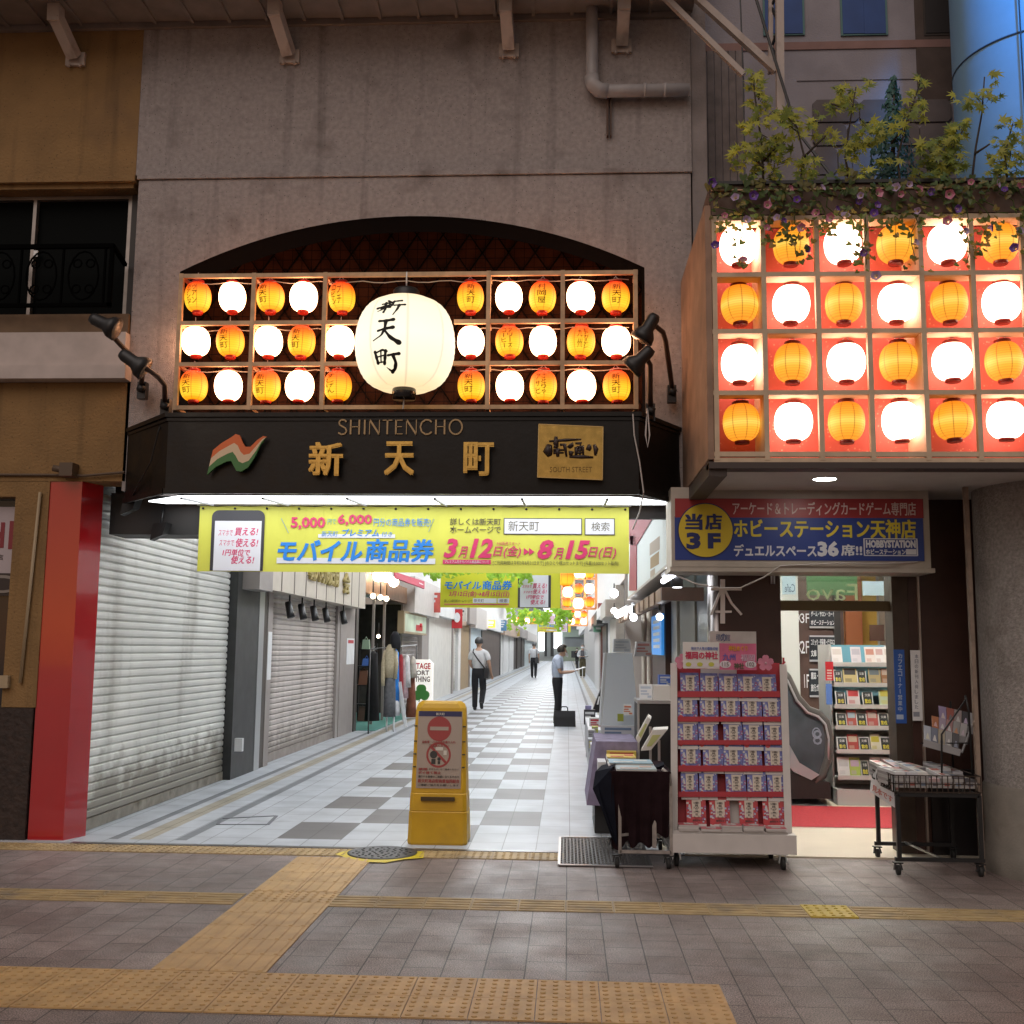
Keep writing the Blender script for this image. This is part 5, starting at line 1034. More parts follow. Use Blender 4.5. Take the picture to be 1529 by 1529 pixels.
# clothing shop
Y3 = yat(598,XL)
cs = thing('clothing_shop', 'dark open clothing shop front with warm bulbs and wood ceiling', 'shop', (XL,22,0))
b = MB(); b.box(-6.5,-6.4,Y2,Y3,.004,4); b.box(-6.4,-4.0,Y3-.1,Y3,.004,2.6); b.box(-6.4,-4.2,Y2-.04,Y2,.004,2.6); b.build('inner_wall', mat('shop_inner',(.035,.028,.024),.7,var=.3), cs)
b = MB(); b.box(-6.4,-3.9,Y2-.04,Y3,2.95,3.0); b.box(-4.0,-3.9,Y2,Y3,2.62,2.95); b.build('wood_ceiling', mat('warm_wood',(.34,.19,.10),.5,var=.2), cs)
b = MB(); b.box(-6.4,-3.6,Y2,Y3,.0045,.012); b.build('shop_rug', mat('rug_green',(.10,.30,.26),.9), cs)
b = MB(); [b.bar((-3.98,y,.01),(-3.98,y,2.6),.05) for y in (Y2+1.6,Y2+2.9,Y3-.2)]; b.build('door_post', mat('post_grey',(.30,.27,.25),.4,.3), cs)
BULB = mat('warm_globe',(1,1,1),.4,emit=(1,.82,.58),es=7)
for i,(x,y,r,lab) in enumerate(((565,860,.115,'left big glowing globe lamp in the clothing shop ceiling'),(577,861,.115,'middle big glowing globe lamp in the clothing shop ceiling'),(588,869,.11,'right big glowing globe lamp in the clothing shop ceiling'),(557,890,.055,'left small bare bulb above the clothing shop door'),(568,892,.055,'middle small bare bulb above the clothing shop door'),(577,894,.055,'right small bare bulb above the clothing shop door'),(565,950,.04,'single small bulb deep inside the dark clothing shop'))):
    q = pX(x,y,-3.72 if i < 3 else -3.85); 
    if i == 6: q = pX(x,y,-4.1)
    t_ = thing('bulb_lamp', lab, 'lamp', q, 'bulbs of the clothing shop'); b = MB(); b.lathe([(max(.004,r*math.cos(t)),r*math.sin(t)) for t in [(-.5+k/10)*math.pi for k in range(11)]],q,14); b.build('globe', BULB, t_)
    b = MB(); b.tube([q+Vector((0,0,r*.9)),q+Vector((0,0,r+.25))],.012,6); b.build('cord', BLACK, t_)
# garments
def rot_about(b, q, a, st=0): b.xform(Matrix.Translation(q)@Matrix.Rotation(a,4,'Z')@Matrix.Translation(-q), st); return b
mq = gz(581,1093); mn = thing('mannequin', 'headless stand mannequin in a beige cardigan, black hat and long grey skirt', 'mannequin', mq)
def ell(b, c, rings, n=16):
    """stack of ellipses (z, rx, ry, dx)"""
    vs = []; fs = []
    for z,rx,ry,dx in rings: vs += [(c.x+dx+rx*math.cos(2*math.pi*k/n)*(1+.05*math.sin(k*3.3)),c.y+ry*math.sin(2*math.pi*k/n),c.z+z) for k in range(n)]
    for i in range(len(rings)-1):
        for k in range(n): fs.append((i*n+k,i*n+(k+1)%n,(i+1)*n+(k+1)%n,(i+1)*n+k))
    fs += [tuple(range(n-1,-1,-1)), tuple(range((len(rings)-1)*n,len(rings)*n))]; b.smooth = True; b.add(vs,fs); b.smooth = False
b = MB(); ell(b,mq,[(.28,.115,.11,0),(.6,.11,.10,0),(1.0,.095,.09,0),(1.12,.08,.08,0)]); b.build('skirt', mat('cloth_grey',(.14,.145,.155),.9,var=.2,vs=20), mn)
b = MB(); ell(b,mq,[(1.0,.095,.1,-.01),(1.2,.10,.11,-.02),(1.42,.115,.11,-.02),(1.56,.09,.08,0),(1.62,.045,.045,0)]); b.tube([mq+Vector(v) for v in ((-.09,0,1.5),(-.13,-.03,1.25),(-.13,-.06,.98),(-.12,-.07,.85))],[.05,.045,.04,.034],10); b.tube([mq+Vector(v) for v in ((.08,0,1.5),(.11,-.03,1.25),(.10,-.06,.98))],[.045,.04,.034],10); b.build('cardigan', mat('cloth_beige',(.50,.43,.29),.9,var=.15,vs=30), mn)
b = MB(); ell(b,mq,[(1.55,.09,.1,.09),(1.66,.10,.1,.085),(1.78,.09,.09,.08),(1.86,.04,.04,.075)]); b.build('hat', mat('cloth_black',(.015,.015,.02),.9), mn)
b = MB(); b.tube([mq+Vector((-.05,0,.0)),mq+Vector((-.05,0,.4))],.016,6); b.tube([mq+Vector((.08,.02,.0)),mq+Vector((.08,.02,.4))],.016,6); b.build('leg', WHITE, mn)
rk = thing('garment_rack', 'chrome garment rail crossing in front of the clothing shop', 'rail', gz(600,1095)); r0 = gz(600,1095)
b = MB(); b.tube([pX(553,969,-3.6),pX(622,963,-3.6)],.012,6); b.tube([pX(622,963,-3.6),Vector((-3.6,pX(622,963,-3.6).y,0))],.012,6); b.tube([pX(553,969,-3.6),Vector((-3.6,pX(553,969,-3.6).y,0))],.012,6); b.build('rail', mat('rail_dark',(.10,.10,.10),.35,.7), rk)
def garment(nm, lab, x, y0, y1, wd, col, X=-3.5, fl=1.5):
    a = pX(x,y0,X); c = pX(x,y1,X); t_ = thing(nm, lab, nm.replace('_',' '), a, 'clothes hanging outside the clothing shop'); L_ = a.z-c.z; w_ = wd*a.y/FPX
    b = MB(); ell(b,Vector((a.x,a.y,0)),[(c.z,w_*.5*fl,.13,0),(c.z+L_*.3,w_*.5*(1+(fl-1)*.6),.13,0),(c.z+L_*.75,w_*.46,.15,0),(a.z-.06,w_*.42,.12,0),(a.z,w_*.12,.04,0)],14); b.build('fabric', mat(nm+'_'+str(x),col,.9,var=.2,vs=12), t_)
    b = MB(); b.tube([a+Vector((0,0,-.02)),a+Vector((0,0,.06)),a+Vector((.03,0,.09))],.006,5); b.build('hanger', CHROME, t_)
garment('black_coat','long black coat hanging left of the mannequin',558,972,1075,15,(.012,.012,.013),-3.75)
garment('blue_dress','bright blue dress with white hem right of the mannequin',591,970,1048,11,(.02,.20,.62),-3.42,1.3)
garment('white_skirt','white pleated skirt showing under the bright blue dress',591,1040,1068,12,(.62,.63,.66),-3.40,1.1)
garment('red_jacket','dark red jacket hanging between blue dress and pink blouse',599,977,1042,7,(.30,.02,.03))
garment('pink_blouse','pale pink blouse hanging right of the dark red jacket',605,982,1042,8,(.60,.42,.46))
garment('white_shirt','white shirt hanging right of the pink blouse',608,978,1026,9,(.62,.63,.66),-3.46)
garment('rust_skirt','long rust brown skirt at the right end of the rail',615,1006,1070,11,(.22,.075,.045),-3.46)
garment('cream_top','cream sleeveless top at the right end over the shamrock sign',617,980,1012,9,(.52,.49,.44),-3.42)
el_ = thing('easel_board', 'white wooden easel leaning beside the blue dress', 'easel', gz(604,1086)); b = MB(); b.bar(gz(606,1086),py(597,1018,gz(604,1086).y),.06,.04); b.bar(gz(604,1080),py(594,1018,gz(604,1086).y),.05,.03); b.build('leg', WHITE, el_)
shf = thing('display_stand', 'dark cluttered display stand at the left side of the clothing shop door', 'stand', gz(545,1078)); q = gz(545,1078)
b = MB()
for z in (.35,.75,1.15,1.5): b.box(q.x-.22,q.x+.16,q.y-.1,q.y+.3,z,z+.025)
[b.bar((q.x+dx,q.y+dy,0),(q.x+dx,q.y+dy,1.65),.03) for dx in (-.22,.16) for dy in (-.1,.3)]; b.build('shelf', BLACK, shf)
rr = random.Random(5)
for k,(nm,col,z,dx,w_,h) in enumerate((('brown_bag',(.16,.065,.035),.775,-.05,.2,.30),('blue_box',(.05,.14,.45),1.175,.0,.17,.15),('green_card',(.25,.36,.27),1.525,-.02,.16,.20),('leather_case',(.13,.07,.05),.02,-.02,.26,.30))):
    b = MB(); b.hexa([(q.x+dx-w_/2,q.y-.08,z),(q.x+dx+w_/2,q.y-.08,z),(q.x+dx+w_/2,q.y+.1,z),(q.x+dx-w_/2,q.y+.1,z),(q.x+dx-w_*.4,q.y-.05,z+h),(q.x+dx+w_*.4,q.y-.05,z+h),(q.x+dx+w_*.4,q.y+.08,z+h),(q.x+dx-w_*.4,q.y+.08,z+h)]); b.tube([(q.x+dx-w_*.2,q.y,z+h),(q.x+dx,q.y,z+h+.06),(q.x+dx+w_*.2,q.y,z+h)],.01,5)
    tag(b.build(nm, flat(nm+'_m',col), loc=(q.x+dx,q.y,z)), ('brown bag on the middle shelf of the dark stand','blue box on the dark display stand','pale green card box on top of the dark stand','dark leather case at the foot of the dark stand')[k], nm.split('_')[1])
lsg = thing('light_sign', 'standing white light sign with a green shamrock beside the clothes', 'sign', gz(627,1070)); q = gz(627,1070); Yq = q.y
b = MB(); A_ = py(607,1062,Yq); B_ = py(646,985,Yq); b.prism([(A_.x+.1,A_.z),(B_.x-.1,A_.z),(B_.x,A_.z+.1),(B_.x,B_.z-.1),(B_.x-.1,B_.z),(A_.x+.1,B_.z),(A_.x,B_.z-.1),(A_.x,A_.z+.1)],'y',Yq,Yq+.25); b.build('casing', mat('casing_white',(.72,.70,.66),.4,emit=(1,.97,.92),es=.35), lsg)
b = MB(); ptext(b,'VINTAGE',607,990,643,999,Yq-.004,1,bold=.03); ptext(b,'IMPORT',607,1001,641,1008,Yq-.004,2,bold=.03); ptext(b,'CLOTHING',605,1010,642,1018,Yq-.004,2,bold=.03); b.mi = 0; c_ = py(629,1035,Yq)
for a in (90,210,-30):
    d = Vector((math.cos(R_(a)),math.sin(R_(a)))); p = [(0,0)]
    for k in range(13): t = -1.9+3.8*k/12; r = .115*(1-.16*(1-abs(t))*(abs(t)<1)); p.append((d.x*.10+ (d.x*math.cos(t)-d.y*math.sin(t))*r, d.y*.10+(d.y*math.cos(t)+d.x*math.sin(t))*r))
    b.prism([(c_.x+u,c_.z+v) for u,v in p],'y',Yq-.012-.001*a/100,Yq-.004)
b.bar((c_.x,Yq-.008,c_.z),(c_.x-.05,Yq-.008,c_.z-.2),.02,.006); b.build('print', [mat('shamrock',(.06,.26,.05),.5),RED,mat('sign_brown',(.10,.06,.05),.5)], lsg)
b = MB(); b.box(A_.x+.05,B_.x-.05,Yq+.02,Yq+.24,.004,A_.z); b.build('base', BLACK, lsg)
# remaining left-hand bays
LBAY = [(598,640,'shop_bay','grey shop bay with a half lowered brown shutter and a lit display case above',SHU3,'shut'),
        (640,674,'shop_bay','pale stone clad shop bay just left of the red flag',mat('stone_pale',(.70,.68,.63),.5,var=.08,vs=3),'flat'),
        (674,688,'shop_bay','shop bay with a pale narrow shutter directly under the red flag',SHU,'shut'),
        (688,700,'shop_bay','tan wooden pillar bay right of the red flag',mat('tan_wood',(.34,.24,.13),.6,var=.1),'flat'),
        (700,718,'shop_bay','pale blue pillar bay behind the nearest walking man',mat('blue_pale',(.52,.62,.68),.5,var=.05),'flat'),
        (718,746,'shop_bay','dark brown timber bay below the small orange lit sign',mat('timber_dark',(.07,.045,.035),.5,var=.3,vs=2),'flat'),
        (746,768,'shop_bay','white panelled bay in the middle distance on the left',PALE,'panel'),
        (768,784,'shop_bay','black and brown doored bay farther along the left side',mat('door_dark',(.05,.04,.035),.5,var=.3),'panel'),
        (784,800,'shop_bay','grey blue bay near the far end on the left',mat('grey_blue',(.5,.57,.58),.5),'flat')]
for i,(x0,x1,nm,lab,m_,k) in enumerate(LBAY):
    ya, yb = yat(x0,XL), min(150,yat(x1,XL)); t_ = thing(nm, lab, 'shop front', (XL,(ya+yb)/2,0), 'shop bays along the left side of the arcade')
    b = MB()
    if k == 'shut':
        e = ya+(yb-ya)*.72; shutter(b, XL-.12, ya+.3, e, .05, 2.2, per=.11); b.build('curtain', m_, t_); b = MB(); b.box(-4.4,XL-.2,ya,yb,.004,2.6); b.box(-4.4,XL,ya,ya+.28,.004,2.6); b.box(-4.4,XL,e+.05,yb,.004,2.6); b.build('surround', PLA if i == 0 else PALE, t_)
    elif k == 'panel':
        n_ = 5
        for j in range(n_): y = ya+(yb-ya)*j/n_; b.box(-4.4,XL+(.03 if j%2 else -.05),y,y+(yb-ya)/n_-.12,.004,2.7)
        b.build('panel', m_, t_); b = MB(); b.box(-4.5,XL-.12,ya,yb,.004,2.7); b.build('surround', CHAR, t_)
    else: b.box(-4.4,XL,ya+.03,yb-.03,.004,2.7); b.build('panel', m_, t_); b = MB(); b.box(-4.4,XL+.05,yb-.03,yb+.3,.004,2.7); b.build('edge', CHAR if i in (4,5) else PLA, t_)
    b = MB(); b.box(-4.4,-3.72-.05*(i%3),ya+.1,yb-.1,2.42+.1*(i%2),3.3); b.build('signboard', [mat('sb_zinc',(.56,.52,.49),.5,var=.08),PALE,mat('sb_warm',(.45,.33,.25),.5),PLA][i%4], t_)
uw = thing('upper_facade', 'pale upper facade over the shops on the left side of the arcade', 'wall', (-4.3,60,2.7)); b = MB(); b.box(-4.6,-4.2,9.65,150,2.7,5.4); b.build('plaster', mat('upper_pale',(.74,.73,.71),.7,var=.05), uw)
dc = thing('display_case', 'lit glass display case above the brown shutter with red and green goods', 'display case', pX(610,930,-4.0)); ya, yb = yat(604,-3.85), yat(636,-3.85); b = MB(); b.box(-4.0,-3.86,ya,yb,1.95,2.38); b.build('backlit_panel', mat('case_green',(.38,.47,.36),.4,var=.4,vs=1.2,emit=(.5,.6,.5),es=.15), dc)
b = MB(); [b.box(-3.99,-3.84,ya-.05,yb+.05,z,z+.05) for z in (1.90,2.38)]; b.box(-3.99,-3.84,ya-.25,ya-.05,1.9,2.43); b.build('frame', mat('case_tan',(.33,.25,.15),.5), dc); b = MB(); b.box(-3.858,-3.85,ya+(yb-ya)*.5,ya+(yb-ya)*.8,2.0,2.15); b.lathe([(.1,0),(.1,.1)],(-3.9,yb-1.2,2.1),8); b.build('red_goods', RED, dc)
aw = thing('fabric_awning', 'red fabric awning with a small white word above the display case', 'awning', pX(612,865,-3.5)); b = MB(); P_ = [pX(590,854,-3.55),pX(634,868,-3.55),pX(634,879,-3.4),pX(591,863,-3.4)]; b.add(P_+[p+Vector((-.03,0,-.01)) for p in P_],[(0,1,2,3),(7,6,5,4),(0,4,5,1),(1,5,6,2),(2,6,7,3),(3,7,4,0)]); b.build('cloth', mat('awning_red',(.42,.045,.08),.8), aw)
b = MB(); a_ = pX(626,869,-3.38); c_ = pX(632,874,-3.38); b.text('talat',a_.y,c_.y,c_.z,a_.z,side(-3.38),bold=.03); b.build('lettering', WHITE, aw)
fg = thing('red_flag', 'small hanging red flag with a plain white patch on the left side', 'flag', py(683,925,36)); b = MB(); prect(b,674.5,909,690.5,938,36,.03); b.build('cloth', mat('flag_red',(.55,.03,.035),.7), fg); b = MB(); c_ = py(682.5,922,35.99); b.prism([(c_.x+.105*math.cos(k*.524),c_.z+.17*math.sin(k*.524)) for k in range(12)],'y',35.975,35.995); b.build('patch', WHITE, fg); b = MB(); b.bar(py(664,908.5,36),py(692,908.5,36),.04); b.build('pole', CHROME, fg)
os_ = thing('lit_sign', 'small orange lit box sign projecting from the dark timber bay', 'sign', pX(730,930,-3.9)); b = MB(); A_ = py(724,937,52); B_ = py(739,926,52); b.box(A_.x,B_.x,52,52.3,A_.z,B_.z); b.build('casing', mat('lit_orange',(.8,.3,.03),.4,emit=(1,.34,.03),es=1.6), os_); b = MB(); prect(b,729,928,737,931,51.98,.01); prect(b,727,933,736,934.5,51.98,.01); b.build('lettering', mat('lit_cream',(1,.8,.5),.4,emit=(1,.8,.4),es=1.4), os_)
# ---------------- right-hand side
XR = 1.25
RB = [(1062,1041,'brushed_panel','blue grey metal panel of the right arcade wall, nearest the brown pillar',mat('r_bluegrey',(.30,.36,.41),.35,.4)),(1041,1018,'wall_panel','pale grey green wall panel left of the brown pillar',mat('r_pale',(.42,.43,.39),.55)),(1018,1009,'wall_post','cream post beside the brown column on the right',mat('r_cream',(.50,.47,.40),.5)),(1009,988,'wall_column','dark brown column behind the white display rack',BRN),(988,946,'wall_panel','brown panelled wall with two cream pipes on the right',mat('r_brown',(.13,.065,.05),.5,var=.1)),(946,926,'wall_opening','black shop opening on the right side beyond the canopy',mat('r_black',(.02,.02,.022),.5)),(926,916,'wall_post','stone grey pillar on the right beyond the black opening',mat('r_stone',(.5,.48,.43),.6,var=.1)),(916,908,'wall_panel','white shop panel far along the right side',PALE),(908,902,'wall_panel','black shop panel far along the right side',CHAR),(902,897,'wall_panel','reddish brown shop panel far along the right side',mat('r_red',(.16,.06,.045),.5)),(897,890,'wall_panel','grey shop panel close to the far end on the right',mat('r_grey',(.55,.55,.55),.5)),(890,872,'wall_panel','last dim shop panel by the far end on the right',mat('r_last',(.4,.39,.38),.5))]
for i,(x0,x1,nm,lab,m_) in enumerate(RB):
    ya, yb = yat(x0,XR), min(150,yat(x1,XR)); b = MB(); ex = (.0,.02,.05,.12,.0,-.1,.1,0,.05,0,.06,0)[i]; b.box(XR-ex,XR+.3,ya+.01,yb-.01,.013 if i < 4 else .005,2.95 if i < 5 else 3.1)
    if i in (4,7,9,10):
        for k in range(1,5): y = ya+(yb-ya)*k/5; b.box(XR-.03,XR+.01,y,y+.06,.01,2.9)
    if i in (6,7,8,9,10): b.box(XR-.35,XR,ya,yb,2.35+.12*(i%2),2.75)
    tag(b.build(nm, m_, loc=(XR,(ya+yb)/2,0)), lab, nm.split('_')[1], 'panels along the right side of the arcade')
b = MB(); b.box(XR,XR+.3,9.6,150,3.11,5.4); tag(b.build('upper_facade', mat('upper_pale',(.74,.73,.71)), loc=(XR,60,3.1)), 'pale upper facade over the shops on the right side of the arcade', 'wall')
for x in (961,969): b = MB(); q = pX(x,940,XR-.04); b.tube([(q.x,q.y,.01),(q.x,q.y,2.2)],.035,8); tag(b.build('wall_pipe', mat('pipe_cream',(.55,.50,.42),.5), loc=(q.x,q.y,0)), ('left' if x == 961 else 'right')+' of the two cream pipes on the brown panelled wall', 'pipe')
b = MB(); ya,yb = yat(989,XR-.16), yat(974,XR-.16); b.box(XR-.17,XR-.14,ya,yb,1.5,1.98); b.mi = 1
for k in range(5): b.box(XR-.1715,XR-.1701,ya+.25,yb-.3,1.58+k*.075,1.62+k*.075)
tag(b.build('blue_sign', [mat('sign_bluelit',(.04,.22,.55),.4,emit=(.05,.3,.8),es=.3),WHITE], loc=(XR,ya,1.7)), 'small blue vertical sign with white writing on the brown wall', 'sign')
cp = thing('slat_canopy', 'brown slatted canopy running deeper along the right shops', 'canopy', (.9,12,2.0)); q0 = py(988,880,9.6); q1 = py(1051,897,9.6); CXL = q0.x
b = MB(); b.box(CXL,q1.x,9.6,9.7,q1.z,q0.z+.02); b.box(CXL+.06,XR-.13,9.7,17.5,q0.z-.01,q0.z+.02); b.build('beam', mat('canopy_brown',(.13,.075,.05),.5,var=.2), cp)
b = MB(); y = 9.72
while y < 17.5: b.box(CXL,CXL+.06,y,y+.55,q1.z-.0,q0.z+.02); y += .75
b.build('slat', mat('slat_tan',(.33,.22,.15),.5,var=.15), cp)
XF = .84
fs_ = thing('white_signboard', 'white signboard with a dark red ribbon shape along the right of the arcade', 'signboard', (XF,12,2.3))
b = MB(); b.box(XF,XF+.3,8.95,15,2.27,2.95); b.build('board', mat('board_mint',(.56,.62,.60),.5,emit=(.9,1,1),es=.12), fs_)
b = MB(); b.box(XF-.015,XF+.3,8.93,15,2.24,2.268); b.box(XF-.012,XF+.04,8.93,9.02,2.27,2.95); b.build('frame', mat('frame_alu',(.50,.50,.48),.4,.5,stain=(.3,.26,.2),ss=4), fs_)
b = MB()
for P4 in ([(934,768),(976,772),(950,816),(941,812)],[(942,800),(951,800),(951,882),(940,882)]):
    a = [pX(x,y,XF-.004) for x,y in P4]; b.add(a+[p+Vector((-.008,0,0)) for p in a],[(0,1,2,3),(7,6,5,4),(0,4,5,1),(1,5,6,2),(2,6,7,3),(3,7,4,0)])
b.build('ribbon', mat('ribbon_red',(.33,.03,.05),.5), fs_)
b = MB()
for k,P4 in enumerate(([(970,812),(985,800),(985,820),(970,830)],[(971,833),(984,823),(984,842),(971,850)],[(971,853),(978,848),(978,862),(971,867)])):
    b.mi = k%2; a = [pX(x,y,XF-.003) for x,y in P4]; b.add(a,[(3,2,1,0)])
b.build('picture', [mat('pic_beige',(.5,.42,.33),.6),mat('pic_tan',(.40,.28,.14),.6)], fs_)
TUBE = mat('tube_glow',(1,1,1),.4,emit=(.9,.93,1),es=7)
for i,(P,lab) in enumerate((([py(990,868,9.3),py(1022,848,8.75)],'bright tube lamp slanting under the blue sign casing'),([py(1026,852,8.9),py(1036,846,8.8)],'short bright tube lamp stub beside the slanting tube lamp'),([py(922,918,16),py(937,910,15)],'bright tube lamp under the brown canopy, leftmost'),([py(945,905,14),py(945.5,915,14)],'upright lamp tube under the middle of the brown canopy'))):
    t_ = thing('tube_lamp', lab, 'lamp', P[0], 'lamps of the right-hand stalls'); b = MB(); b.tube(P,.022 if i < 2 else .05,8); b.build('tube', TUBE, t_); b = MB(); b.tube([P[0]+Vector((0,0,.05)),P[1]+Vector((0,0,.05))],.02,6); b.build('fitting', WHITE, t_)
for i,(x,y,Y,r) in enumerate(((946,922,13,.045),(985,921,10.5,.035),(917,886,19,.075),(917,912,24,.07),(1011,877,9.1,.05))):
    q = py(x,y,Y); t_ = thing('bare_bulb', ('round glowing bulb below the upright lamp tube','small glowing bulb on the cream post under the canopy','big glowing globe lamp over the right stalls','glowing globe lamp lower and deeper on the right','black can downlight hanging below the slanting tube lamp')[i], 'lamp', q, 'lamps of the right-hand stalls'); b = MB(); b.lathe([(max(.004,r*math.cos(t)),r*math.sin(t)) for t in [(-.5+k/8)*math.pi for k in range(9)]],q,12) if i < 4 else b.lathe([(r*.8,-.002),(r*.8,0)],q,14); b.build('globe' if i < 4 else 'lens', TUBE, t_)
    b = MB(); b.tube([q+Vector((0,0,r*.95)) if i < 4 else q+Vector((0,0,.001)),q+Vector((0,0,r+.1))],.05 if i == 4 else .012,10); b.build('socket', BLACK, t_)
# ---------------- arcade roof, lights, far end
rf = thing('arcade_roof', 'pale flat roof of the arcade closing it above the shops', 'roof', (-1.4,60,5.4)); b = MB(); b.box(-4.6,1.6,9.3,150,5.4,5.5); b.build('panel', mat('roof_white',(.70,.71,.72),.7), rf); b = MB(); [b.box(-4.2,1.25,y,y+.2,5.2,5.399) for y in range(12,150,6)]; b.build('beam', PALE, rf)
CL = mat('arcade_light',(1,1,1),.5,emit=(.94,.97,1.0),es=7.2)
k = 0; y = 9.75
while y < 148:
    L_ = 2.2 if y < 60 else 5.5; t_ = thing('ceiling_light', f'long white ceiling light of the arcade, about {int(round(y-8.6))} metres behind the banner' , 'ceiling light', (-1.4,y,5.2), 'ceiling lights along the arcade')
    b = MB(); b.box(-2.1,-.7,y,y+L_,5.13,5.16); b.build('diffuser', CL, t_); b = MB(); b.box(-2.15,-.65,y-.05,y+L_+.05,5.161,5.195); b.build('frame', WHITE, t_)
    y += 3.4 if y < 60 else 10
ew = thing('end_wall', 'far end of the arcade with two bright openings and a grey kiosk', 'wall', (-1.4,150,0)); b = MB(); b.box(-4.6,1.6,150,150.2,.0,5.4); b.build('plaster', mat('end_grey',(.35,.38,.37),.7), ew)
b = MB(); prect(b,804,930,813,972,149.8,.05); prect(b,827,938,839,968,149.8,.05); b.build('bright_opening', mat('street_glow_panel',(1,1,1),.6,emit=(.95,.97,1),es=1.6), ew)
b = MB(); [prect(b,*r_,149.6,.1) for r_ in ((813,925,817,980),(822,925,827,980))]; b.build('post', CHAR, ew)
ks = thing('kiosk', 'grey green kiosk standing at the far end of the arcade', 'kiosk', gz(860,988)); Yk = 120; b = MB(); prect(b,843,951,878,970,Yk,2); b.mi = 1; prect(b,841,966,880,987,Yk-.2,2.3); b.mi = 2; prect(b,853,972,860,982,Yk-.25,.04); b.build('cabin', [mat('kiosk_grey',(.26,.28,.29),.5),mat('kiosk_green',(.33,.38,.28),.5),CHAR], ks); b = MB(); prect(b,840,940,880,951,Yk-.4,2.5); b.build('roof', mat('kiosk_roof',(.35,.42,.36),.5), ks)
# hanging lanterns, greenery
far_o = make_lantern('arcade_lantern', L_ORANGE, CAP, .2, .42); far_w = make_lantern('arcade_lantern', L_WHITE, CAP, .2, .42)
u_ = {'o':0,'w':0}
FL = [(845,862,12.5,22,'o','big orange lantern highest in the arcade frame, cut by the banner edge'),(866,854,9,24,'w','white lantern at the top of the arcade frame, half behind the banner'),(880,856,7,24,'o','orange lantern at the top right of the arcade frame'),
 (848,884,7.5,24,'w','white lantern left in the middle row of the nearest arcade frame'),(864,879,6.8,24,'o','orange lantern in the middle row of the nearest arcade frame'),(880,879,7.2,24,'w','white lantern right in the middle row of the nearest arcade frame'),
 (846.5,899,6.5,24,'o','orange lantern left in the bottom row of the nearest arcade frame'),(863.5,901,7.8,24,'w','white lantern in the bottom row of the nearest arcade frame'),(880.5,899,7,24,'o','orange lantern right in the bottom row of the nearest arcade frame'),
 (854,916,4.5,42,'o','small orange lantern, upper left of the second arcade cluster'),(862.5,917,4.3,42,'w','small white lantern, upper middle of the second arcade cluster'),(872,917,4.5,42,'o','small orange lantern, upper right of the second arcade cluster'),
 (854,928,4.2,42,'w','small white lantern, lower left of the second arcade cluster'),(862.5,928,4,42,'o','small orange lantern, lower middle of the second arcade cluster'),(871.5,928,4.4,42,'w','small white lantern, lower right of the second arcade cluster'),
 (768,926,4.4,40,'w','small white lantern left of the green garland'),(776,925,4,40,'o','small orange lantern at the left end of the green garland'),(787,927,3.8,40,'w','small white lantern under the left half of the garland'),(796,927,3.4,40,'o','small orange lantern amid the green garland'),(804,927,4.4,40,'w','small white lantern under the middle of the garland')]
for x,y,r,Y,k,lab in FL:
    pr = far_o if k == 'o' else far_w; t_ = pr if not u_[k] else dup(pr); u_[k] = 1; s_ = r*Y/FPX/.2
    t_.location = py(x,y,Y); t_.scale = (s_,s_,s_); tag(t_, lab, 'lantern', 'lanterns hanging inside the arcade')
for lab, x0,x1,y0,y1,Y,nx,ny in (('pale wooden lantern frame hanging nearest on the right in the arcade',840,890,852,909,24.3,3,4),('smaller wooden lantern frame farther down the arcade',849,877,911,934,42.4,3,3)):
    t_ = thing('hanging_frame', lab, 'frame', py(x0,y1,Y), 'lantern frames in the arcade'); b = MB()
    for k in range(nx+1): x = x0+(x1-x0)*k/nx; b.bar(py(x,y0-40,Y),py(x,y1,Y),.05)
    b.build('upright', WOOD, t_); b = MB()
    for k in range(ny): y = y1-(y1-y0)*k/(ny-.2); b.bar(py(x0,y,Y),py(x1,y,Y),.05)
    b.build('rail', WOOD, t_)
GL = leafmat('garland_green',(.30,.50,.06),.5)
for lab, cl, Y, n_ in (('green leaf garland above the second yellow banner on the left',[(665,853,30,5),(748,856,22,7),(690,850,30,4)],20.5,240),('bright green leaf garland hanging across the arcade beyond the second banner',[(810,913,44,7),(772,922,14,14),(842,922,12,15),(808,922,14,7)],38,230),('tuft of green leaves over the phone picture of the second banner',[(785,857,9,9)],20.8,60),('small green paper ball leaves at the left near the red awning',[(650,856,7,6)],19.5,50)):
    t_ = thing('leaf_garland', lab, 'garland', py(cl[0][0],cl[0][1],Y), 'leaf garlands in the arcade'); b = MB()
    for k in range(n_):
        cx,cy,rx,ry = cl[k%len(cl)]; c = py(cx+rx*rnd.uniform(-1,1),cy+ry*rnd.gauss(0,.6),Y+rnd.uniform(-.3,.3)); leaf_round(b,c,rnd.uniform(.05,.11)*(Y/26),Vector((rnd.uniform(-.8,.8),-1,rnd.uniform(-.4,.8))),Vector((rnd.uniform(-1,1),0,rnd.uniform(-.3,1))))
    b.build('foliage', GL, t_); b = MB(); b.tube([py(cl[0][0]-cl[0][2],cl[0][1]-8,Y),py(cl[0][0],cl[0][1]-4,Y),py(cl[0][0]+cl[0][2],cl[0][1]-8,Y)],.012,5); b.build('wire', BLACK, t_)

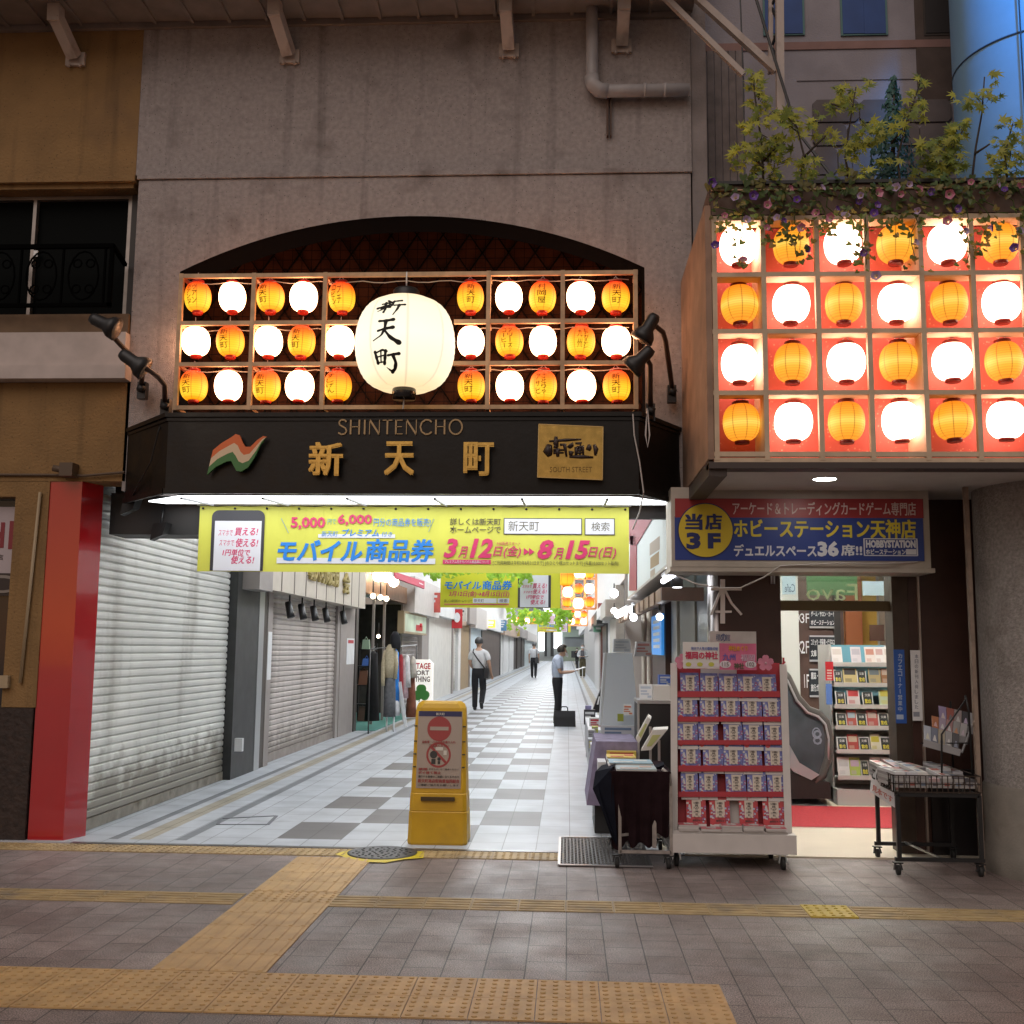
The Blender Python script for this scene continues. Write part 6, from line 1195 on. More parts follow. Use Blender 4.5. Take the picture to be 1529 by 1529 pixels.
# projecting shop signs farther down both sides
for i,(X,px_,z0,z1,ln,col,lab) in enumerate(((-3.55,656,2.55,3.1,.9,(.55,.10,.08),'red projecting shop sign beyond the red awning on the left'),(-3.5,696,2.5,2.95,1.0,(.60,.58,.52),'cream projecting shop sign right of the red flag'),(-3.5,756,2.6,3.2,1.6,(.10,.25,.42),'blue projecting shop sign in the middle distance on the left'),(-3.5,776,2.5,3.0,2.0,(.62,.48,.12),'yellow projecting shop sign far down the left side'),(.98,900,2.3,2.8,1.2,(.60,.60,.60),'white projecting shop sign beyond the lamps on the right'),(.95,893,2.5,3.0,1.6,(.32,.08,.07),'dark red projecting shop sign far down the right side'),(.95,886,2.2,2.7,2.0,(.12,.3,.2),'green projecting shop sign by the far right end'))):
    y = yat(px_,X); t_ = thing('projecting_sign', lab, 'sign', (X,y,z0), 'projecting shop signs in the arcade'); sg_ = 1 if X < 0 else -1
    b = MB(); b.box(min(X,X-sg_*.45),max(X,X-sg_*.45),y,y+.14,z0,z1); b.build('casing', mat('psign%d'%i,col,.4,var=.1), t_)
    b = MB(); cx = X-sg_*.225
    for k in range(3): b.box(cx-.14,cx+.14-.05*k,y-.004,y-.001,z1-.14-.13*k,z1-.07-.13*k)
    b.build('lettering', WHITE if i not in (1,4) else mat('psign_dark',(.12,.1,.1),.5), t_)
    b = MB(); b.bar((X-sg_*.45,y+.07,z1-.05),(X-sg_*.75,y+.07,z1-.05),.04); b.build('bracket', BLACK, t_)
# =====================================================================  STREET OBJECTS
def caster(b, c, r=.035, w_=.022, plate=True):
    s = len(b.v); b.mi = 0; b.lathe([(r*.55,-w_/2),(r,-w_*.4),(r,w_*.4),(r*.55,w_/2)],(0,0,0),14); b.xform(Matrix.Translation(c+Vector((0,0,r)))@Matrix.Rotation(R_(90),4,'Y'), s)
    b.mi = 1; b.bar(c+Vector((-w_,0,r)),c+Vector((-w_*.6,.01,r*2.3)),.008,.03); b.bar(c+Vector((w_,0,r)),c+Vector((w_*.6,.01,r*2.3)),.008,.03); b.box(c.x-w_*1.2,c.x+w_*1.2,c.y-.02,c.y+.03,c.z+r*2.25,c.z+r*2.45)
CM = [RUBBER, CHROME]
# ---- yellow sign stand
q = gz(656,1257); st = thing('sign_stand', 'yellow plastic sign stand with two red prohibition circles in the middle of the passage', 'sign stand', q)
YEL = mat('stand_yellow',(.52,.30,.012),.38,var=.1,vs=5,stain=(.38,.22,.02),ss=3)
W0, W1, D0, D1, HS = .222, .205, .16, .07, 1.125
b = MB()
def ring(z, w_, d, c): return [(q.x+u,q.y+v,z) for u,v in ((-w_+c,-d),(w_-c,-d),(w_,-d+c),(w_,d-c),(w_-c,d),(-w_+c,d),(-w_,d-c),(-w_,-d+c))]
lv = [(.0,.230,.17,.03),(.02,.238,.178,.03),(.255,.232,.165,.03),(.262,.226,.16,.03),(.268,.230,.163,.03),(.395,.226,.15,.03),(.402,.220,.145,.03),(.408,.222,.146,.03),(.98,.207,.08,.025),(1.07,.204,.07,.04),(1.105,.19,.06,.05),(1.125,.16,.04,.035)]
rg = [ring(*l_) for l_ in lv]; b.v = [Vector(p) for r_ in rg for p in r_]
for i in range(len(rg)-1):
    for k in range(8): b.f.append([i*8+k,i*8+(k+1)%8,(i+1)*8+(k+1)%8,(i+1)*8+k])
b.f += [list(range(7,-1,-1)), list(range((len(rg)-1)*8,len(rg)*8))]; b.m = [0]*len(b.f); b.sm = [False]*len(b.f)
b.build('body', YEL, st)
def sF(u, z, w_=0):                      # front face of the stand (leans back)
    d = .148-(z-.40)/(1.07-.40)*(.148-.072) if z > .4 else .163
    return Vector((q.x+u, q.y-d-w_, z))
b = MB(); b.hexa([sF(-.135,.345,.013),sF(.135,.345,.013),sF(.135,.345,-.02),sF(-.135,.345,-.02),sF(-.135,.375,.013),sF(.135,.375,.013),sF(.135,.375,-.02),sF(-.135,.375,-.02)]); b.build('slot', mat('slot_dark',(.06,.035,.008),.6), st)
b = MB()
for z in (.60,.70,.80,.92): [b.hexa([sF(u-.012,z,.004),sF(u+.012,z,.004),sF(u+.012,z,-.01),sF(u-.012,z,-.01),sF(u-.012,z+.010,.004),sF(u+.012,z+.010,.004),sF(u+.012,z+.010,-.01),sF(u-.012,z+.010,-.01)]) for u in (-.197,.197)]
b.build('clip', mat('clip_dark',(.05,.035,.01),.5), st)
pz0, pz1 = .44, 1.045
def pf(x0,x1,z0,z1,mi,d,b): b.mi = mi; b.add([sF(x0,z0,d),sF(x1,z0,d),sF(x1,z1,d),sF(x0,z1,d)],[(0,1,2,3)])
b = MB(); pf(-.18,.18,pz0,pz1,0,.0035,b); pf(-.175,.175,pz1-.042,pz1,1,.0045,b)
def disc(cx,cz,r,mi,d,ri=0,b=b):
    b.mi = mi; n = 28
    o = [sF(cx+r*math.cos(k*2*math.pi/n),cz+r*math.sin(k*2*math.pi/n),d) for k in range(n)]
    if ri: i_ = [sF(cx+ri*math.cos(k*2*math.pi/n),cz+ri*math.sin(k*2*math.pi/n),d) for k in range(n)]; b.add(o+i_,[(k,(k+1)%n,n+(k+1)%n,n+k) for k in range(n)])
    else: b.add(o,[tuple(range(n))])
disc(-.005,.905,.098,2,.0045); pf(-.08,.07,.893,.922,0,.0055,b); disc(-.005,.70,.100,2,.0045,.084)
b.mi = 2; c1,c2 = (-.07,.766),(.062,.634); nx = .007; b.add([sF(c1[0]-nx,c1[1]-nx,.0052),sF(c2[0]-nx,c2[1]-nx,.0052),sF(c2[0]+nx,c2[1]+nx,.0052),sF(c1[0]+nx,c1[1]+nx,.0052)],[(0,1,2,3)])
disc(-.045,.702,.030,3,.0058); pf(-.062,-.028,.628,.668,3,.0058,b); disc(.0,.668,.014,3,.0058); pf(-.01,.01,.628,.652,3,.0058,b); pf(.035,.06,.70,.735,4,.0058,b); pf(-.03,.03,.735,.762,4,.0058,b)
def st_t(t,x0,x1,z0,z1,mi,bo=0): b.mi = mi; b.text(t,x0,x1,z0,z1,lambda u,v,w_: sF(u,v,.0056+w_),bold=bo,ext=.001)
st_t('新天町',-.035,.035,pz1-.033,pz1-.012,4,.02); st_t('自転車・バイク等の乗り入れ',-.14,.13,.79,.812,2,.02); st_t('ご遠慮ください',-.085,.08,.762+.0,.783,2,.02)
st_t('禁煙',-.165,-.09,.578,.598,2,.03); st_t('歩きたばこはご遠慮ください',-.08,.16,.582,.596,3); st_t('ポイ捨て禁止',-.165,.02,.550,.572,2,.03); st_t('通行する皆様のご迷惑になりますので',-.165,.165,.522,.540,3,.01)
st_t('新天町商店街商業協同組合',-.165,.17,.483,.512,2,.03); st_t('ご理解ご協力をお願いします',-.165,.165,.458,.474,3,.01)
b.build('poster', [mat('poster_cream',(.32,.26,.22),.25,spec=.6),mat('poster_navy',(.02,.022,.075),.3),mat('poster_red',(.27,.04,.04),.3),mat('poster_black',(.03,.03,.03),.3),mat('poster_pale',(.5,.47,.42),.3)], st)
# ---- manhole with a yellow ring, grating, mat
q = gz(571,1275); mh = thing('manhole', 'round dark manhole cover set in a bright yellow painted patch', 'manhole', q)
b = MB(); b.lathe([(.265,.0),(.265,.012),(.25,.016),(.235,.012),(.001,.012)],(q.x,q.y,0),40,caps=False)
for k in range(60):
    a = k*2.4; r = .022*math.sqrt(k)*1.3
    if r < .225: b.box(q.x+r*math.cos(a)-.009,q.x+r*math.cos(a)+.009,q.y+r*math.sin(a)-.009,q.y+r*math.sin(a)+.009,.012,.0165)
b.build('cover', mat('cast_iron',(.075,.075,.075),.5,.5,var=.2,vs=20), mh)
b = MB(); A_=[gz(505,1270,.008),gz(634,1272,.008),gz(618,1283,.008),gz(541,1285,.008)]; b.add([gz(x,y,.008) for x,y in ((520,1269),(634,1271),(632,1281),(604,1283),(575,1288),(548,1287),(518,1281),(500,1275))],[tuple(range(8))[::-1]]); b.build('painted_patch', mat('patch_yellow',(.60,.46,.015),.55,var=.12,vs=15), mh)
q0 = (-.055,8.0); mt = thing('metal_grating', 'grey metal grating plate in the ground left of the black cart', 'grating', (.24,8.5,0))
b = MB(); b.box(-.055,.62,8.0,9.15,-.02,.010); b.build('base', mat('grating_base',(.055,.052,.052),.45,.6), mt)
b = MB()
for i in range(24):
    for j in range(32):
        x = -.04+.0275*i; y = 8.02+.0352*j; a = .008 if (i+j)%2 else -.008
        b.hexa([(x-.009,y-.004-a,.010),(x+.009,y-.004+a,.010),(x+.009,y+.004+a,.010),(x-.009,y+.004-a,.010),(x-.007,y-.002-a,.0145),(x+.007,y-.002+a,.0145),(x+.007,y+.002+a,.0145),(x-.007,y+.002-a,.0145)])
b.build('tread', mat('grating_tread',(.17,.16,.155),.4,.6), mt)
b = MB(); [b.bar(p,c,.02,.008) for p,c in (((-.055,8.0,.012),(-.055,9.15,.012)),((-.055,8.0,.012),(.62,8.0,.012)),((-.055,9.15,.012),(.62,9.15,.012)))]; b.build('rim', CHROME, mt)
b = MB(); P_ = [gz(330,1222,.006),gz(413,1218,.006),gz(422,1221,.006),gz(400,1231,.006),gz(325,1231,.006)]
for p,c in ((P_[0],P_[1]),(P_[1],P_[3]),(P_[3],P_[4]),(P_[0],P_[4])): b.bar(p,c,.03,.004)
tag(b.build('hatch_frame', mat('tile_line2',(.12,.13,.145),.5), loc=P_[0]), 'dark rectangular hatch outline in the pale tiles before the shutter', 'hatch')
# ---- white rolling rack with blue books
def yr(y): return 8.30-(y-990)/(1250-990)*.20
rq = gz(1095,1285); ra = thing('rolling_rack', 'white rolling display rack with red shelf lips full of blue books', 'rack', Vector((1.22,8.15,0)))
WR = mat('rack_white',(.58,.55,.53),.45,var=.06)
RRED = mat('rack_red',(.36,.022,.035),.5)
def rp(x, y, o=0): return py(x, y, yr(y)+o)
def slab(b, x0,x1,y0,y1,o0,o1, sk0=0, sk1=0):
    """board lying along the leaning rack front between two picture heights"""
    b.hexa([rp(x0+sk0,y1,o0),rp(x1+sk1,y1,o0),rp(x1+sk1,y1,o1),rp(x0+sk0,y1,o1),rp(x0,y0,o0),rp(x1,y0,o0),rp(x1,y0,o1),rp(x0,y0,o1)])
b = MB(); slab(b,1001,1011,990,1248,-.03,.28,1,1); slab(b,1164,1175,992,1248,-.03,.28,8,8); b.build('side_panel', WR, ra)
b = MB(); slab(b,1011,1164,990,1240,.085,.10,1,8); b.build('back_board', RRED, ra)
b = MB(); slab(b,1046,1100,999,1010,.075,.084); b.build('paper_strip', WR, ra); b = MB(); slab(b,1082,1106,1184,1240,.07,.084); b.build('paper_strip', WR, ra)
lips = [(1032,1041,1011,1165),(1070,1077.5,1012,1166),(1105,1112,1012,1168),(1143,1152,1013,1170),(1182,1190,1013,1171)]
b = MB()
for y0,y1,x0,x1 in lips: slab(b,x0,x1,y0,y1,-.022,-.01); slab(b,x0,x1,y1-2,y1,-.01,.085)
b.build('shelf_lip', RRED, ra)
b = MB(); A_ = py(1002,1273,7.98); B_ = py(1190,1273,7.98); zt_ = py(1095,1246,7.98).z; b.box(A_.x,B_.x,7.98,8.52,A_.z,zt_); b.box(A_.x+.015,B_.x-.05,8.02,8.5,zt_,zt_+.015); b.build('base', WR, ra); zb_ = A_.z
for x,y in ((B_.x-.09,8.03),(A_.x+.05,8.1),(B_.x-.1,8.45),(A_.x+.08,8.45)): b = MB(); caster(b, Vector((x,y,0)), zb_/2.5, .03); b.build('caster', CM, ra)
p_ = thing('pop_board', 'white and pink hand drawn title boards standing on top of the rolling rack', 'board', rp(1085,995)); Yp = 8.2
b = MB(); prect(b,1020,959,1074,998,Yp,.006,0); b.mi = 1; prect(b,1074.3,961,1129,1000,Yp,.006); b.build('card', [mat('pop_white',(.66,.64,.62),.5,var=.05), mat('pop_pink',(.56,.13,.24),.5,var=.2,vs=8)], p_)
b = MB(); ptext(b,'福岡の神社',1023,973,1072,984,Yp-.001,0,bold=.03); ptext(b,'地元で人気の御朱印帖',1032,966,1072,971,Yp-.001,1); ptext(b,'九州',1079,976,1098,986,Yp-.001,1,bold=.01); ptext(b,'福岡',1106,977,1127,987,Yp-.001,2,bold=.02); ptext(b,'神社',1096,990,1111,999,Yp-.003,3,bold=.03); ptext(b,'神社めぐり',1088,964,1116,972,Yp-.001,4,bold=.02)
for x,t in ((1083,'115'),(1121,'102')): c_ = py(x,992,Yp); b.mi = 5; b.prism([(c_.x+.042*math.cos(k*.4),c_.z+.027*math.sin(k*.4)) for k in range(16)],'y',Yp-.003,Yp-.001); ptext(b,t,x-5,989,x+5,995,Yp-.0035,3)
for k in range(6): c_ = py(1028+k*8.5,992+(k%2)*1.5,Yp); b.mi = 5 if k%2 else 6; b.prism([(c_.x+.022*math.cos(a*.5),c_.z+.016*math.sin(a*.5)) for a in range(12)],'y',Yp-.0022-.0001*k,Yp-.001)
b.build('writing', [mat('pop_red',(.55,.03,.10),.5),mat('pop_blue',(.06,.12,.45),.5),mat('pop_lilac',(.60,.42,.55),.5),mat('pop_dark',(.10,.10,.06),.5),mat('pop_orange',(.65,.32,.02),.5),mat('pop_cloud',(.66,.60,.66),.5),mat('pop_lime',(.5,.5,.08),.5)], p_)
for i,(x,y) in enumerate(((1020,988),(1144,990))):
    c_ = py(x,y,8.19+.02*i*-1); b = MB(); pts = []
    for k in range(40): a = k*2*math.pi/40+math.pi/2; r = .062*(.62+.38*abs(math.cos(2.5*(a-math.pi/2)))**.6 - (.06 if k%8 == 0 else 0)); pts.append((c_.x+r*math.cos(a),c_.z+r*math.sin(a)))
    b.prism(pts,'y',8.215-.03*i,8.222-.03*i); b.mi = 1; b.lathe([(.010,0),(.008,.004)],(0,0,0),8); b.xform(Matrix.Translation((c_.x,8.214-.03*i,c_.z))@Matrix.Rotation(R_(90),4,'X'), 80)
    tag(b.build('paper_blossom', [mat('blossom_pink',(.56,.20,.29),.6,var=.15,vs=20),mat('blossom_pale',(.62,.36,.42),.6)], loc=c_), ('pink paper blossom half hidden at the left of the title boards','pink paper blossom at the right of the title boards on the rack')[i], 'ornament', 'paper blossoms on the rack')
b = MB(); b.bar(rp(1169,1000),rp(1170,982),.012,.012); b.bar(rp(1168,992),rp(1172,988),.02,.01); tag(b.build('red_clip', RRED, loc=rp(1169,995)), 'thin red clip on the right top corner of the rolling rack', 'clip')
def book_mesh(cols, w_=.15, h=.205, d=.008, words='福岡の神社'):
    b = MB(); b.mi = 0; b.box(-w_/2,w_/2,-d,0,0,h)
    F_ = lambda u,v,t: (u,-d-.0006-t,v)
    def R2(x0,x1,z0,z1,mi,t): b.mi = mi; b.add([F_(x0,z0,t),F_(x1,z0,t),F_(x1,z1,t),F_(x0,z1,t)],[(0,1,2,3)])
    R2(-w_*.21,w_*.25,h*.34,h*.90,1,.0002); R2(-w_*.5,w_*.5,0,h*.12,3,.0002)
    rr2 = random.Random(4)
    for k in range(40):
        x = rr2.choice((-1,1))*rr2.uniform(.27,.46)*w_; z = rr2.uniform(.16,.93)*h; s = rr2.uniform(.006,.016)*w_/.15*.6; R2(x-s,x+s,z-s*.8,z+s*.8,(4,3,5)[k%3],.0003+.00003*k)
    n = 14; b.mi = 2; c = (-w_*.36,h*.20); b.add([F_(c[0]+.021*math.cos(k*6.283/n),c[1]+.021*math.sin(k*6.283/n),.0014) for k in range(n)],[tuple(range(n))])
    for k,ch in enumerate(words): b.mi = 6; z = h*(.83-.092*k); b.text(ch,-.011+.004,.011+.004,z-.016,z,F_ if False else (lambda u,v,t: (u,-d-.0012-t,v)),bold=.03,ext=.0003)
    b.mi = 6; [b.text(c_, -w_*.13+dx, -w_*.05+dx, h*.75-.03*j, h*.82-.03*j, lambda u,v,t:(u,-d-.0012-t,v), ext=.0003) for j,c_ in enumerate('御朱印帖') for dx in (.0,.032)]
    b.mi = 6; b.text('御朱印めぐり',-w_*.2,w_*.4,h*.20,h*.26,lambda u,v,t:(u,-d-.0012-t,v),bold=.02,ext=.0003)
    return b
BKM = [mat('book_blue',(.14,.155,.38),.35,var=.45,vs=25),mat('book_panel',(.60,.53,.45),.4),mat('book_redspot',(.48,.05,.06),.4),mat('book_page',(.58,.55,.54),.5),mat('book_sky',(.42,.48,.60),.4),mat('book_plum',(.30,.10,.22),.4),mat('book_ink',(.04,.03,.03),.5)]
BKR = [mat('book_crimson',(.42,.05,.06),.35,var=.35,vs=25)]+BKM[1:]
ROWS = [('top',1004.5,1032.5,[(1015,1044),(1045,1071),(1072,1100),(1101,1129),(1129,1158)]),('second',1039,1070,[(1011,1041),(1044,1072),(1075,1104),(1107,1136),(1138,1167)]),('third',1077,1105.5,[(1011,1041),(1042,1072),(1079,1108),(1109,1138),(1140,1169)]),
        ('fourth',1112,1143.5,[(1015.6,1045.6),(1049,1079),(1080,1108),(1108,1137),(1141,1171)]),('fifth',1151,1182,[(1016,1042),(1043,1070),(1083,1113),(1114,1143),(1145,1173)]),('sixth',1189,1234,[(1024,1054),(1059,1089),(1102,1131),(1138,1170)])]
pb = None; pr_ = None
for rn,y0,y1,xx in ROWS:
    for i,(x0,x1) in enumerate(xx):
        red = rn == 'sixth'
        if (pr_ if red else pb) is None:
            o = book_mesh(None).build('book', BKR if red else BKM)
            if red: pr_ = o
            else: pb = o
        else: o = (pr_ if red else pb).copy(); sc.collection.objects.link(o)
        yy = y0+(i*.6); c_ = rp((x0+x1)/2, yy, .0); w_ = (rp(x1,yy).x-rp(x0,yy).x)/.152
        o.scale = (w_*rnd.uniform(.97,1.02),1,1.0 if not red else 1.08); o.rotation_euler = (R_(-10),rnd.uniform(-.015,.015),rnd.uniform(-.04,.04)); o.location = c_ + Vector((0,.034-.03,-.203*(1.08 if red else 1)))+Vector((0,-.036,0))
        tag(o, f"{'red' if red else 'blue'} book with cream panel, {ORD[i]} from left, {rn} shelf of the rolling rack", 'book', 'books on the rolling rack')
for i,(x0,x1) in enumerate(((1012,1043),(1046,1076),(1077,1106),(1109,1140),(1143,1173))):
    c_ = py((x0+x1)/2,1250,8.06); b = MB(); n_ = (5,2,5,5,3)[i]
    for k in range(n_): a = rnd.uniform(-.006,.006); b.mi = k%2; b.box(c_.x-.072+a,c_.x+.072+a,8.0+a,8.1,zt_+.0152+k*.0085,zt_+.0152+k*.0085+.008)
    b.mi = 2; zz = zt_+.0152+n_*.0085; b.box(c_.x-.072,c_.x+.072,8.0,8.1,zz,zz+.002); b.mi = 1; b.box(c_.x-.03,c_.x+.035,8.02,8.08,zz+.0021,zz+.003)
    tag(b.build('book_pile', [mat('pile_white',(.56,.53,.52),.5),mat('pile_page',(.48,.45,.43),.6),mat('pile_pinkred',(.48,.12,.14),.4)], loc=(c_.x,8.05,zt_)), f'flat pile of pink covered books, {ORD[i]} from left on the base of the rolling rack', 'book pile', 'book piles on the rack base')
# ---- black cloth cart
ct = thing('cloth_cart', 'low cart draped in black and maroon cloth left of the rolling rack', 'cart', gz(960,1290))
Yc = 7.96; CLB = mat('cloth_maroon',(.018,.009,.011),.95,spec=.08,var=.3,vs=8); CLN = mat('cloth_navy',(.008,.009,.015),.9,spec=.08,var=.3,vs=6)
c = lambda x,y,Y=Yc: py(x,y,Y)
b = MB(); n = 24
topz = c(950,1152).z
for i in range(n):
    def W(i_, f): 
        x = 913+(1000-913)*i_/n; yb = 1264+ (8*math.sin(i_*.6) if i_ < 8 else 4*math.sin(i_*.9)) - (14 if i_ > 18 else 0) ; y = 1152+(yb-1152)*f; p = c(x,y); return p+Vector((0,.018*math.sin(i_*1.15)*f+.05*f,0))
    for j in range(6): b.quad(W(i,j/6),W(i+1,j/6),W(i+1,(j+1)/6),W(i,(j+1)/6))
A_ = c(913,1152); B_ = c(1000,1152); b.box(A_.x-.01,B_.x+.01,Yc,8.75,topz-.012,topz); b.build('cloth', CLB, ct)
b = MB(); L4 = [c(888,1150,8.3),c(884,1176,8.2),c(897,1205,8.1),c(912,1240,8.02),c(917,1262,8.0),c(918,1150,7.99),c(905,1143,8.2)]
P_ = [c(914,1146,7.98),c(889,1152,8.25),c(885,1178,8.15),c(900,1212,8.05),c(912,1248,8.0),c(920,1262,7.99)]
bk_ = [p+Vector((.06,.45,0)) for p in P_]
b.add(P_+bk_, [tuple(range(6))]+[(i,i+1,7+i,6+i) for i in range(5)]); Q_ = [c(914,1147,7.97),c(922,1262,7.96),c(912,1240,7.985),c(899,1200,8.0),c(893,1172,8.05)]; b.add(Q_,[(0,1,2,3,4)]); b.build('side_drape', CLN, ct)
b = MB(); fx0, fx1 = c(926,1285).x, c(1003,1285).x
for y in (Yc+.03,8.7): b.bar((fx0,y,.115),(fx1,y,.115),.022); b.bar((fx0,y,.10),(fx0,y,.62),.022); b.bar((fx1,y,.085),(fx1,y,.60),.022)
b.bar((fx0,Yc+.03,.23),(fx1,Yc+.25,.23),.02); b.bar((fx0+.1,Yc+.3,.26),(fx1-.1,Yc+.3,.26),.06); b.tube([(fx1,Yc+.03,.58),(fx1-.01,Yc+.03,.66),(fx1-.06,Yc+.03,.70)],.013,8); b.bar((fx1,Yc+.03,.58),(fx1,8.7,.58),.02); b.bar((fx0,Yc+.03,.115),(fx0,8.7,.115),.022); b.bar((fx1,Yc+.03,.115),(fx1,8.7,.115),.022)
b.bar((c(978,1262).x,Yc+.06,.14),(c(978,1262).x,Yc+.06,.40),.03); b.build('frame', mat('frame_worn',(.36,.33,.31),.4,.5,var=.2,vs=20), ct)
for x,y in [(x,y) for x in (fx0-.02,fx1-.02) for y in (Yc+.03,8.68)]: b = MB(); caster(b, Vector((x,y,0)),.038,.03); b.build('caster', [RUBBER,RUBBER], ct)
def flatmag(lab, x0,x1,y0,y1, z, col, col2, Y0=8.0, n_=3, cat='magazine pile'):
    A_ = c(x0,y1,Y0); B_ = c(x1,y1,Y0); b = MB(); h = .007
    for k in range(n_): a = rnd.uniform(-.012,.012); b.mi = 1 if k < n_-1 else 0; b.box(A_.x+a,B_.x+a,Y0+a,Y0+.27,z+k*h,z+k*h+h*.92)
    zz = z+n_*h; b.mi = 2; w_ = B_.x-A_.x; b.box(A_.x+w_*.1,A_.x+w_*.55,Y0+.03,Y0+.10,zz,zz+.0015); b.box(A_.x+w_*.6,A_.x+w_*.9,Y0+.12,Y0+.22,zz,zz+.0015)
    tag(b.build('magazine_pile', [flat(lab[:18]+'_a',col,.35),mat('paper_edge',(.55,.54,.52),.6),flat(lab[:18]+'_b',col2,.4)], loc=(A_.x,Y0,z)), lab, cat, 'magazines on the black cart'); return zz
flatmag('pale blue magazine at the front edge of the black cloth cart',921,981,1155,1160,topz+.001,(.42,.50,.52),(.55,.40,.33),7.98,2)
flatmag('blue and white magazine behind the front one on the black cart',910,975,1140,1146,topz+.001,(.30,.44,.52),(.60,.60,.56),8.28,4)
flatmag('yellow covered magazine pile at the back of the black cart',908,951,1128,1138,topz+.001,(.55,.40,.06),(.45,.05,.05),8.62,5)
b = MB(); p = c(983,1160,8.15); b.hexa([p+Vector(v) for v in ((-.05,0,-.01),(.03,0,-.01),(.05,.2,-.01),(-.03,.2,-.01),(-.04,-.02,.06),(.04,-.02,.09),(.06,.2,.09),(-.02,.2,.06))]); tag(b.build('navy_cloth', CLN, loc=p), 'folded navy cloth at the right end of the black cart top', 'cloth')
# ---- stalls behind the cart
YK = 9.35; k_ = lambda x,y,Y=YK: py(x,y,Y)
cb = thing('black_cabinet', 'tall black cabinet with a grey top edge between cart and rolling rack', 'cabinet', (k_(976,1200).x,YK,0)); A_ = k_(953,1150); B_ = k_(1001,1046)
b = MB(); b.box(A_.x,B_.x,YK,YK+.5,.02,B_.z-.03); b.build('body', mat('cabinet_black',(.014,.014,.015),.45), cb); b = MB(); b.box(A_.x-.005,B_.x,YK-.01,YK+.5,B_.z-.028,B_.z); b.box(A_.x-.006,A_.x+.012,YK-.012,YK+.01,.02,B_.z-.03); b.build('trim', mat('cabinet_grey',(.35,.34,.33),.45,.3), cb)
def item(nm, lab, cat, x0,x1,y0,y1, Y, d, col, col2=None, tilt=0, grp=None, taper=0):
    A_ = py(x0,y1,Y); B_ = py(x1,y0,Y); t = taper*(B_.x-A_.x); b = MB(); b.hexa([(A_.x,Y,A_.z),(B_.x,Y,A_.z),(B_.x,Y+d,A_.z),(A_.x,Y+d,A_.z),(A_.x+t,Y+tilt,B_.z),(B_.x-t,Y+tilt,B_.z),(B_.x-t,Y+d+tilt,B_.z),(A_.x+t,Y+d+tilt,B_.z)])
    if col2:
        b.mi = 1; w_ = B_.x-A_.x; h = B_.z-A_.z
        for k,(u0,u1,v0,v1) in enumerate(((.1,.9,.7,.86),(.1,.6,.48,.6),(.1,.75,.3,.4),(.62,.92,.1,.25))):
            e = [(A_.x+w_*u+(t if v > .5 else 0)*(1-2*u)*.8, Y+tilt*v-.003, A_.z+h*v) for u,v in ((u0,v0),(u1,v0),(u1,v1),(u0,v1))]; b.add(e,[(0,1,2,3)])
    return tag(b.build(nm, [flat('c_'+nm+str(x0),col,.45)]+([flat('d_'+nm+str(x0),col2,.45)] if col2 else []), loc=((A_.x+B_.x)/2,Y,A_.z)), lab, cat, grp)
item('receipt_machine','beige boxy machine on top of the black cabinet','machine',975,1003,1024,1046,9.4,.3,(.45,.42,.38),None,.04,None,.06)
item('booklet','white booklet leaning on the black cabinet beside the beige machine','booklet',955,974,1022,1044,9.5,.02,(.60,.60,.60),(.35,.40,.48),.05)
item('blue_box','bright blue box behind the beige machine','box',984,1002,1008,1024,9.8,.15,(.06,.14,.5),(.5,.55,.62))
ms = thing('magazine_stand', 'wire magazine stand in front of the black cabinet', 'stand', (k_(975,1200,9.0).x,9.0,0)); b = MB()
for x,y0,y1 in ((971,1085,1150),(984,1105,1160)): b.bar(k_(x,y0,9.0),(k_(x,y1,9.0).x,9.0,.02),.02,.012)
b.box(k_(962,1180,9.0).x,k_(992,1180,9.0).x,8.95,9.2,.008,.03); b.build('post', mat('wire_pale',(.42,.40,.38),.4,.5), ms)
for P4,lab in ((((967,1070),(972,1074),(954,1110),(949,1103)),'slim pale magazine tilted left on the wire stand'),(((975,1090),(997,1089),(972,1120),(957,1121)),'yellow green magazine tilted right on the wire stand')):
    a = [k_(x,y,8.97) for x,y in P4]; b = MB(); b.add(a+[p+Vector((.01,.05,.02)) for p in a],[(3,2,1,0),(4,5,6,7),(0,1,5,4),(1,2,6,5),(2,3,7,6),(3,0,4,7)]); b.mi = 1; m4 = [a[0].lerp(a[2],.25),a[1].lerp(a[3],.25),a[2].lerp(a[0],.2),a[3].lerp(a[1],.2)]; b.add([p-Vector((0,.004,0)) for p in m4],[(3,2,1,0)])
    tag(b.build('magazine', [mat('mag_white',(.58,.57,.54),.4),mat('mag_lime',(.42,.45,.18),.4)], loc=a[3]), lab, 'magazine', 'magazines on the wire stand')
YQ = 10.6; dr = thing('display_rack', 'tall pale blue white back panel of a book rack in the passage', 'rack', (py(925,1150,YQ).x,YQ,0)); a = [py(x,y,YQ) for x,y in ((899,1084),(954,1084),(945,975),(908,975))]
b = MB(); b.hexa([a[0],a[1],a[1]+Vector((0,.05,0)),a[0]+Vector((0,.05,0)),a[3]+Vector((0,.12,0)),a[2]+Vector((0,.12,0)),a[2]+Vector((0,.17,0)),a[3]+Vector((0,.17,0))]); b.build('panel', mat('rack_bluewhite',(.62,.70,.78),.35), dr)
b = MB()
for k in range(5): z = .5+.22*k; b.box(a[0].x+.02*k,a[1].x-.01*k,YQ+.1,YQ+.5,z,z+.02)
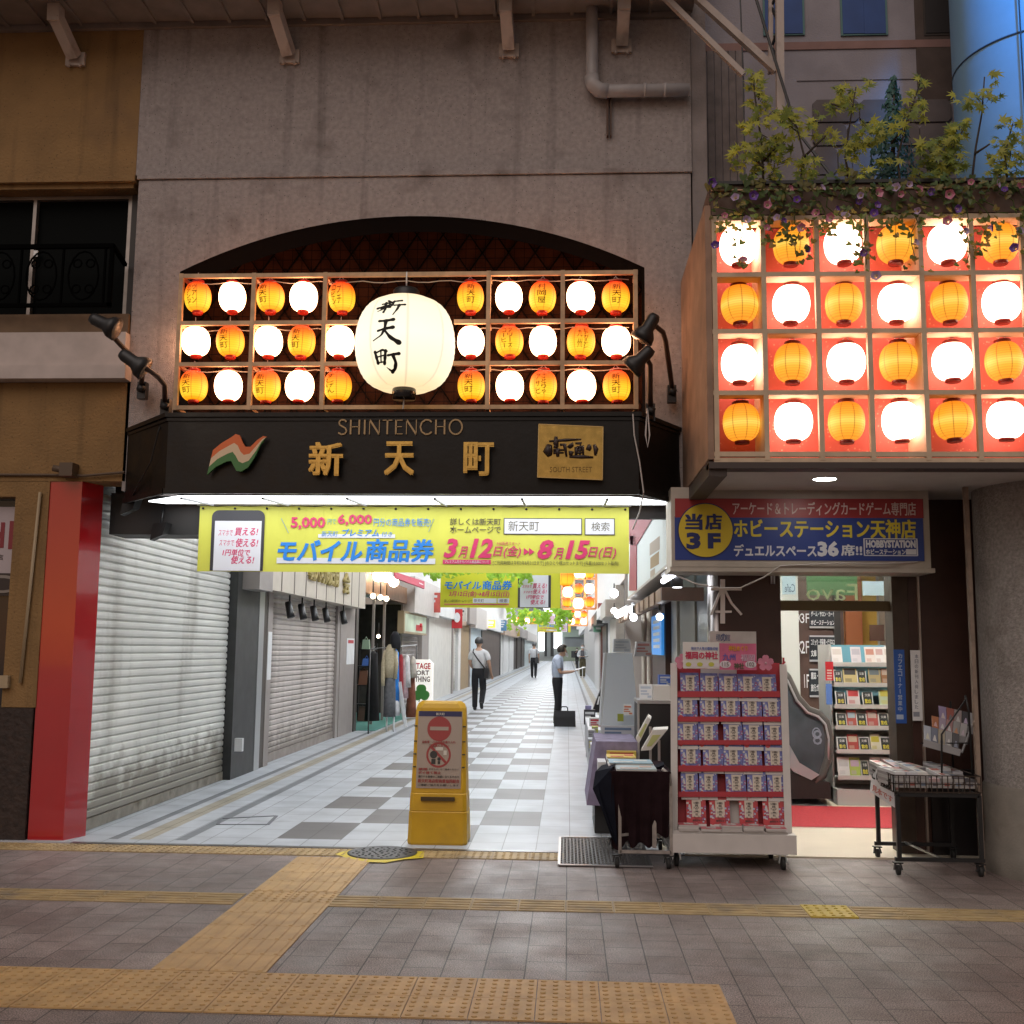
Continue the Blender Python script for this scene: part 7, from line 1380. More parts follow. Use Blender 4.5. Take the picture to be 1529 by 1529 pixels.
b.box(a[0].x,a[1].x,YQ,YQ+.5,.01,a[0].z); b.hexa([(a[0].x-.02,YQ+.05,a[0].z),(a[0].x,YQ+.05,a[0].z),(a[0].x,YQ+.5,a[0].z),(a[0].x-.02,YQ+.5,a[0].z),(a[3].x-.03,YQ+.15,a[3].z),(a[3].x,YQ+.15,a[3].z),(a[3].x,YQ+.5,a[3].z),(a[3].x-.03,YQ+.5,a[3].z)]); b.build('shelf', mat('rack_pale',(.50,.52,.54),.5), dr)
item('file_stack','grey document boxes lying on top of the pale rack panel','files',916,942,954,974,10.75,.25,(.42,.44,.46),(.30,.33,.36),.03,None,.03)
item('plastic_bag','clear wrapped magazines beside the grey document boxes','magazines',948,974,958,980,10.9,.2,(.45,.43,.44),(.38,.16,.14),.02,None,.1)
item('price_card','pale price card with a yellow spot on the back rack foot','card',898,948,1084,1106,10.2,.02,(.42,.44,.47),(.10,.16,.26),.03)
item('leaflet','tilted white leaflet with an orange patch on the pale panel','leaflet',930,945,1052,1068,10.4,.01,(.60,.60,.60),(.50,.16,.08),.05,None,.1)
item('green_card','small lime green card at the foot of the pale panel','card',922,931,1066,1077,10.4,.01,(.36,.42,.06))
b = MB(); x0, x1 = py(884,1120,9.5).x, py(950,1120,9.5).x; b.hexa([(x0-.05,9.3,.25),(x1,9.3,.25),(x1,10.3,.25),(x0-.05,10.3,.25),(x0+.03,9.35,py(900,1107,9.35).z),(x1,9.35,py(900,1107,9.35).z),(x1,10.3,py(900,1107,9.35).z),(x0+.03,10.3,py(900,1107,9.35).z)]); b.mi = 1; b.box(x0+.02,x1-.02,9.4,10.2,.008,.25)
tag(b.build('draped_table', [mat('cloth_purple',(.19,.16,.24),.8,var=.3,vs=9),BLACK], loc=(x0,9.3,0)), 'low table draped in purple grey cloth behind the black cart', 'table')
item('stock_box','yellow and white book boxes stacked on the purple draped table','box',906,950,1122,1135,9.28,.3,(.56,.42,.08),(.40,.06,.05))
item('white_crate','white crate standing below the purple cloth by the passage','crate',893,905,1138,1175,9.0,.3,(.56,.56,.57),(.45,.46,.48))
wt = thing('white_stall', 'small white stall table with goods farther along the right side', 'stall', (py(885,1120,13).x,13,0)); x0,x1 = py(879,1100,13).x, py(898,1100,13).x; zt2 = py(885,1090,13).z
b = MB(); b.box(x0,x1+.2,13,16,zt2-.03,zt2); b.build('top', WHITE, wt); b = MB(); [b.bar((x,y,.01),(x,y,zt2-.03),.03) for x in (x0+.03,x1+.1) for y in (13.1,15.9)]; b.box(x0,x0+.01,13,15.9,.2,zt2-.03); b.build('leg', mat('stall_leg',(.45,.45,.47),.5), wt)
for nm,lab,x0,x1,y0,y1,Y,col,c2 in (('goods_box','black tray of small goods at the far end of the white stall',872,889,1060,1082,15.4,(.03,.03,.035),(.5,.5,.5)),('goods_box','purple topped box on the black tray of the white stall',874,883,1054,1061,15.5,(.30,.28,.5),None),('goods_box','white box with a red stripe on the white stall',880,898,1072,1088,13.6,(.6,.6,.6),(.5,.03,.04)),('goods_box','yellow green bottle box at the near end of the white stall',884,893,1085,1097,12.8,(.5,.5,.1),(.55,.55,.5)),('goods_box','white folded cards at the near corner of the white stall',878,888,1090,1104,12.6,(.58,.58,.6),(.3,.3,.34))): item(nm,lab,'box',x0,x1,y0,y1,Y,.15,col,c2,0,'goods on the white stall')
item('stock_box','stack of white book boxes at the passage side of the purple draped table','box',882,896,1112,1140,10.4,.3,(.60,.60,.62),(.25,.28,.4))
item('stock_box','flat grey box under the white folded cards of the stall','box',878,892,1104,1122,12.2,.3,(.42,.43,.46),(.55,.5,.2))
ab = thing('a_board', 'black triangular sign board standing beyond the pale rack', 'sign board', (py(893,1065,17).x,17,0)); a = [py(x,y,17) for x,y in ((884,1064),(899,1064),(905,1008))]; b = MB(); b.add(a+[p+Vector((0,.3,0)) for p in a],[(0,1,2),(5,4,3),(0,3,4,1),(1,4,5,2),(2,5,3,0)]); b.build('board', BLACK, ab); b = MB(); b.add([py(x,y,16.98) for x,y in ((891,1052),(893.5,1052),(896,1040),(894,1040))],[(0,1,2,3)]); b.build('label', WHITE, ab)
# ---- black magazine cart at the right
YMf, YMb = 7.93, 8.55
mc = thing('magazine_cart', 'black metal cart with a wire basket full of white magazines by the round column', 'cart', (2.6,8.2,0)); m = lambda x,y,Y=YMf: py(x,y,Y)
fx0, fx1 = m(1340,1200).x, m(1462,1200).x; bx0, bx1 = py(1310,1200,YMb).x, py(1420,1200,YMb).x; zt3 = m(1400,1187).z; zt4 = m(1400,1158).z
b = MB()
for (x0,x1,y) in ((fx0,fx1,YMf),(bx0,bx1,YMb)): b.bar((x0,y,.11),(x0,y,zt3),.028); b.bar((x1,y,.11),(x1,y,zt3),.028); b.bar((x0-.03,y,.11),(x1+.02,y,.11),.026); b.bar((x0,y,zt3),(x1,y,zt3),.028)
b.bar((fx0,YMf,zt3),(bx0,YMb,zt3),.028); b.bar((fx1,YMf,zt3),(bx1,YMb,zt3),.028); b.build('frame', BLACK, mc)
b = MB(); b.bar((bx0+.2,YMb,.12),((fx0+fx1)/2+.05,YMf,.10),.014); b.build('cross_rod', CHROME, mc)
for x,y in ((fx0-.01,YMf),(fx1-.01,YMf),(bx0-.01,YMb),(bx1,YMb)): b = MB(); caster(b, Vector((x,y,0)),.036,.026); b.build('caster', [RUBBER,BLACK], mc)
b = MB()
for z in (zt3+.02,(zt3+zt4)/2+.01,zt4): b.bar((fx0-.03,YMf-.02,z),(fx1+.01,YMf-.02,z),.007); b.bar((fx0-.03,YMf-.02,z),(bx0-.03,YMb,z),.007); b.bar((fx1+.01,YMf-.02,z),(bx1+.01,YMb,z),.007)
for k in range(17): x = fx0-.03+(fx1-fx0+.04)*k/16; b.bar((x,YMf-.02,zt3+.02),(x,YMf-.02,zt4),.006)
for k in range(10):
    f = k/9; b.bar((fx0-.03+(bx0-fx0)*f,YMf-.02+(YMb-YMf)*f,zt3+.02),(fx0-.03+(bx0-fx0)*f,YMf-.02+(YMb-YMf)*f,zt4),.006)
b.build('basket', mat('basket_brown',(.045,.030,.022),.5,.3), mc)
b = MB(); b.tube([(fx1-.0,YMf+.1,zt4),(fx1,YMf+.12,zt4+.45),(fx1-.02,YMf+.12,zt4+.56)],.008,6); b.tube([(fx1+.01,YMb-.1,zt4),(fx1+.01,YMb-.1,zt4+.5)],.008,6); b.tube([(fx1-.01,YMf+.12,zt4+.54),(fx1-.2,YMf+.12,zt4+.28),(fx1-.21,YMf+.12,zt4+.0)],.007,6); b.tube([(fx1-.3,YMf+.3,zt4+.2),(fx1,YMf+.12,zt4+.22)],.005,6); b.build('holder_arm', BLACK, mc)
b = MB(); a = [m(1303,1140,8.5),m(1334,1158,7.95),m(1336,1206,7.95),m(1299,1182,8.5)]; b.add(a+[p+Vector((.006,0,0)) for p in a],[(0,3,2,1),(4,5,6,7)]); b.mi = 1
def cd(u,v,w_): t = u; p = a[3].lerp(a[2],t).lerp(a[0].lerp(a[1],t),v); return p+Vector((-.004-w_,-.003,0))
b.text('この雑誌',.03,.9,.48,.9,cd,bold=.04,ext=.001); b.mi = 2; b.text('見本です',.1,.95,.1,.32,cd,bold=.02,ext=.001); tag(b.build('paper_sign', [WHITE,INKK,mat('sign_redpale',(.55,.16,.13),.5)], loc=a[3]), 'white paper sign with large black writing on the left end of the magazine cart', 'sign')
nm_ = 0
for k in range(7):
    f0 = k/7; w_ = (fx1-fx0)/7*.97
    for r_ in range(2):
        y0 = YMf+.02+r_*.30; xo = fx0+f0*(fx1-fx0)+(bx0-fx0)*(r_*.5); b = MB(); tilt = rnd.uniform(.0,.02)
        n_ = rnd.choice((3,4,4,5)); w_ *= rnd.uniform(.86,.97); sk = rnd.uniform(-.02,.02); lf = rnd.uniform(.0,.035)
        for q_ in range(n_): b.mi = q_%2 if q_ < n_-1 else 2; zz = zt3+.045+q_*.022; j_ = rnd.uniform(-.008,.008); b.hexa([(xo+j_,y0,zz),(xo+w_+j_,y0,zz),(xo+w_-.04+sk,y0+.28,zz+lf),(xo-.04+sk,y0+.28,zz+lf),(xo+j_,y0,zz+.020),(xo+w_+j_,y0,zz+.020),(xo+w_-.04+sk,y0+.28,zz+.020+lf),(xo-.04+sk,y0+.28,zz+.020+lf)])
        zz += .0205
        def tq(u0,u1,v0,v1,mi,d=.0012): b.mi = mi; b.add([(xo+w_*u+(sk-.04)*v, y0+.28*v, zz+lf*v+d) for u,v in ((u0,v0),(u1,v0),(u1,v1),(u0,v1))],[(0,1,2,3)])
        tq(.08,.92,.66,.9,3); tq(.1,.5,.1,.3,3); tq(.55,.9,.2,.55,4,.002); b.mi = 3; b.add([(xo+.015,y0-.001,zt3+.06),(xo+w_*.7,y0-.001,zt3+.06),(xo+w_*.7,y0-.001,zt3+.08),(xo+.015,y0-.001,zt3+.08)],[(0,1,2,3)])
        pal = [(.66,.66,.67),(.58,.58,.62),(.68,.67,.64),(.55,.40,.40),(.66,.65,.65),(.16,.15,.16),(.10,.10,.11)][(k+r_*2)%7]
        tag(b.build('magazine', [mat('mag_edge',(.50,.49,.48),.6),mat('mag_edge2',(.36,.34,.34),.6),flat(f'mag_top{k}{r_}',pal,.35),mat(f'mag_print{(k+r_)%3}',((.12,.12,.16),(.45,.12,.10),(.2,.28,.4))[(k+r_)%3],.4),mat(f'mag_pic{k%3}',((.4,.36,.3),(.28,.3,.3),(.5,.45,.4))[k%3],.4)], loc=(xo,y0,zt3)), f"stack of magazines, {['first','second','third','fourth','fifth','sixth','seventh'][k]} from left in the {'front' if r_ == 0 else 'back'} row of the wire basket", 'magazines', 'magazines in the wire basket')
for r_,(pts,cols) in enumerate(((((1404,1054),(1463,1067),(1458,1088),(1403,1075)),[(.3,.25,.4),(.33,.12,.1),(.35,.3,.3),(.09,.09,.1),(.4,.4,.42)]),(((1394,1069),(1448,1082),(1442,1104),(1392,1086)),[(.40,.17,.09),(.36,.30,.38),(.36,.22,.22),(.36,.36,.36),(.45,.45,.46)]),(((1382,1083),(1436,1097),(1432,1122),(1380,1106)),[(.40,.43,.50),(.18,.20,.26),(.40,.36,.28),(.36,.36,.37),(.12,.12,.13)]))):
    Y = 8.32-.10*r_; a = [py(x,y,Y) for x,y in pts]
    for k in range(5):
        f0, f1 = k/5+.008, (k+1)/5-.008; q4 = [a[3].lerp(a[2],f0),a[3].lerp(a[2],f1),a[0].lerp(a[1],f1),a[0].lerp(a[1],f0)]; b = MB(); q4[2] = q4[2]+Vector((0,.04,0)); q4[3] = q4[3]+Vector((0,.04,0))
        b.add(q4+[p+Vector((0,.014,0)) for p in q4],[(0,1,2,3),(7,6,5,4),(0,4,5,1),(1,5,6,2),(2,6,7,3),(3,7,4,0)]); b.mi = 1; mm = [q4[0].lerp(q4[2],.18),q4[1].lerp(q4[3],.18),q4[2].lerp(q4[0],.45),q4[3].lerp(q4[1],.45)]; b.add([p-Vector((0,.003,0)) for p in mm],[(0,1,2,3)])
        tag(b.build('pocket_book', [flat(f'pb{r_}{k}',cols[k],.2),flat(f'pc{r_}{k}',tuple(min(.6,v*1.6+.05) for v in cols[(k+2)%5]),.2)], loc=q4[0]), f"small wrapped book, {ORD[k]} from left in the {('upper','middle','lower')[r_]} tier of the cart holder", 'book', 'small books in the cart holder')
hl = thing('book_holder', 'clear plastic three tier book holder above the magazine cart', 'holder', m(1400,1110,8.2)); b = MB()
for pts,Y in ((((1402,1080),(1460,1093)),8.30),(((1391,1092),(1445,1107)),8.20),(((1379,1109),(1434,1124)),8.10)): b.bar(py(*pts[0],Y),py(*pts[1],Y),.006,.05)
b.bar(py(1458,1066,8.3),py(1436,1124,8.12),.012); b.build('tray', mat('holder_clear',(.32,.32,.33),.15), hl)
# posters at the entrance
for x0,x1,y0,y1,Y,lab,m1,m2,txt in ((1338,1350,970,1080,YE-.06,'tall narrow blue poster on the right door jamb',mat('poster_blue',(.03,.11,.42),.4),mat('poster_lightblue',(.45,.55,.68),.4),'カフェコーナー営業中'),(1363,1374,971,1076,YE-.095,'tall narrow white poster beside the blue one',WHITE,mat('poster_text',(.28,.30,.36),.5),'本日の新刊入荷しました')):
    b = MB(); prect(b,x0,y0,x1,y1,Y,.004,0); n = len(txt)
    for k,ch in enumerate(txt): ptext(b,ch if ch != 'ー' else '|',x0+(3 if ch != 'ー' else 5.6),y0+6+k*(y1-y0-22)/n,x1-(3 if ch != 'ー' else 5.6),y0+6+(k+.8)*(y1-y0-22)/n,Y-.0005,1,ext=.001,bold=.02)
    b.mi = 1; prect(b,x0+1,y1-13,x1-1,y1-6,Y-.001,.001); tag(b.build('poster', [m1,m2], loc=py(x0,y1,Y)), lab, 'poster')
# ---- grey bookshelf inside the shop
YG = 11.5; g = lambda x,y,Y=YG: py(x,y,Y); bs = thing('bookshelf', 'pale grey bookshelf with a teal upper back standing inside the shop', 'bookshelf', (g(1290,1200).x,YG,0))
x0,x1 = g(1241,1100).x, g(1340,1100).x; shg = mat('shelf_grey',(.50,.50,.48),.4); sht = mat('shelf_teal',(.12,.29,.36),.4); lipy = [992,1022,1054,1085,1120,1158]; zl = [g(1290,y).z for y in lipy]
b = MB(); b.box(x0,x0+.02,YG-.02,YG+.5,.03,g(1290,963).z); b.box(x1-.02,x1,YG-.02,YG+.5,.03,g(1290,963).z); b.build('side_panel', shg, bs)
b = MB(); b.box(x0+.02,x1-.02,YG+.3,YG+.32,zl[2],g(1290,963).z); b.mi = 1; b.box(x0+.02,x1-.02,YG+.3,YG+.32,.03,zl[2]); b.build('back', [sht,shg], bs)
for k,z in enumerate(zl): b = MB(); b.box(x0+.02,x1-.02,YG-.10-.02*k,YG+.3,z-.016,z); b.box(x0+.01,x1-.01,YG-.112-.02*k,YG-.10-.02*k,z-.022,z+.022); b.build('shelf', sht if k < 3 and False else shg, bs)
b = MB(); b.box(x0,x1,YG-.2,YG+.5,.0135,.17); b.build('base', shg, bs)
b = MB(); [b.box(x0+.05,x1-.03,YG-.06-.02*k,YG+.02,zl[k]-.11,zl[k]-.023) for k in (0,1)]; b.build('teal_valance', sht, bs)
RNK = [mat('card_black',(.025,.03,.03),.4),mat('card_white',(.66,.66,.64),.5),mat('card_yellow',(.60,.52,.05),.4)]
def shelf_item(row, i, xa, xb, ya, yb_, kind, lab, col=(.6,.6,.6), c2=(.4,.1,.1)):
    Y = YG-.085-.02*row; A_ = g(xa,yb_,Y); B_ = g(xb,ya,Y); A_.z = zl[row]+.001; b = MB(); t = .05
    def R3(u0,u1,v0,v1,mi,d): b.mi = mi; b.add([(A_.x+(B_.x-A_.x)*u,Y+t*v-d,A_.z+(B_.z-A_.z)*v) for u,v in ((u0,v0),(u1,v0),(u1,v1),(u0,v1))],[(0,1,2,3)])
    b.mi = 1 if kind == 'card' else 0; b.hexa([(A_.x,Y,A_.z),(B_.x,Y,A_.z),(B_.x,Y+.015,A_.z),(A_.x,Y+.015,A_.z),(A_.x,Y+t,B_.z),(B_.x,Y+t,B_.z),(B_.x,Y+t+.015,B_.z),(A_.x,Y+t+.015,B_.z)])
    if kind == 'card':
        R3(.08,.92,.12,.94,0,.002); b.mi = 2; F_ = lambda u,v,w_: (u,Y+t*(v-A_.z)/(B_.z-A_.z)-.004-w_,v); h = B_.z-A_.z; w_ = B_.x-A_.x
        b.text(f'第{1+(i//2)%3}位',A_.x+w_*.2,A_.x+w_*.8,A_.z+h*.2,A_.z+h*.48,F_,bold=.04,ext=.001); b.mi = 1; b.text('文庫',A_.x+w_*.25,A_.x+w_*.75,A_.z+h*.64,A_.z+h*.82,F_,ext=.001); ms_ = RNK
    else:
        R3(.1,.9,.55,.88,1,.002); R3(.12,.6,.15,.35,2,.002); ms_ = [flat('sb'+lab[:24],col,.35),flat('sc'+lab[:24],c2,.35),flat('sd'+lab[:24],tuple(.5*a_+.5*b_2 for a_,b_2 in zip(col,c2)),.35)]
    tag(b.build('rank_card' if kind == 'card' else 'book', ms_, loc=A_), lab, 'card' if kind == 'card' else 'book', 'items on the grey bookshelf')
RN = ['top','second','third','fourth','fifth','lowest']
SH = [(0,966,990,[(1243,1258,'b',(.55,.52,.50),(.45,.40,.36)),(1272,1286,'b',(.50,.46,.48),(.35,.33,.36)),(1293,1307,'b',(.62,.56,.52),(.42,.2,.15)),(1308,1320,'b',(.64,.62,.60),(.45,.3,.28)),(1321,1336,'b',(.66,.64,.60),(.5,.45,.4))]),
      (1,996,1020,[(1246,1258,'c'),(1260,1280,'b',(.55,.45,.20),(.05,.05,.05)),(1281,1294,'c'),(1298,1315,'b',(.40,.33,.16),(.14,.18,.2)),(1317,1331,'b',(.30,.15,.07),(.5,.42,.35))]),
      (2,1028,1052,[(1249,1263,'c'),(1266,1284,'b',(.62,.58,.56),(.5,.06,.06)),(1289,1304,'c'),(1314,1333,'b',(.45,.55,.38),(.55,.5,.1))]),
      (3,1061,1083,[(1250,1265,'c'),(1266,1279,'b',(.45,.10,.08),(.35,.45,.5)),(1280,1295,'c'),(1296,1311,'b',(.42,.10,.09),(.5,.4,.35)),(1313,1328,'c')]),
      (4,1097,1118,[(1251,1266,'c'),(1267,1282,'b',(.36,.06,.05),(.5,.4,.3)),(1284,1299,'c'),(1301,1315,'b',(.60,.58,.45),(.45,.40,.05)),(1316,1331,'c'),(1332,1339,'b',(.45,.08,.06),(.2,.4,.15))]),
      (5,1132,1156,[(1252,1269,'b',(.64,.64,.63),(.5,.5,.5)),(1270,1285,'b',(.36,.46,.10),(.45,.35,.45)),(1287,1298,'c'),(1301,1316,'b',(.60,.58,.57),(.5,.3,.3)),(1318,1334,'b',(.55,.54,.52),(.3,.3,.3))])]
for r_,ya,yb_,its in SH:
    for i,it in enumerate(its):
        if it[2] == 'c': shelf_item(r_,i,it[0],it[1],ya+4,yb_,'card',f'black ranking card, {ORD6[i]} item from left on the {RN[r_]} shelf of the grey bookshelf')
        else: shelf_item(r_,i,it[0],it[1],ya,yb_,'book',f'{RN[r_]} shelf book, {ORD6[i]} item from left on the grey bookshelf inside the shop',it[3],it[4])
b = MB(); prect(b,1233,988,1244,1016,YG-.25,.006,0); prect(b,1234,1021,1242,1052,YG-.24,.006,1); b.mi = 2; [prect(b,1235,1000+k*4,1242,1002+k*4,YG-.252,.001) for k in range(4)]; tag(b.build('shelf_tag', [RED,mat('tag_blue',(.1,.2,.5),.5),mat('tag_cream',(.6,.5,.45),.5)], loc=g(1238,1052)), 'red and blue hanging tags on the left edge of the grey bookshelf', 'tag')
# =====================================================================  PEOPLE
def skin_mesh(name, verts, edges, radii, mats, parent, root=0, sub=2, matfn=None, M=None):
    me = bpy.data.meshes.new(name); me.from_pydata(verts, edges, []); o = bpy.data.objects.new(name, me); sc.collection.objects.link(o)
    md = o.modifiers.new('s','SKIN'); md.use_smooth_shade = True
    for i, r in enumerate(radii):
        sv = me.skin_vertices[0].data[i]; sv.radius = r if isinstance(r, tuple) else (r, r); sv.use_root = (i == root)
    ss = o.modifiers.new('u','SUBSURF'); ss.levels = sub; ss.render_levels = sub
    m2 = bpy.data.meshes.new_from_object(o.evaluated_get(bpy.context.evaluated_depsgraph_get())); bpy.data.objects.remove(o)
    m2.name = name; m2.materials.clear()
    for m_ in mats: m2.materials.append(m_)
    for p in m2.polygons:
        p.use_smooth = True; p.material_index = matfn(p.center) if matfn else 0
    r = bpy.data.objects.new(name, m2); sc.collection.objects.link(r); r.parent = parent; return r
SKIN = mat('skin',(.48,.29,.20),.5,var=.06)
def person(lab, loc, heading, J, hair, shirt, trou, sleeve=.5, mask=False, scale=1.0, shoe=(.015,.014,.014), hairshape='short', apron=None):
    """J: joint positions in the person's own space (x right, y ahead, z up)"""
    t_ = thing('person', lab, 'person', (0,0,0)); V = []; E = []; Rr = []
    def add(p, r, par=None):
        V.append(tuple(p)); Rr.append(r)
        if par is not None: E.append((par, len(V)-1))
        return len(V)-1
    pel = add(J['pelvis'],(.145,.105)); wa = add(J['waist'],(.135,.098),pel); ch = add(J['chest'],(.158,.108),wa); cl = add(J['collar'],(.10,.075),ch); nk = add(J['neck'],.052,cl); hb = add(J['jaw'],(.062,.072),nk); hm = add(J['head'],(.074,.092),hb); ht = add(J['crown'],(.055,.068),hm)
    hd = Vector(J['face']).normalized(); sd = Vector((hd.y,-hd.x,0)).normalized() if abs(hd.z) < .98 else Vector((1,0,0))
    nose = add(Vector(J['head'])+hd*.098+Vector((0,0,-.02)),.013,hm)
    for s in (-1,1): add(Vector(J['head'])+sd*s*.078+Vector((0,0,-.015)),.014,hm)
    for s in 'LR':
        sh_ = add(J['sh'+s],.062,ch if False else cl); e = add(J['el'+s],.042,sh_); wr = add(J['wr'+s],.028,e); hv = Vector(J['ha'+s]); wv = Vector(J['wr'+s]); d = (hv-wv).normalized(); pm = add(wv+d*.05,(.034,.018),wr)
        lat = d.cross(Vector((0,0,1)) if abs(d.z) < .9 else Vector((0,1,0))).normalized(); cr = lat.cross(d)
        for k in range(4):
            ln = (.075,.085,.08,.062)[k]; o_ = lat*((k-1.5)*.017); a = add(wv+d*.09+o_,.009,pm); m_ = add(wv+d*(.09+ln*.5)+o_-cr*.006,.0085,a); add(wv+d*(.09+ln*.85)+o_-cr*.022,.0075,m_)
        a = add(wv+d*.055+lat*.034*(1 if s == 'L' else -1),.010,pm); add(wv+d*.10+lat*.046*(1 if s == 'L' else -1)-cr*.012,.0085,a)
        hp = add(J['hp'+s],(.085,.085),pel); kn = add(J['kn'+s],.056,hp); an = add(J['an'+s],.036,kn); fv = Vector(J['to'+s]); add(Vector(J['an'+s])*.15+fv*.85,(.038,.028),an)
    b_ = skin_mesh('body', V, E, Rr, [SKIN], t_, 0, 2)
    # shirt
    V, E, Rr = [], [], []
    wz = Vector(J['waist']); pz = Vector(J['pelvis']); h00 = add(pz,(.130,.095)); h0 = add(pz.lerp(wz,.5),(.150,.112),h00); a = add(wz+Vector((0,0,.03)),(.178,.136),h0); c_ = add(J['chest'],(.200,.142),a); k_ = add(J['collar'],(.125,.092),c_); add(Vector(J['collar']).lerp(Vector(J['neck']),.95),(.066,.07),k_)
    for s in 'LR':
        q_ = add(Vector(J['sh'+s])+Vector((0,0,-.015)),.078,k_); m_ = add(Vector(J['sh'+s]).lerp(Vector(J['el'+s]),.75 if sleeve < 1 else 1),.072,q_)
        if sleeve >= 1: add(Vector(J['el'+s]).lerp(Vector(J['wr'+s]),.9),.045,m_)
    skin_mesh('shirt', V, E, Rr, [mat('shirt_'+lab[:14],shirt,.85,var=.08,vs=14,bump=.3,bs=18)], t_, 0, 2)
    V, E, Rr = [], [], []
    a0 = add(wz+Vector((0,0,-.02)),(.172,.132)); a = add(pz.lerp(wz,.4),(.176,.136),a0); c_ = add(pz,(.178,.138),a)
    for s in 'LR':
        h_ = add(J['hp'+s],.108,c_); q_ = add(Vector(J['hp'+s]).lerp(Vector(J['kn'+s]),.5),.097,h_); n_ = add(J['kn'+s],.080,q_); add(Vector(J['kn'+s]).lerp(Vector(J['an'+s]),.55),.072,n_); add(Vector(J['an'+s])+Vector((0,0,-.02)),.066,len(V)-1)
    skin_mesh('trousers', V, E, Rr, [mat('trou_'+lab[:14],trou,.85,var=.15,vs=10)], t_, 0, 2)
    for s in 'LR':
        an = Vector(J['an'+s]); to = Vector(J['to'+s]); d = (to-an); b = MB(); f = Vector((d.x,d.y,0)).normalized() if d.xy.length > .02 else Vector((0,1,0)); dn = (to-an).normalized()
        sole = an+Vector((0,0,-.055)); heel = an-dn*.06
        V2 = [tuple(heel+Vector((0,0,-.02))), tuple(an.lerp(to,.35)+Vector((0,0,-.012))), tuple(an.lerp(to,.75)), tuple(to)]
        skin_mesh('shoe', V2, [(0,1),(1,2),(2,3)], [(.046,.046),(.05,.046),(.047,.036),(.036,.024)], [mat('shoe_'+lab[:14],shoe,.4)], t_, 0, 1)
    H = Vector(J['head']); Cn = Vector(J['crown']); up = (Cn-Vector(J['jaw'])).normalized(); bk = -(hd-up*hd.dot(up)).normalized(); sd = bk.cross(up).normalized()
    b = MB(); n = 16; 
    for i in range(8):
        for k in range(n):
            th = math.pi*.62*(i)/7; ph = 2*math.pi*k/n; e = 1.0
            loc_ = up*math.cos(th)*.118 + (sd*math.cos(ph)*.106 + bk*math.sin(ph)*.124)*math.sin(th)
            front = max(0, -math.sin(ph))
            if th > math.pi*.34: loc_ = loc_*(1-.25*front) if front > .35 else loc_
            b.v.append(H + up*.028 + bk*.012 + loc_ + rv(.003))
    for i in range(7):
        for k in range(n):
            ph = 2*math.pi*(k+.5)/n
            if i >= 4 and math.sin(ph) < -.25: continue
            b.f.append([i*n+k,(i+1)*n+k,(i+1)*n+(k+1)%n,i*n+(k+1)%n]); b.m.append(0); b.sm.append(True)
    b.build('hair', mat('hair_'+lab[:14],hair,.5,var=.3,vs=60), t_)
    if not mask or True:
        b = MB(); 
        for s in (-1,1):
            p = H+hd*.080+sd*s*.032+up*.012; b.lathe([(.004,-.006),(.009,0),(.004,.006)],p,8)
        b.build('eye', mat('eye_dark',(.02,.015,.012),.3), t_)
        b = MB(); p = H+hd*.088-up*.058; b.bar(p-sd*.022,p+sd*.022,.008,.006); b.build('mouth', mat('lip',(.36,.14,.11),.5), t_)
    if mask:
        b = MB(); g_ = []
        for i in range(5):
            for k in range(7): a = (k/6-.5)*2.3; v = .008-.085*i/4; rr_ = .100+.012*math.sin(math.pi*i/4); g_.append(H+up*v+hd*(rr_*math.cos(a)+.006)+sd*math.sin(a)*.088)
        b.smooth = True; b.add(g_,[(i*7+k,i*7+k+1,(i+1)*7+k+1,(i+1)*7+k) for i in range(4) for k in range(6)]); b.add([p+hd*-.004 for p in g_],[((i+1)*7+k,(i+1)*7+k+1,i*7+k+1,i*7+k) for i in range(4) for k in range(6)]); b.build('mask', mat('mask_white',(.66,.67,.69),.8), t_)
    t_.location = loc; t_.rotation_euler = (0,0,heading); t_.scale = (scale,)*3; return t_
def joints(**k):
    J = dict(pelvis=(0,0,.93),waist=(0,0,1.08),chest=(0,0,1.27),collar=(0,0,1.42),neck=(0,.005,1.49),jaw=(0,.02,1.55),head=(0,.025,1.62),crown=(0,.015,1.70),face=(0,1,0),
             shL=(-.185,0,1.39),elL=(-.235,-.02,1.12),wrL=(-.235,.06,.88),haL=(-.23,.1,.80),shR=(.185,0,1.39),elR=(.235,-.02,1.12),wrR=(.235,.06,.88),haR=(.23,.1,.80),
             hpL=(-.085,0,.88),knL=(-.095,.02,.49),anL=(-.095,0,.085),toL=(-.105,.16,.035),hpR=(.085,0,.88),knR=(.095,.02,.49),anR=(.095,0,.085),toR=(.105,.16,.035)); J.update(k); return J
BLKT = (.014,.014,.017)
w1 = person('man in white shirt walking away with a black strap across his back, nearest', gz(714,1062), R_(-3),
    joints(knL=(-.09,.05,.49),anL=(-.085,.0,.085),toL=(-.095,.16,.035),knR=(.10,.10,.50),anR=(.10,-.20,.20),toR=(.105,-.13,.06),elR=(.26,-.03,1.12),wrR=(.29,.08,.90),haR=(.31,.12,.82),elL=(-.22,.02,1.13),wrL=(-.16,.18,1.0),haL=(-.10,.24,1.0),face=(.1,1,-.1)), (.05,.05,.052), (.58,.59,.61), BLKT, .5)
w2 = person('man in white shirt walking away with a shoulder bag, farther down the arcade', gz(797,1013), R_(-2), joints(knL=(-.09,.08,.5),anL=(-.085,.10,.09),toL=(-.09,.25,.05),knR=(.09,.04,.49),anR=(.09,-.16,.12),toR=(.095,-.03,.04),head=(0,.045,1.60),crown=(0,.05,1.68),jaw=(0,.03,1.54)), (.015,.014,.014), (.52,.56,.60), (.03,.03,.034), .5)
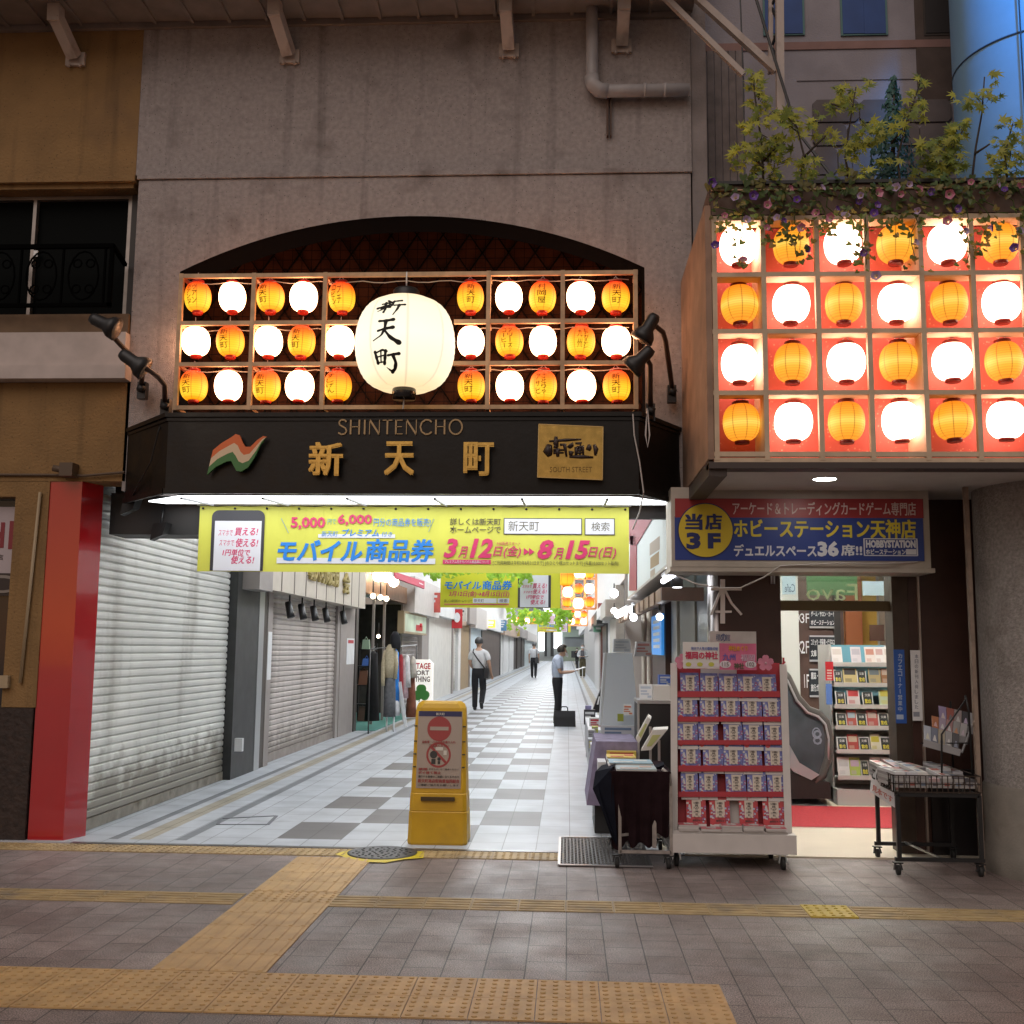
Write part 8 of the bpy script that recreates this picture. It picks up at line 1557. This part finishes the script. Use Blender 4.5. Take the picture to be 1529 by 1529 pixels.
w3 = person('masked man in pale blue shirt standing and reading papers beside a briefcase', gz(832,1084), R_(-88),
    joints(collar=(0,.02,1.415),neck=(0,.065,1.475),jaw=(0,.115,1.51),head=(0,.125,1.575),crown=(0,.10,1.665),face=(0,.82,-.5),elR=(.22,.05,1.12),wrR=(.15,.30,1.14),haR=(.10,.38,1.17),elL=(-.22,.05,1.12),wrL=(-.15,.30,1.14),haL=(-.10,.38,1.17),anL=(-.09,-.03,.085),toL=(-.1,.13,.035),anR=(.09,.02,.085),toR=(.1,.18,.035)), (.02,.014,.012), (.42,.48,.60), BLKT, .5, True)
w4 = person('masked person in white top and olive trousers walking towards the street', gz(870,1013), R_(172), joints(elL=(-.24,.02,1.14),wrL=(-.10,.22,1.12),haL=(-.03,.26,1.13),elR=(.24,.02,1.14),wrR=(.10,.22,1.12),haR=(.03,.26,1.13),knL=(-.09,.10,.5),anL=(-.085,.12,.09),toL=(-.09,.27,.05),anR=(.09,-.10,.11),toR=(.09,.04,.04)), (.22,.20,.19), (.55,.57,.58), (.10,.085,.045), 1.0, True, shoe=(.4,.4,.42))
w5 = person('person in black clothes and white mask, smallest and farthest in the arcade', gz(861.5,993.5), R_(180), joints(elR=(.24,.05,1.16),wrR=(.12,.22,1.28),haR=(.08,.28,1.34)), (.02,.018,.016), (.02,.02,.022), (.018,.018,.02), 1.0, True)
def scale_to(t_, loc, px_h):              # stature from the height each figure has in the photo
    d = loc.y; s = px_h*math.hypot(d,loc.x)/FPX/1.72; s = max(.9,min(1.1,s)); t_.scale = (s,s,s)
for t_,h in ((w1,106),(w2,53),(w3,119),(w4,49)): scale_to(t_, Vector(t_.location), h)
def attach(t_, b, name, m_):
    o = b.build(name, m_, None); o.parent = t_; o.location = (0,0,0); return o
STR = mat('strap_black',(.02,.02,.022),.5)
b = MB(); b.tube([(-.12,-.02,1.47),(-.13,-.10,1.40),(-.02,-.135,1.25),(.10,-.135,1.10),(.18,-.08,.98)],.017,5); attach(w1,b,'bag_strap',STR)
b = MB(); b.hexa([(.14,-.10,.78),(.24,-.08,.78),(.24,.14,.78),(.14,.12,.78),(.15,-.10,1.02),(.24,-.08,1.02),(.24,.12,1.02),(.15,.12,1.02)]); b.tube([(.18,-.08,1.0),(.19,0,1.06),(.19,.1,1.0)],.012,5); o = b.build('shoulder_bag', STR, loc=(0,0,0)); o.location = w1.location; o.rotation_euler = w1.rotation_euler; o.scale = w1.scale; tag(o,'black shoulder bag at the right hip of the nearest walking man','bag')
b = MB(); b.tube([(.10,-.02,1.47),(.12,-.11,1.38),(.13,-.125,1.2),(.15,-.12,1.0)],.015,5); attach(w2,b,'bag_strap',STR)
b = MB(); b.hexa([(.06,-.24,.74),(.24,-.24,.74),(.26,-.08,.74),(.08,-.10,.74),(.08,-.22,1.02),(.22,-.22,1.02),(.24,-.1,1.02),(.1,-.12,1.02)]); b.tube([(.1,-.17,1.0),(.15,-.17,1.06),(.2,-.17,1.0)],.012,5); o = b.build('shoulder_bag', STR, loc=(0,0,0)); o.location = w2.location; o.rotation_euler = w2.rotation_euler; o.scale = w2.scale; tag(o,'dark shoulder bag on the right side of the farther walking man','bag')
b = MB(); b.hexa([(-.15,.36,1.165),(.15,.36,1.165),(.15,.60,1.235),(-.15,.60,1.235),(-.15,.358,1.172),(.15,.358,1.172),(.15,.598,1.242),(-.15,.598,1.242)]); b.hexa([(-.13,.37,1.176),(.13,.36,1.173),(.14,.57,1.24),(-.12,.58,1.25),(-.13,.37,1.178),(.13,.36,1.175),(.14,.57,1.242),(-.12,.58,1.252)]); o = b.build('paper', WHITE, loc=(0,0,0)); o.location = w3.location; o.rotation_euler = w3.rotation_euler; o.scale = w3.scale; tag(o,'white papers held in both hands by the reading man','papers')
q = gz(842,1085); bc = thing('briefcase', 'black briefcase standing on the tiles beside the reading man', 'briefcase', q); LEA = mat('leather_black',(.016,.016,.018),.45)
b = MB(); x0,x1 = gz(827,1085).x, gz(859.5,1085).x; z1 = .315; b.hexa([(x0,q.y-.06,.004),(x1,q.y-.06,.004),(x1,q.y+.07,.004),(x0,q.y+.07,.004),(x0+.01,q.y-.035,z1),(x1-.01,q.y-.035,z1),(x1-.01,q.y+.045,z1),(x0+.01,q.y+.045,z1)]); b.build('body', LEA, bc)
b = MB(); b.hexa([(x0+.005,q.y-.062,.20),(x1-.005,q.y-.062,.20),(x1-.005,q.y-.05,.2),(x0+.005,q.y-.05,.2),(x0+.008,q.y-.045,z1+.004),(x1-.008,q.y-.045,z1+.004),(x1-.008,q.y+.05,z1+.004),(x0+.008,q.y+.05,z1+.004)]); b.build('flap', LEA, bc)
b = MB(); xm = (x0+x1)/2-.01; b.tube([(xm-.07,q.y,z1),(xm-.065,q.y,z1+.065),(xm-.04,q.y,z1+.085),(xm+.04,q.y,z1+.085),(xm+.065,q.y,z1+.065),(xm+.07,q.y,z1)],.012,8); b.build('handle', LEA, bc)
b = MB(); b.hexa([(-.12,.14,1.02),(.10,.14,1.02),(.10,.19,1.02),(-.12,.19,1.02),(-.09,.12,1.44),(.09,.12,1.44),(.09,.16,1.44),(-.09,.16,1.44)]); attach(w4,b,'scarf',mat('scarf_grey',(.09,.09,.10),.8))
b = MB(); b.hexa([(.22,-.06,.55),(.36,-.06,.55),(.36,.10,.55),(.22,.10,.55),(.24,-.04,.95),(.34,-.04,.95),(.34,.08,.95),(.24,.08,.95)]); b.tube([(.29,-.03,.94),(.27,0,1.25),(.29,.06,.94)],.012,5); o = b.build('tote_bag', STR, loc=(0,0,0)); o.location = w4.location; o.rotation_euler = w4.rotation_euler; tag(o,'dark tote bag at the side of the person in olive trousers','bag')
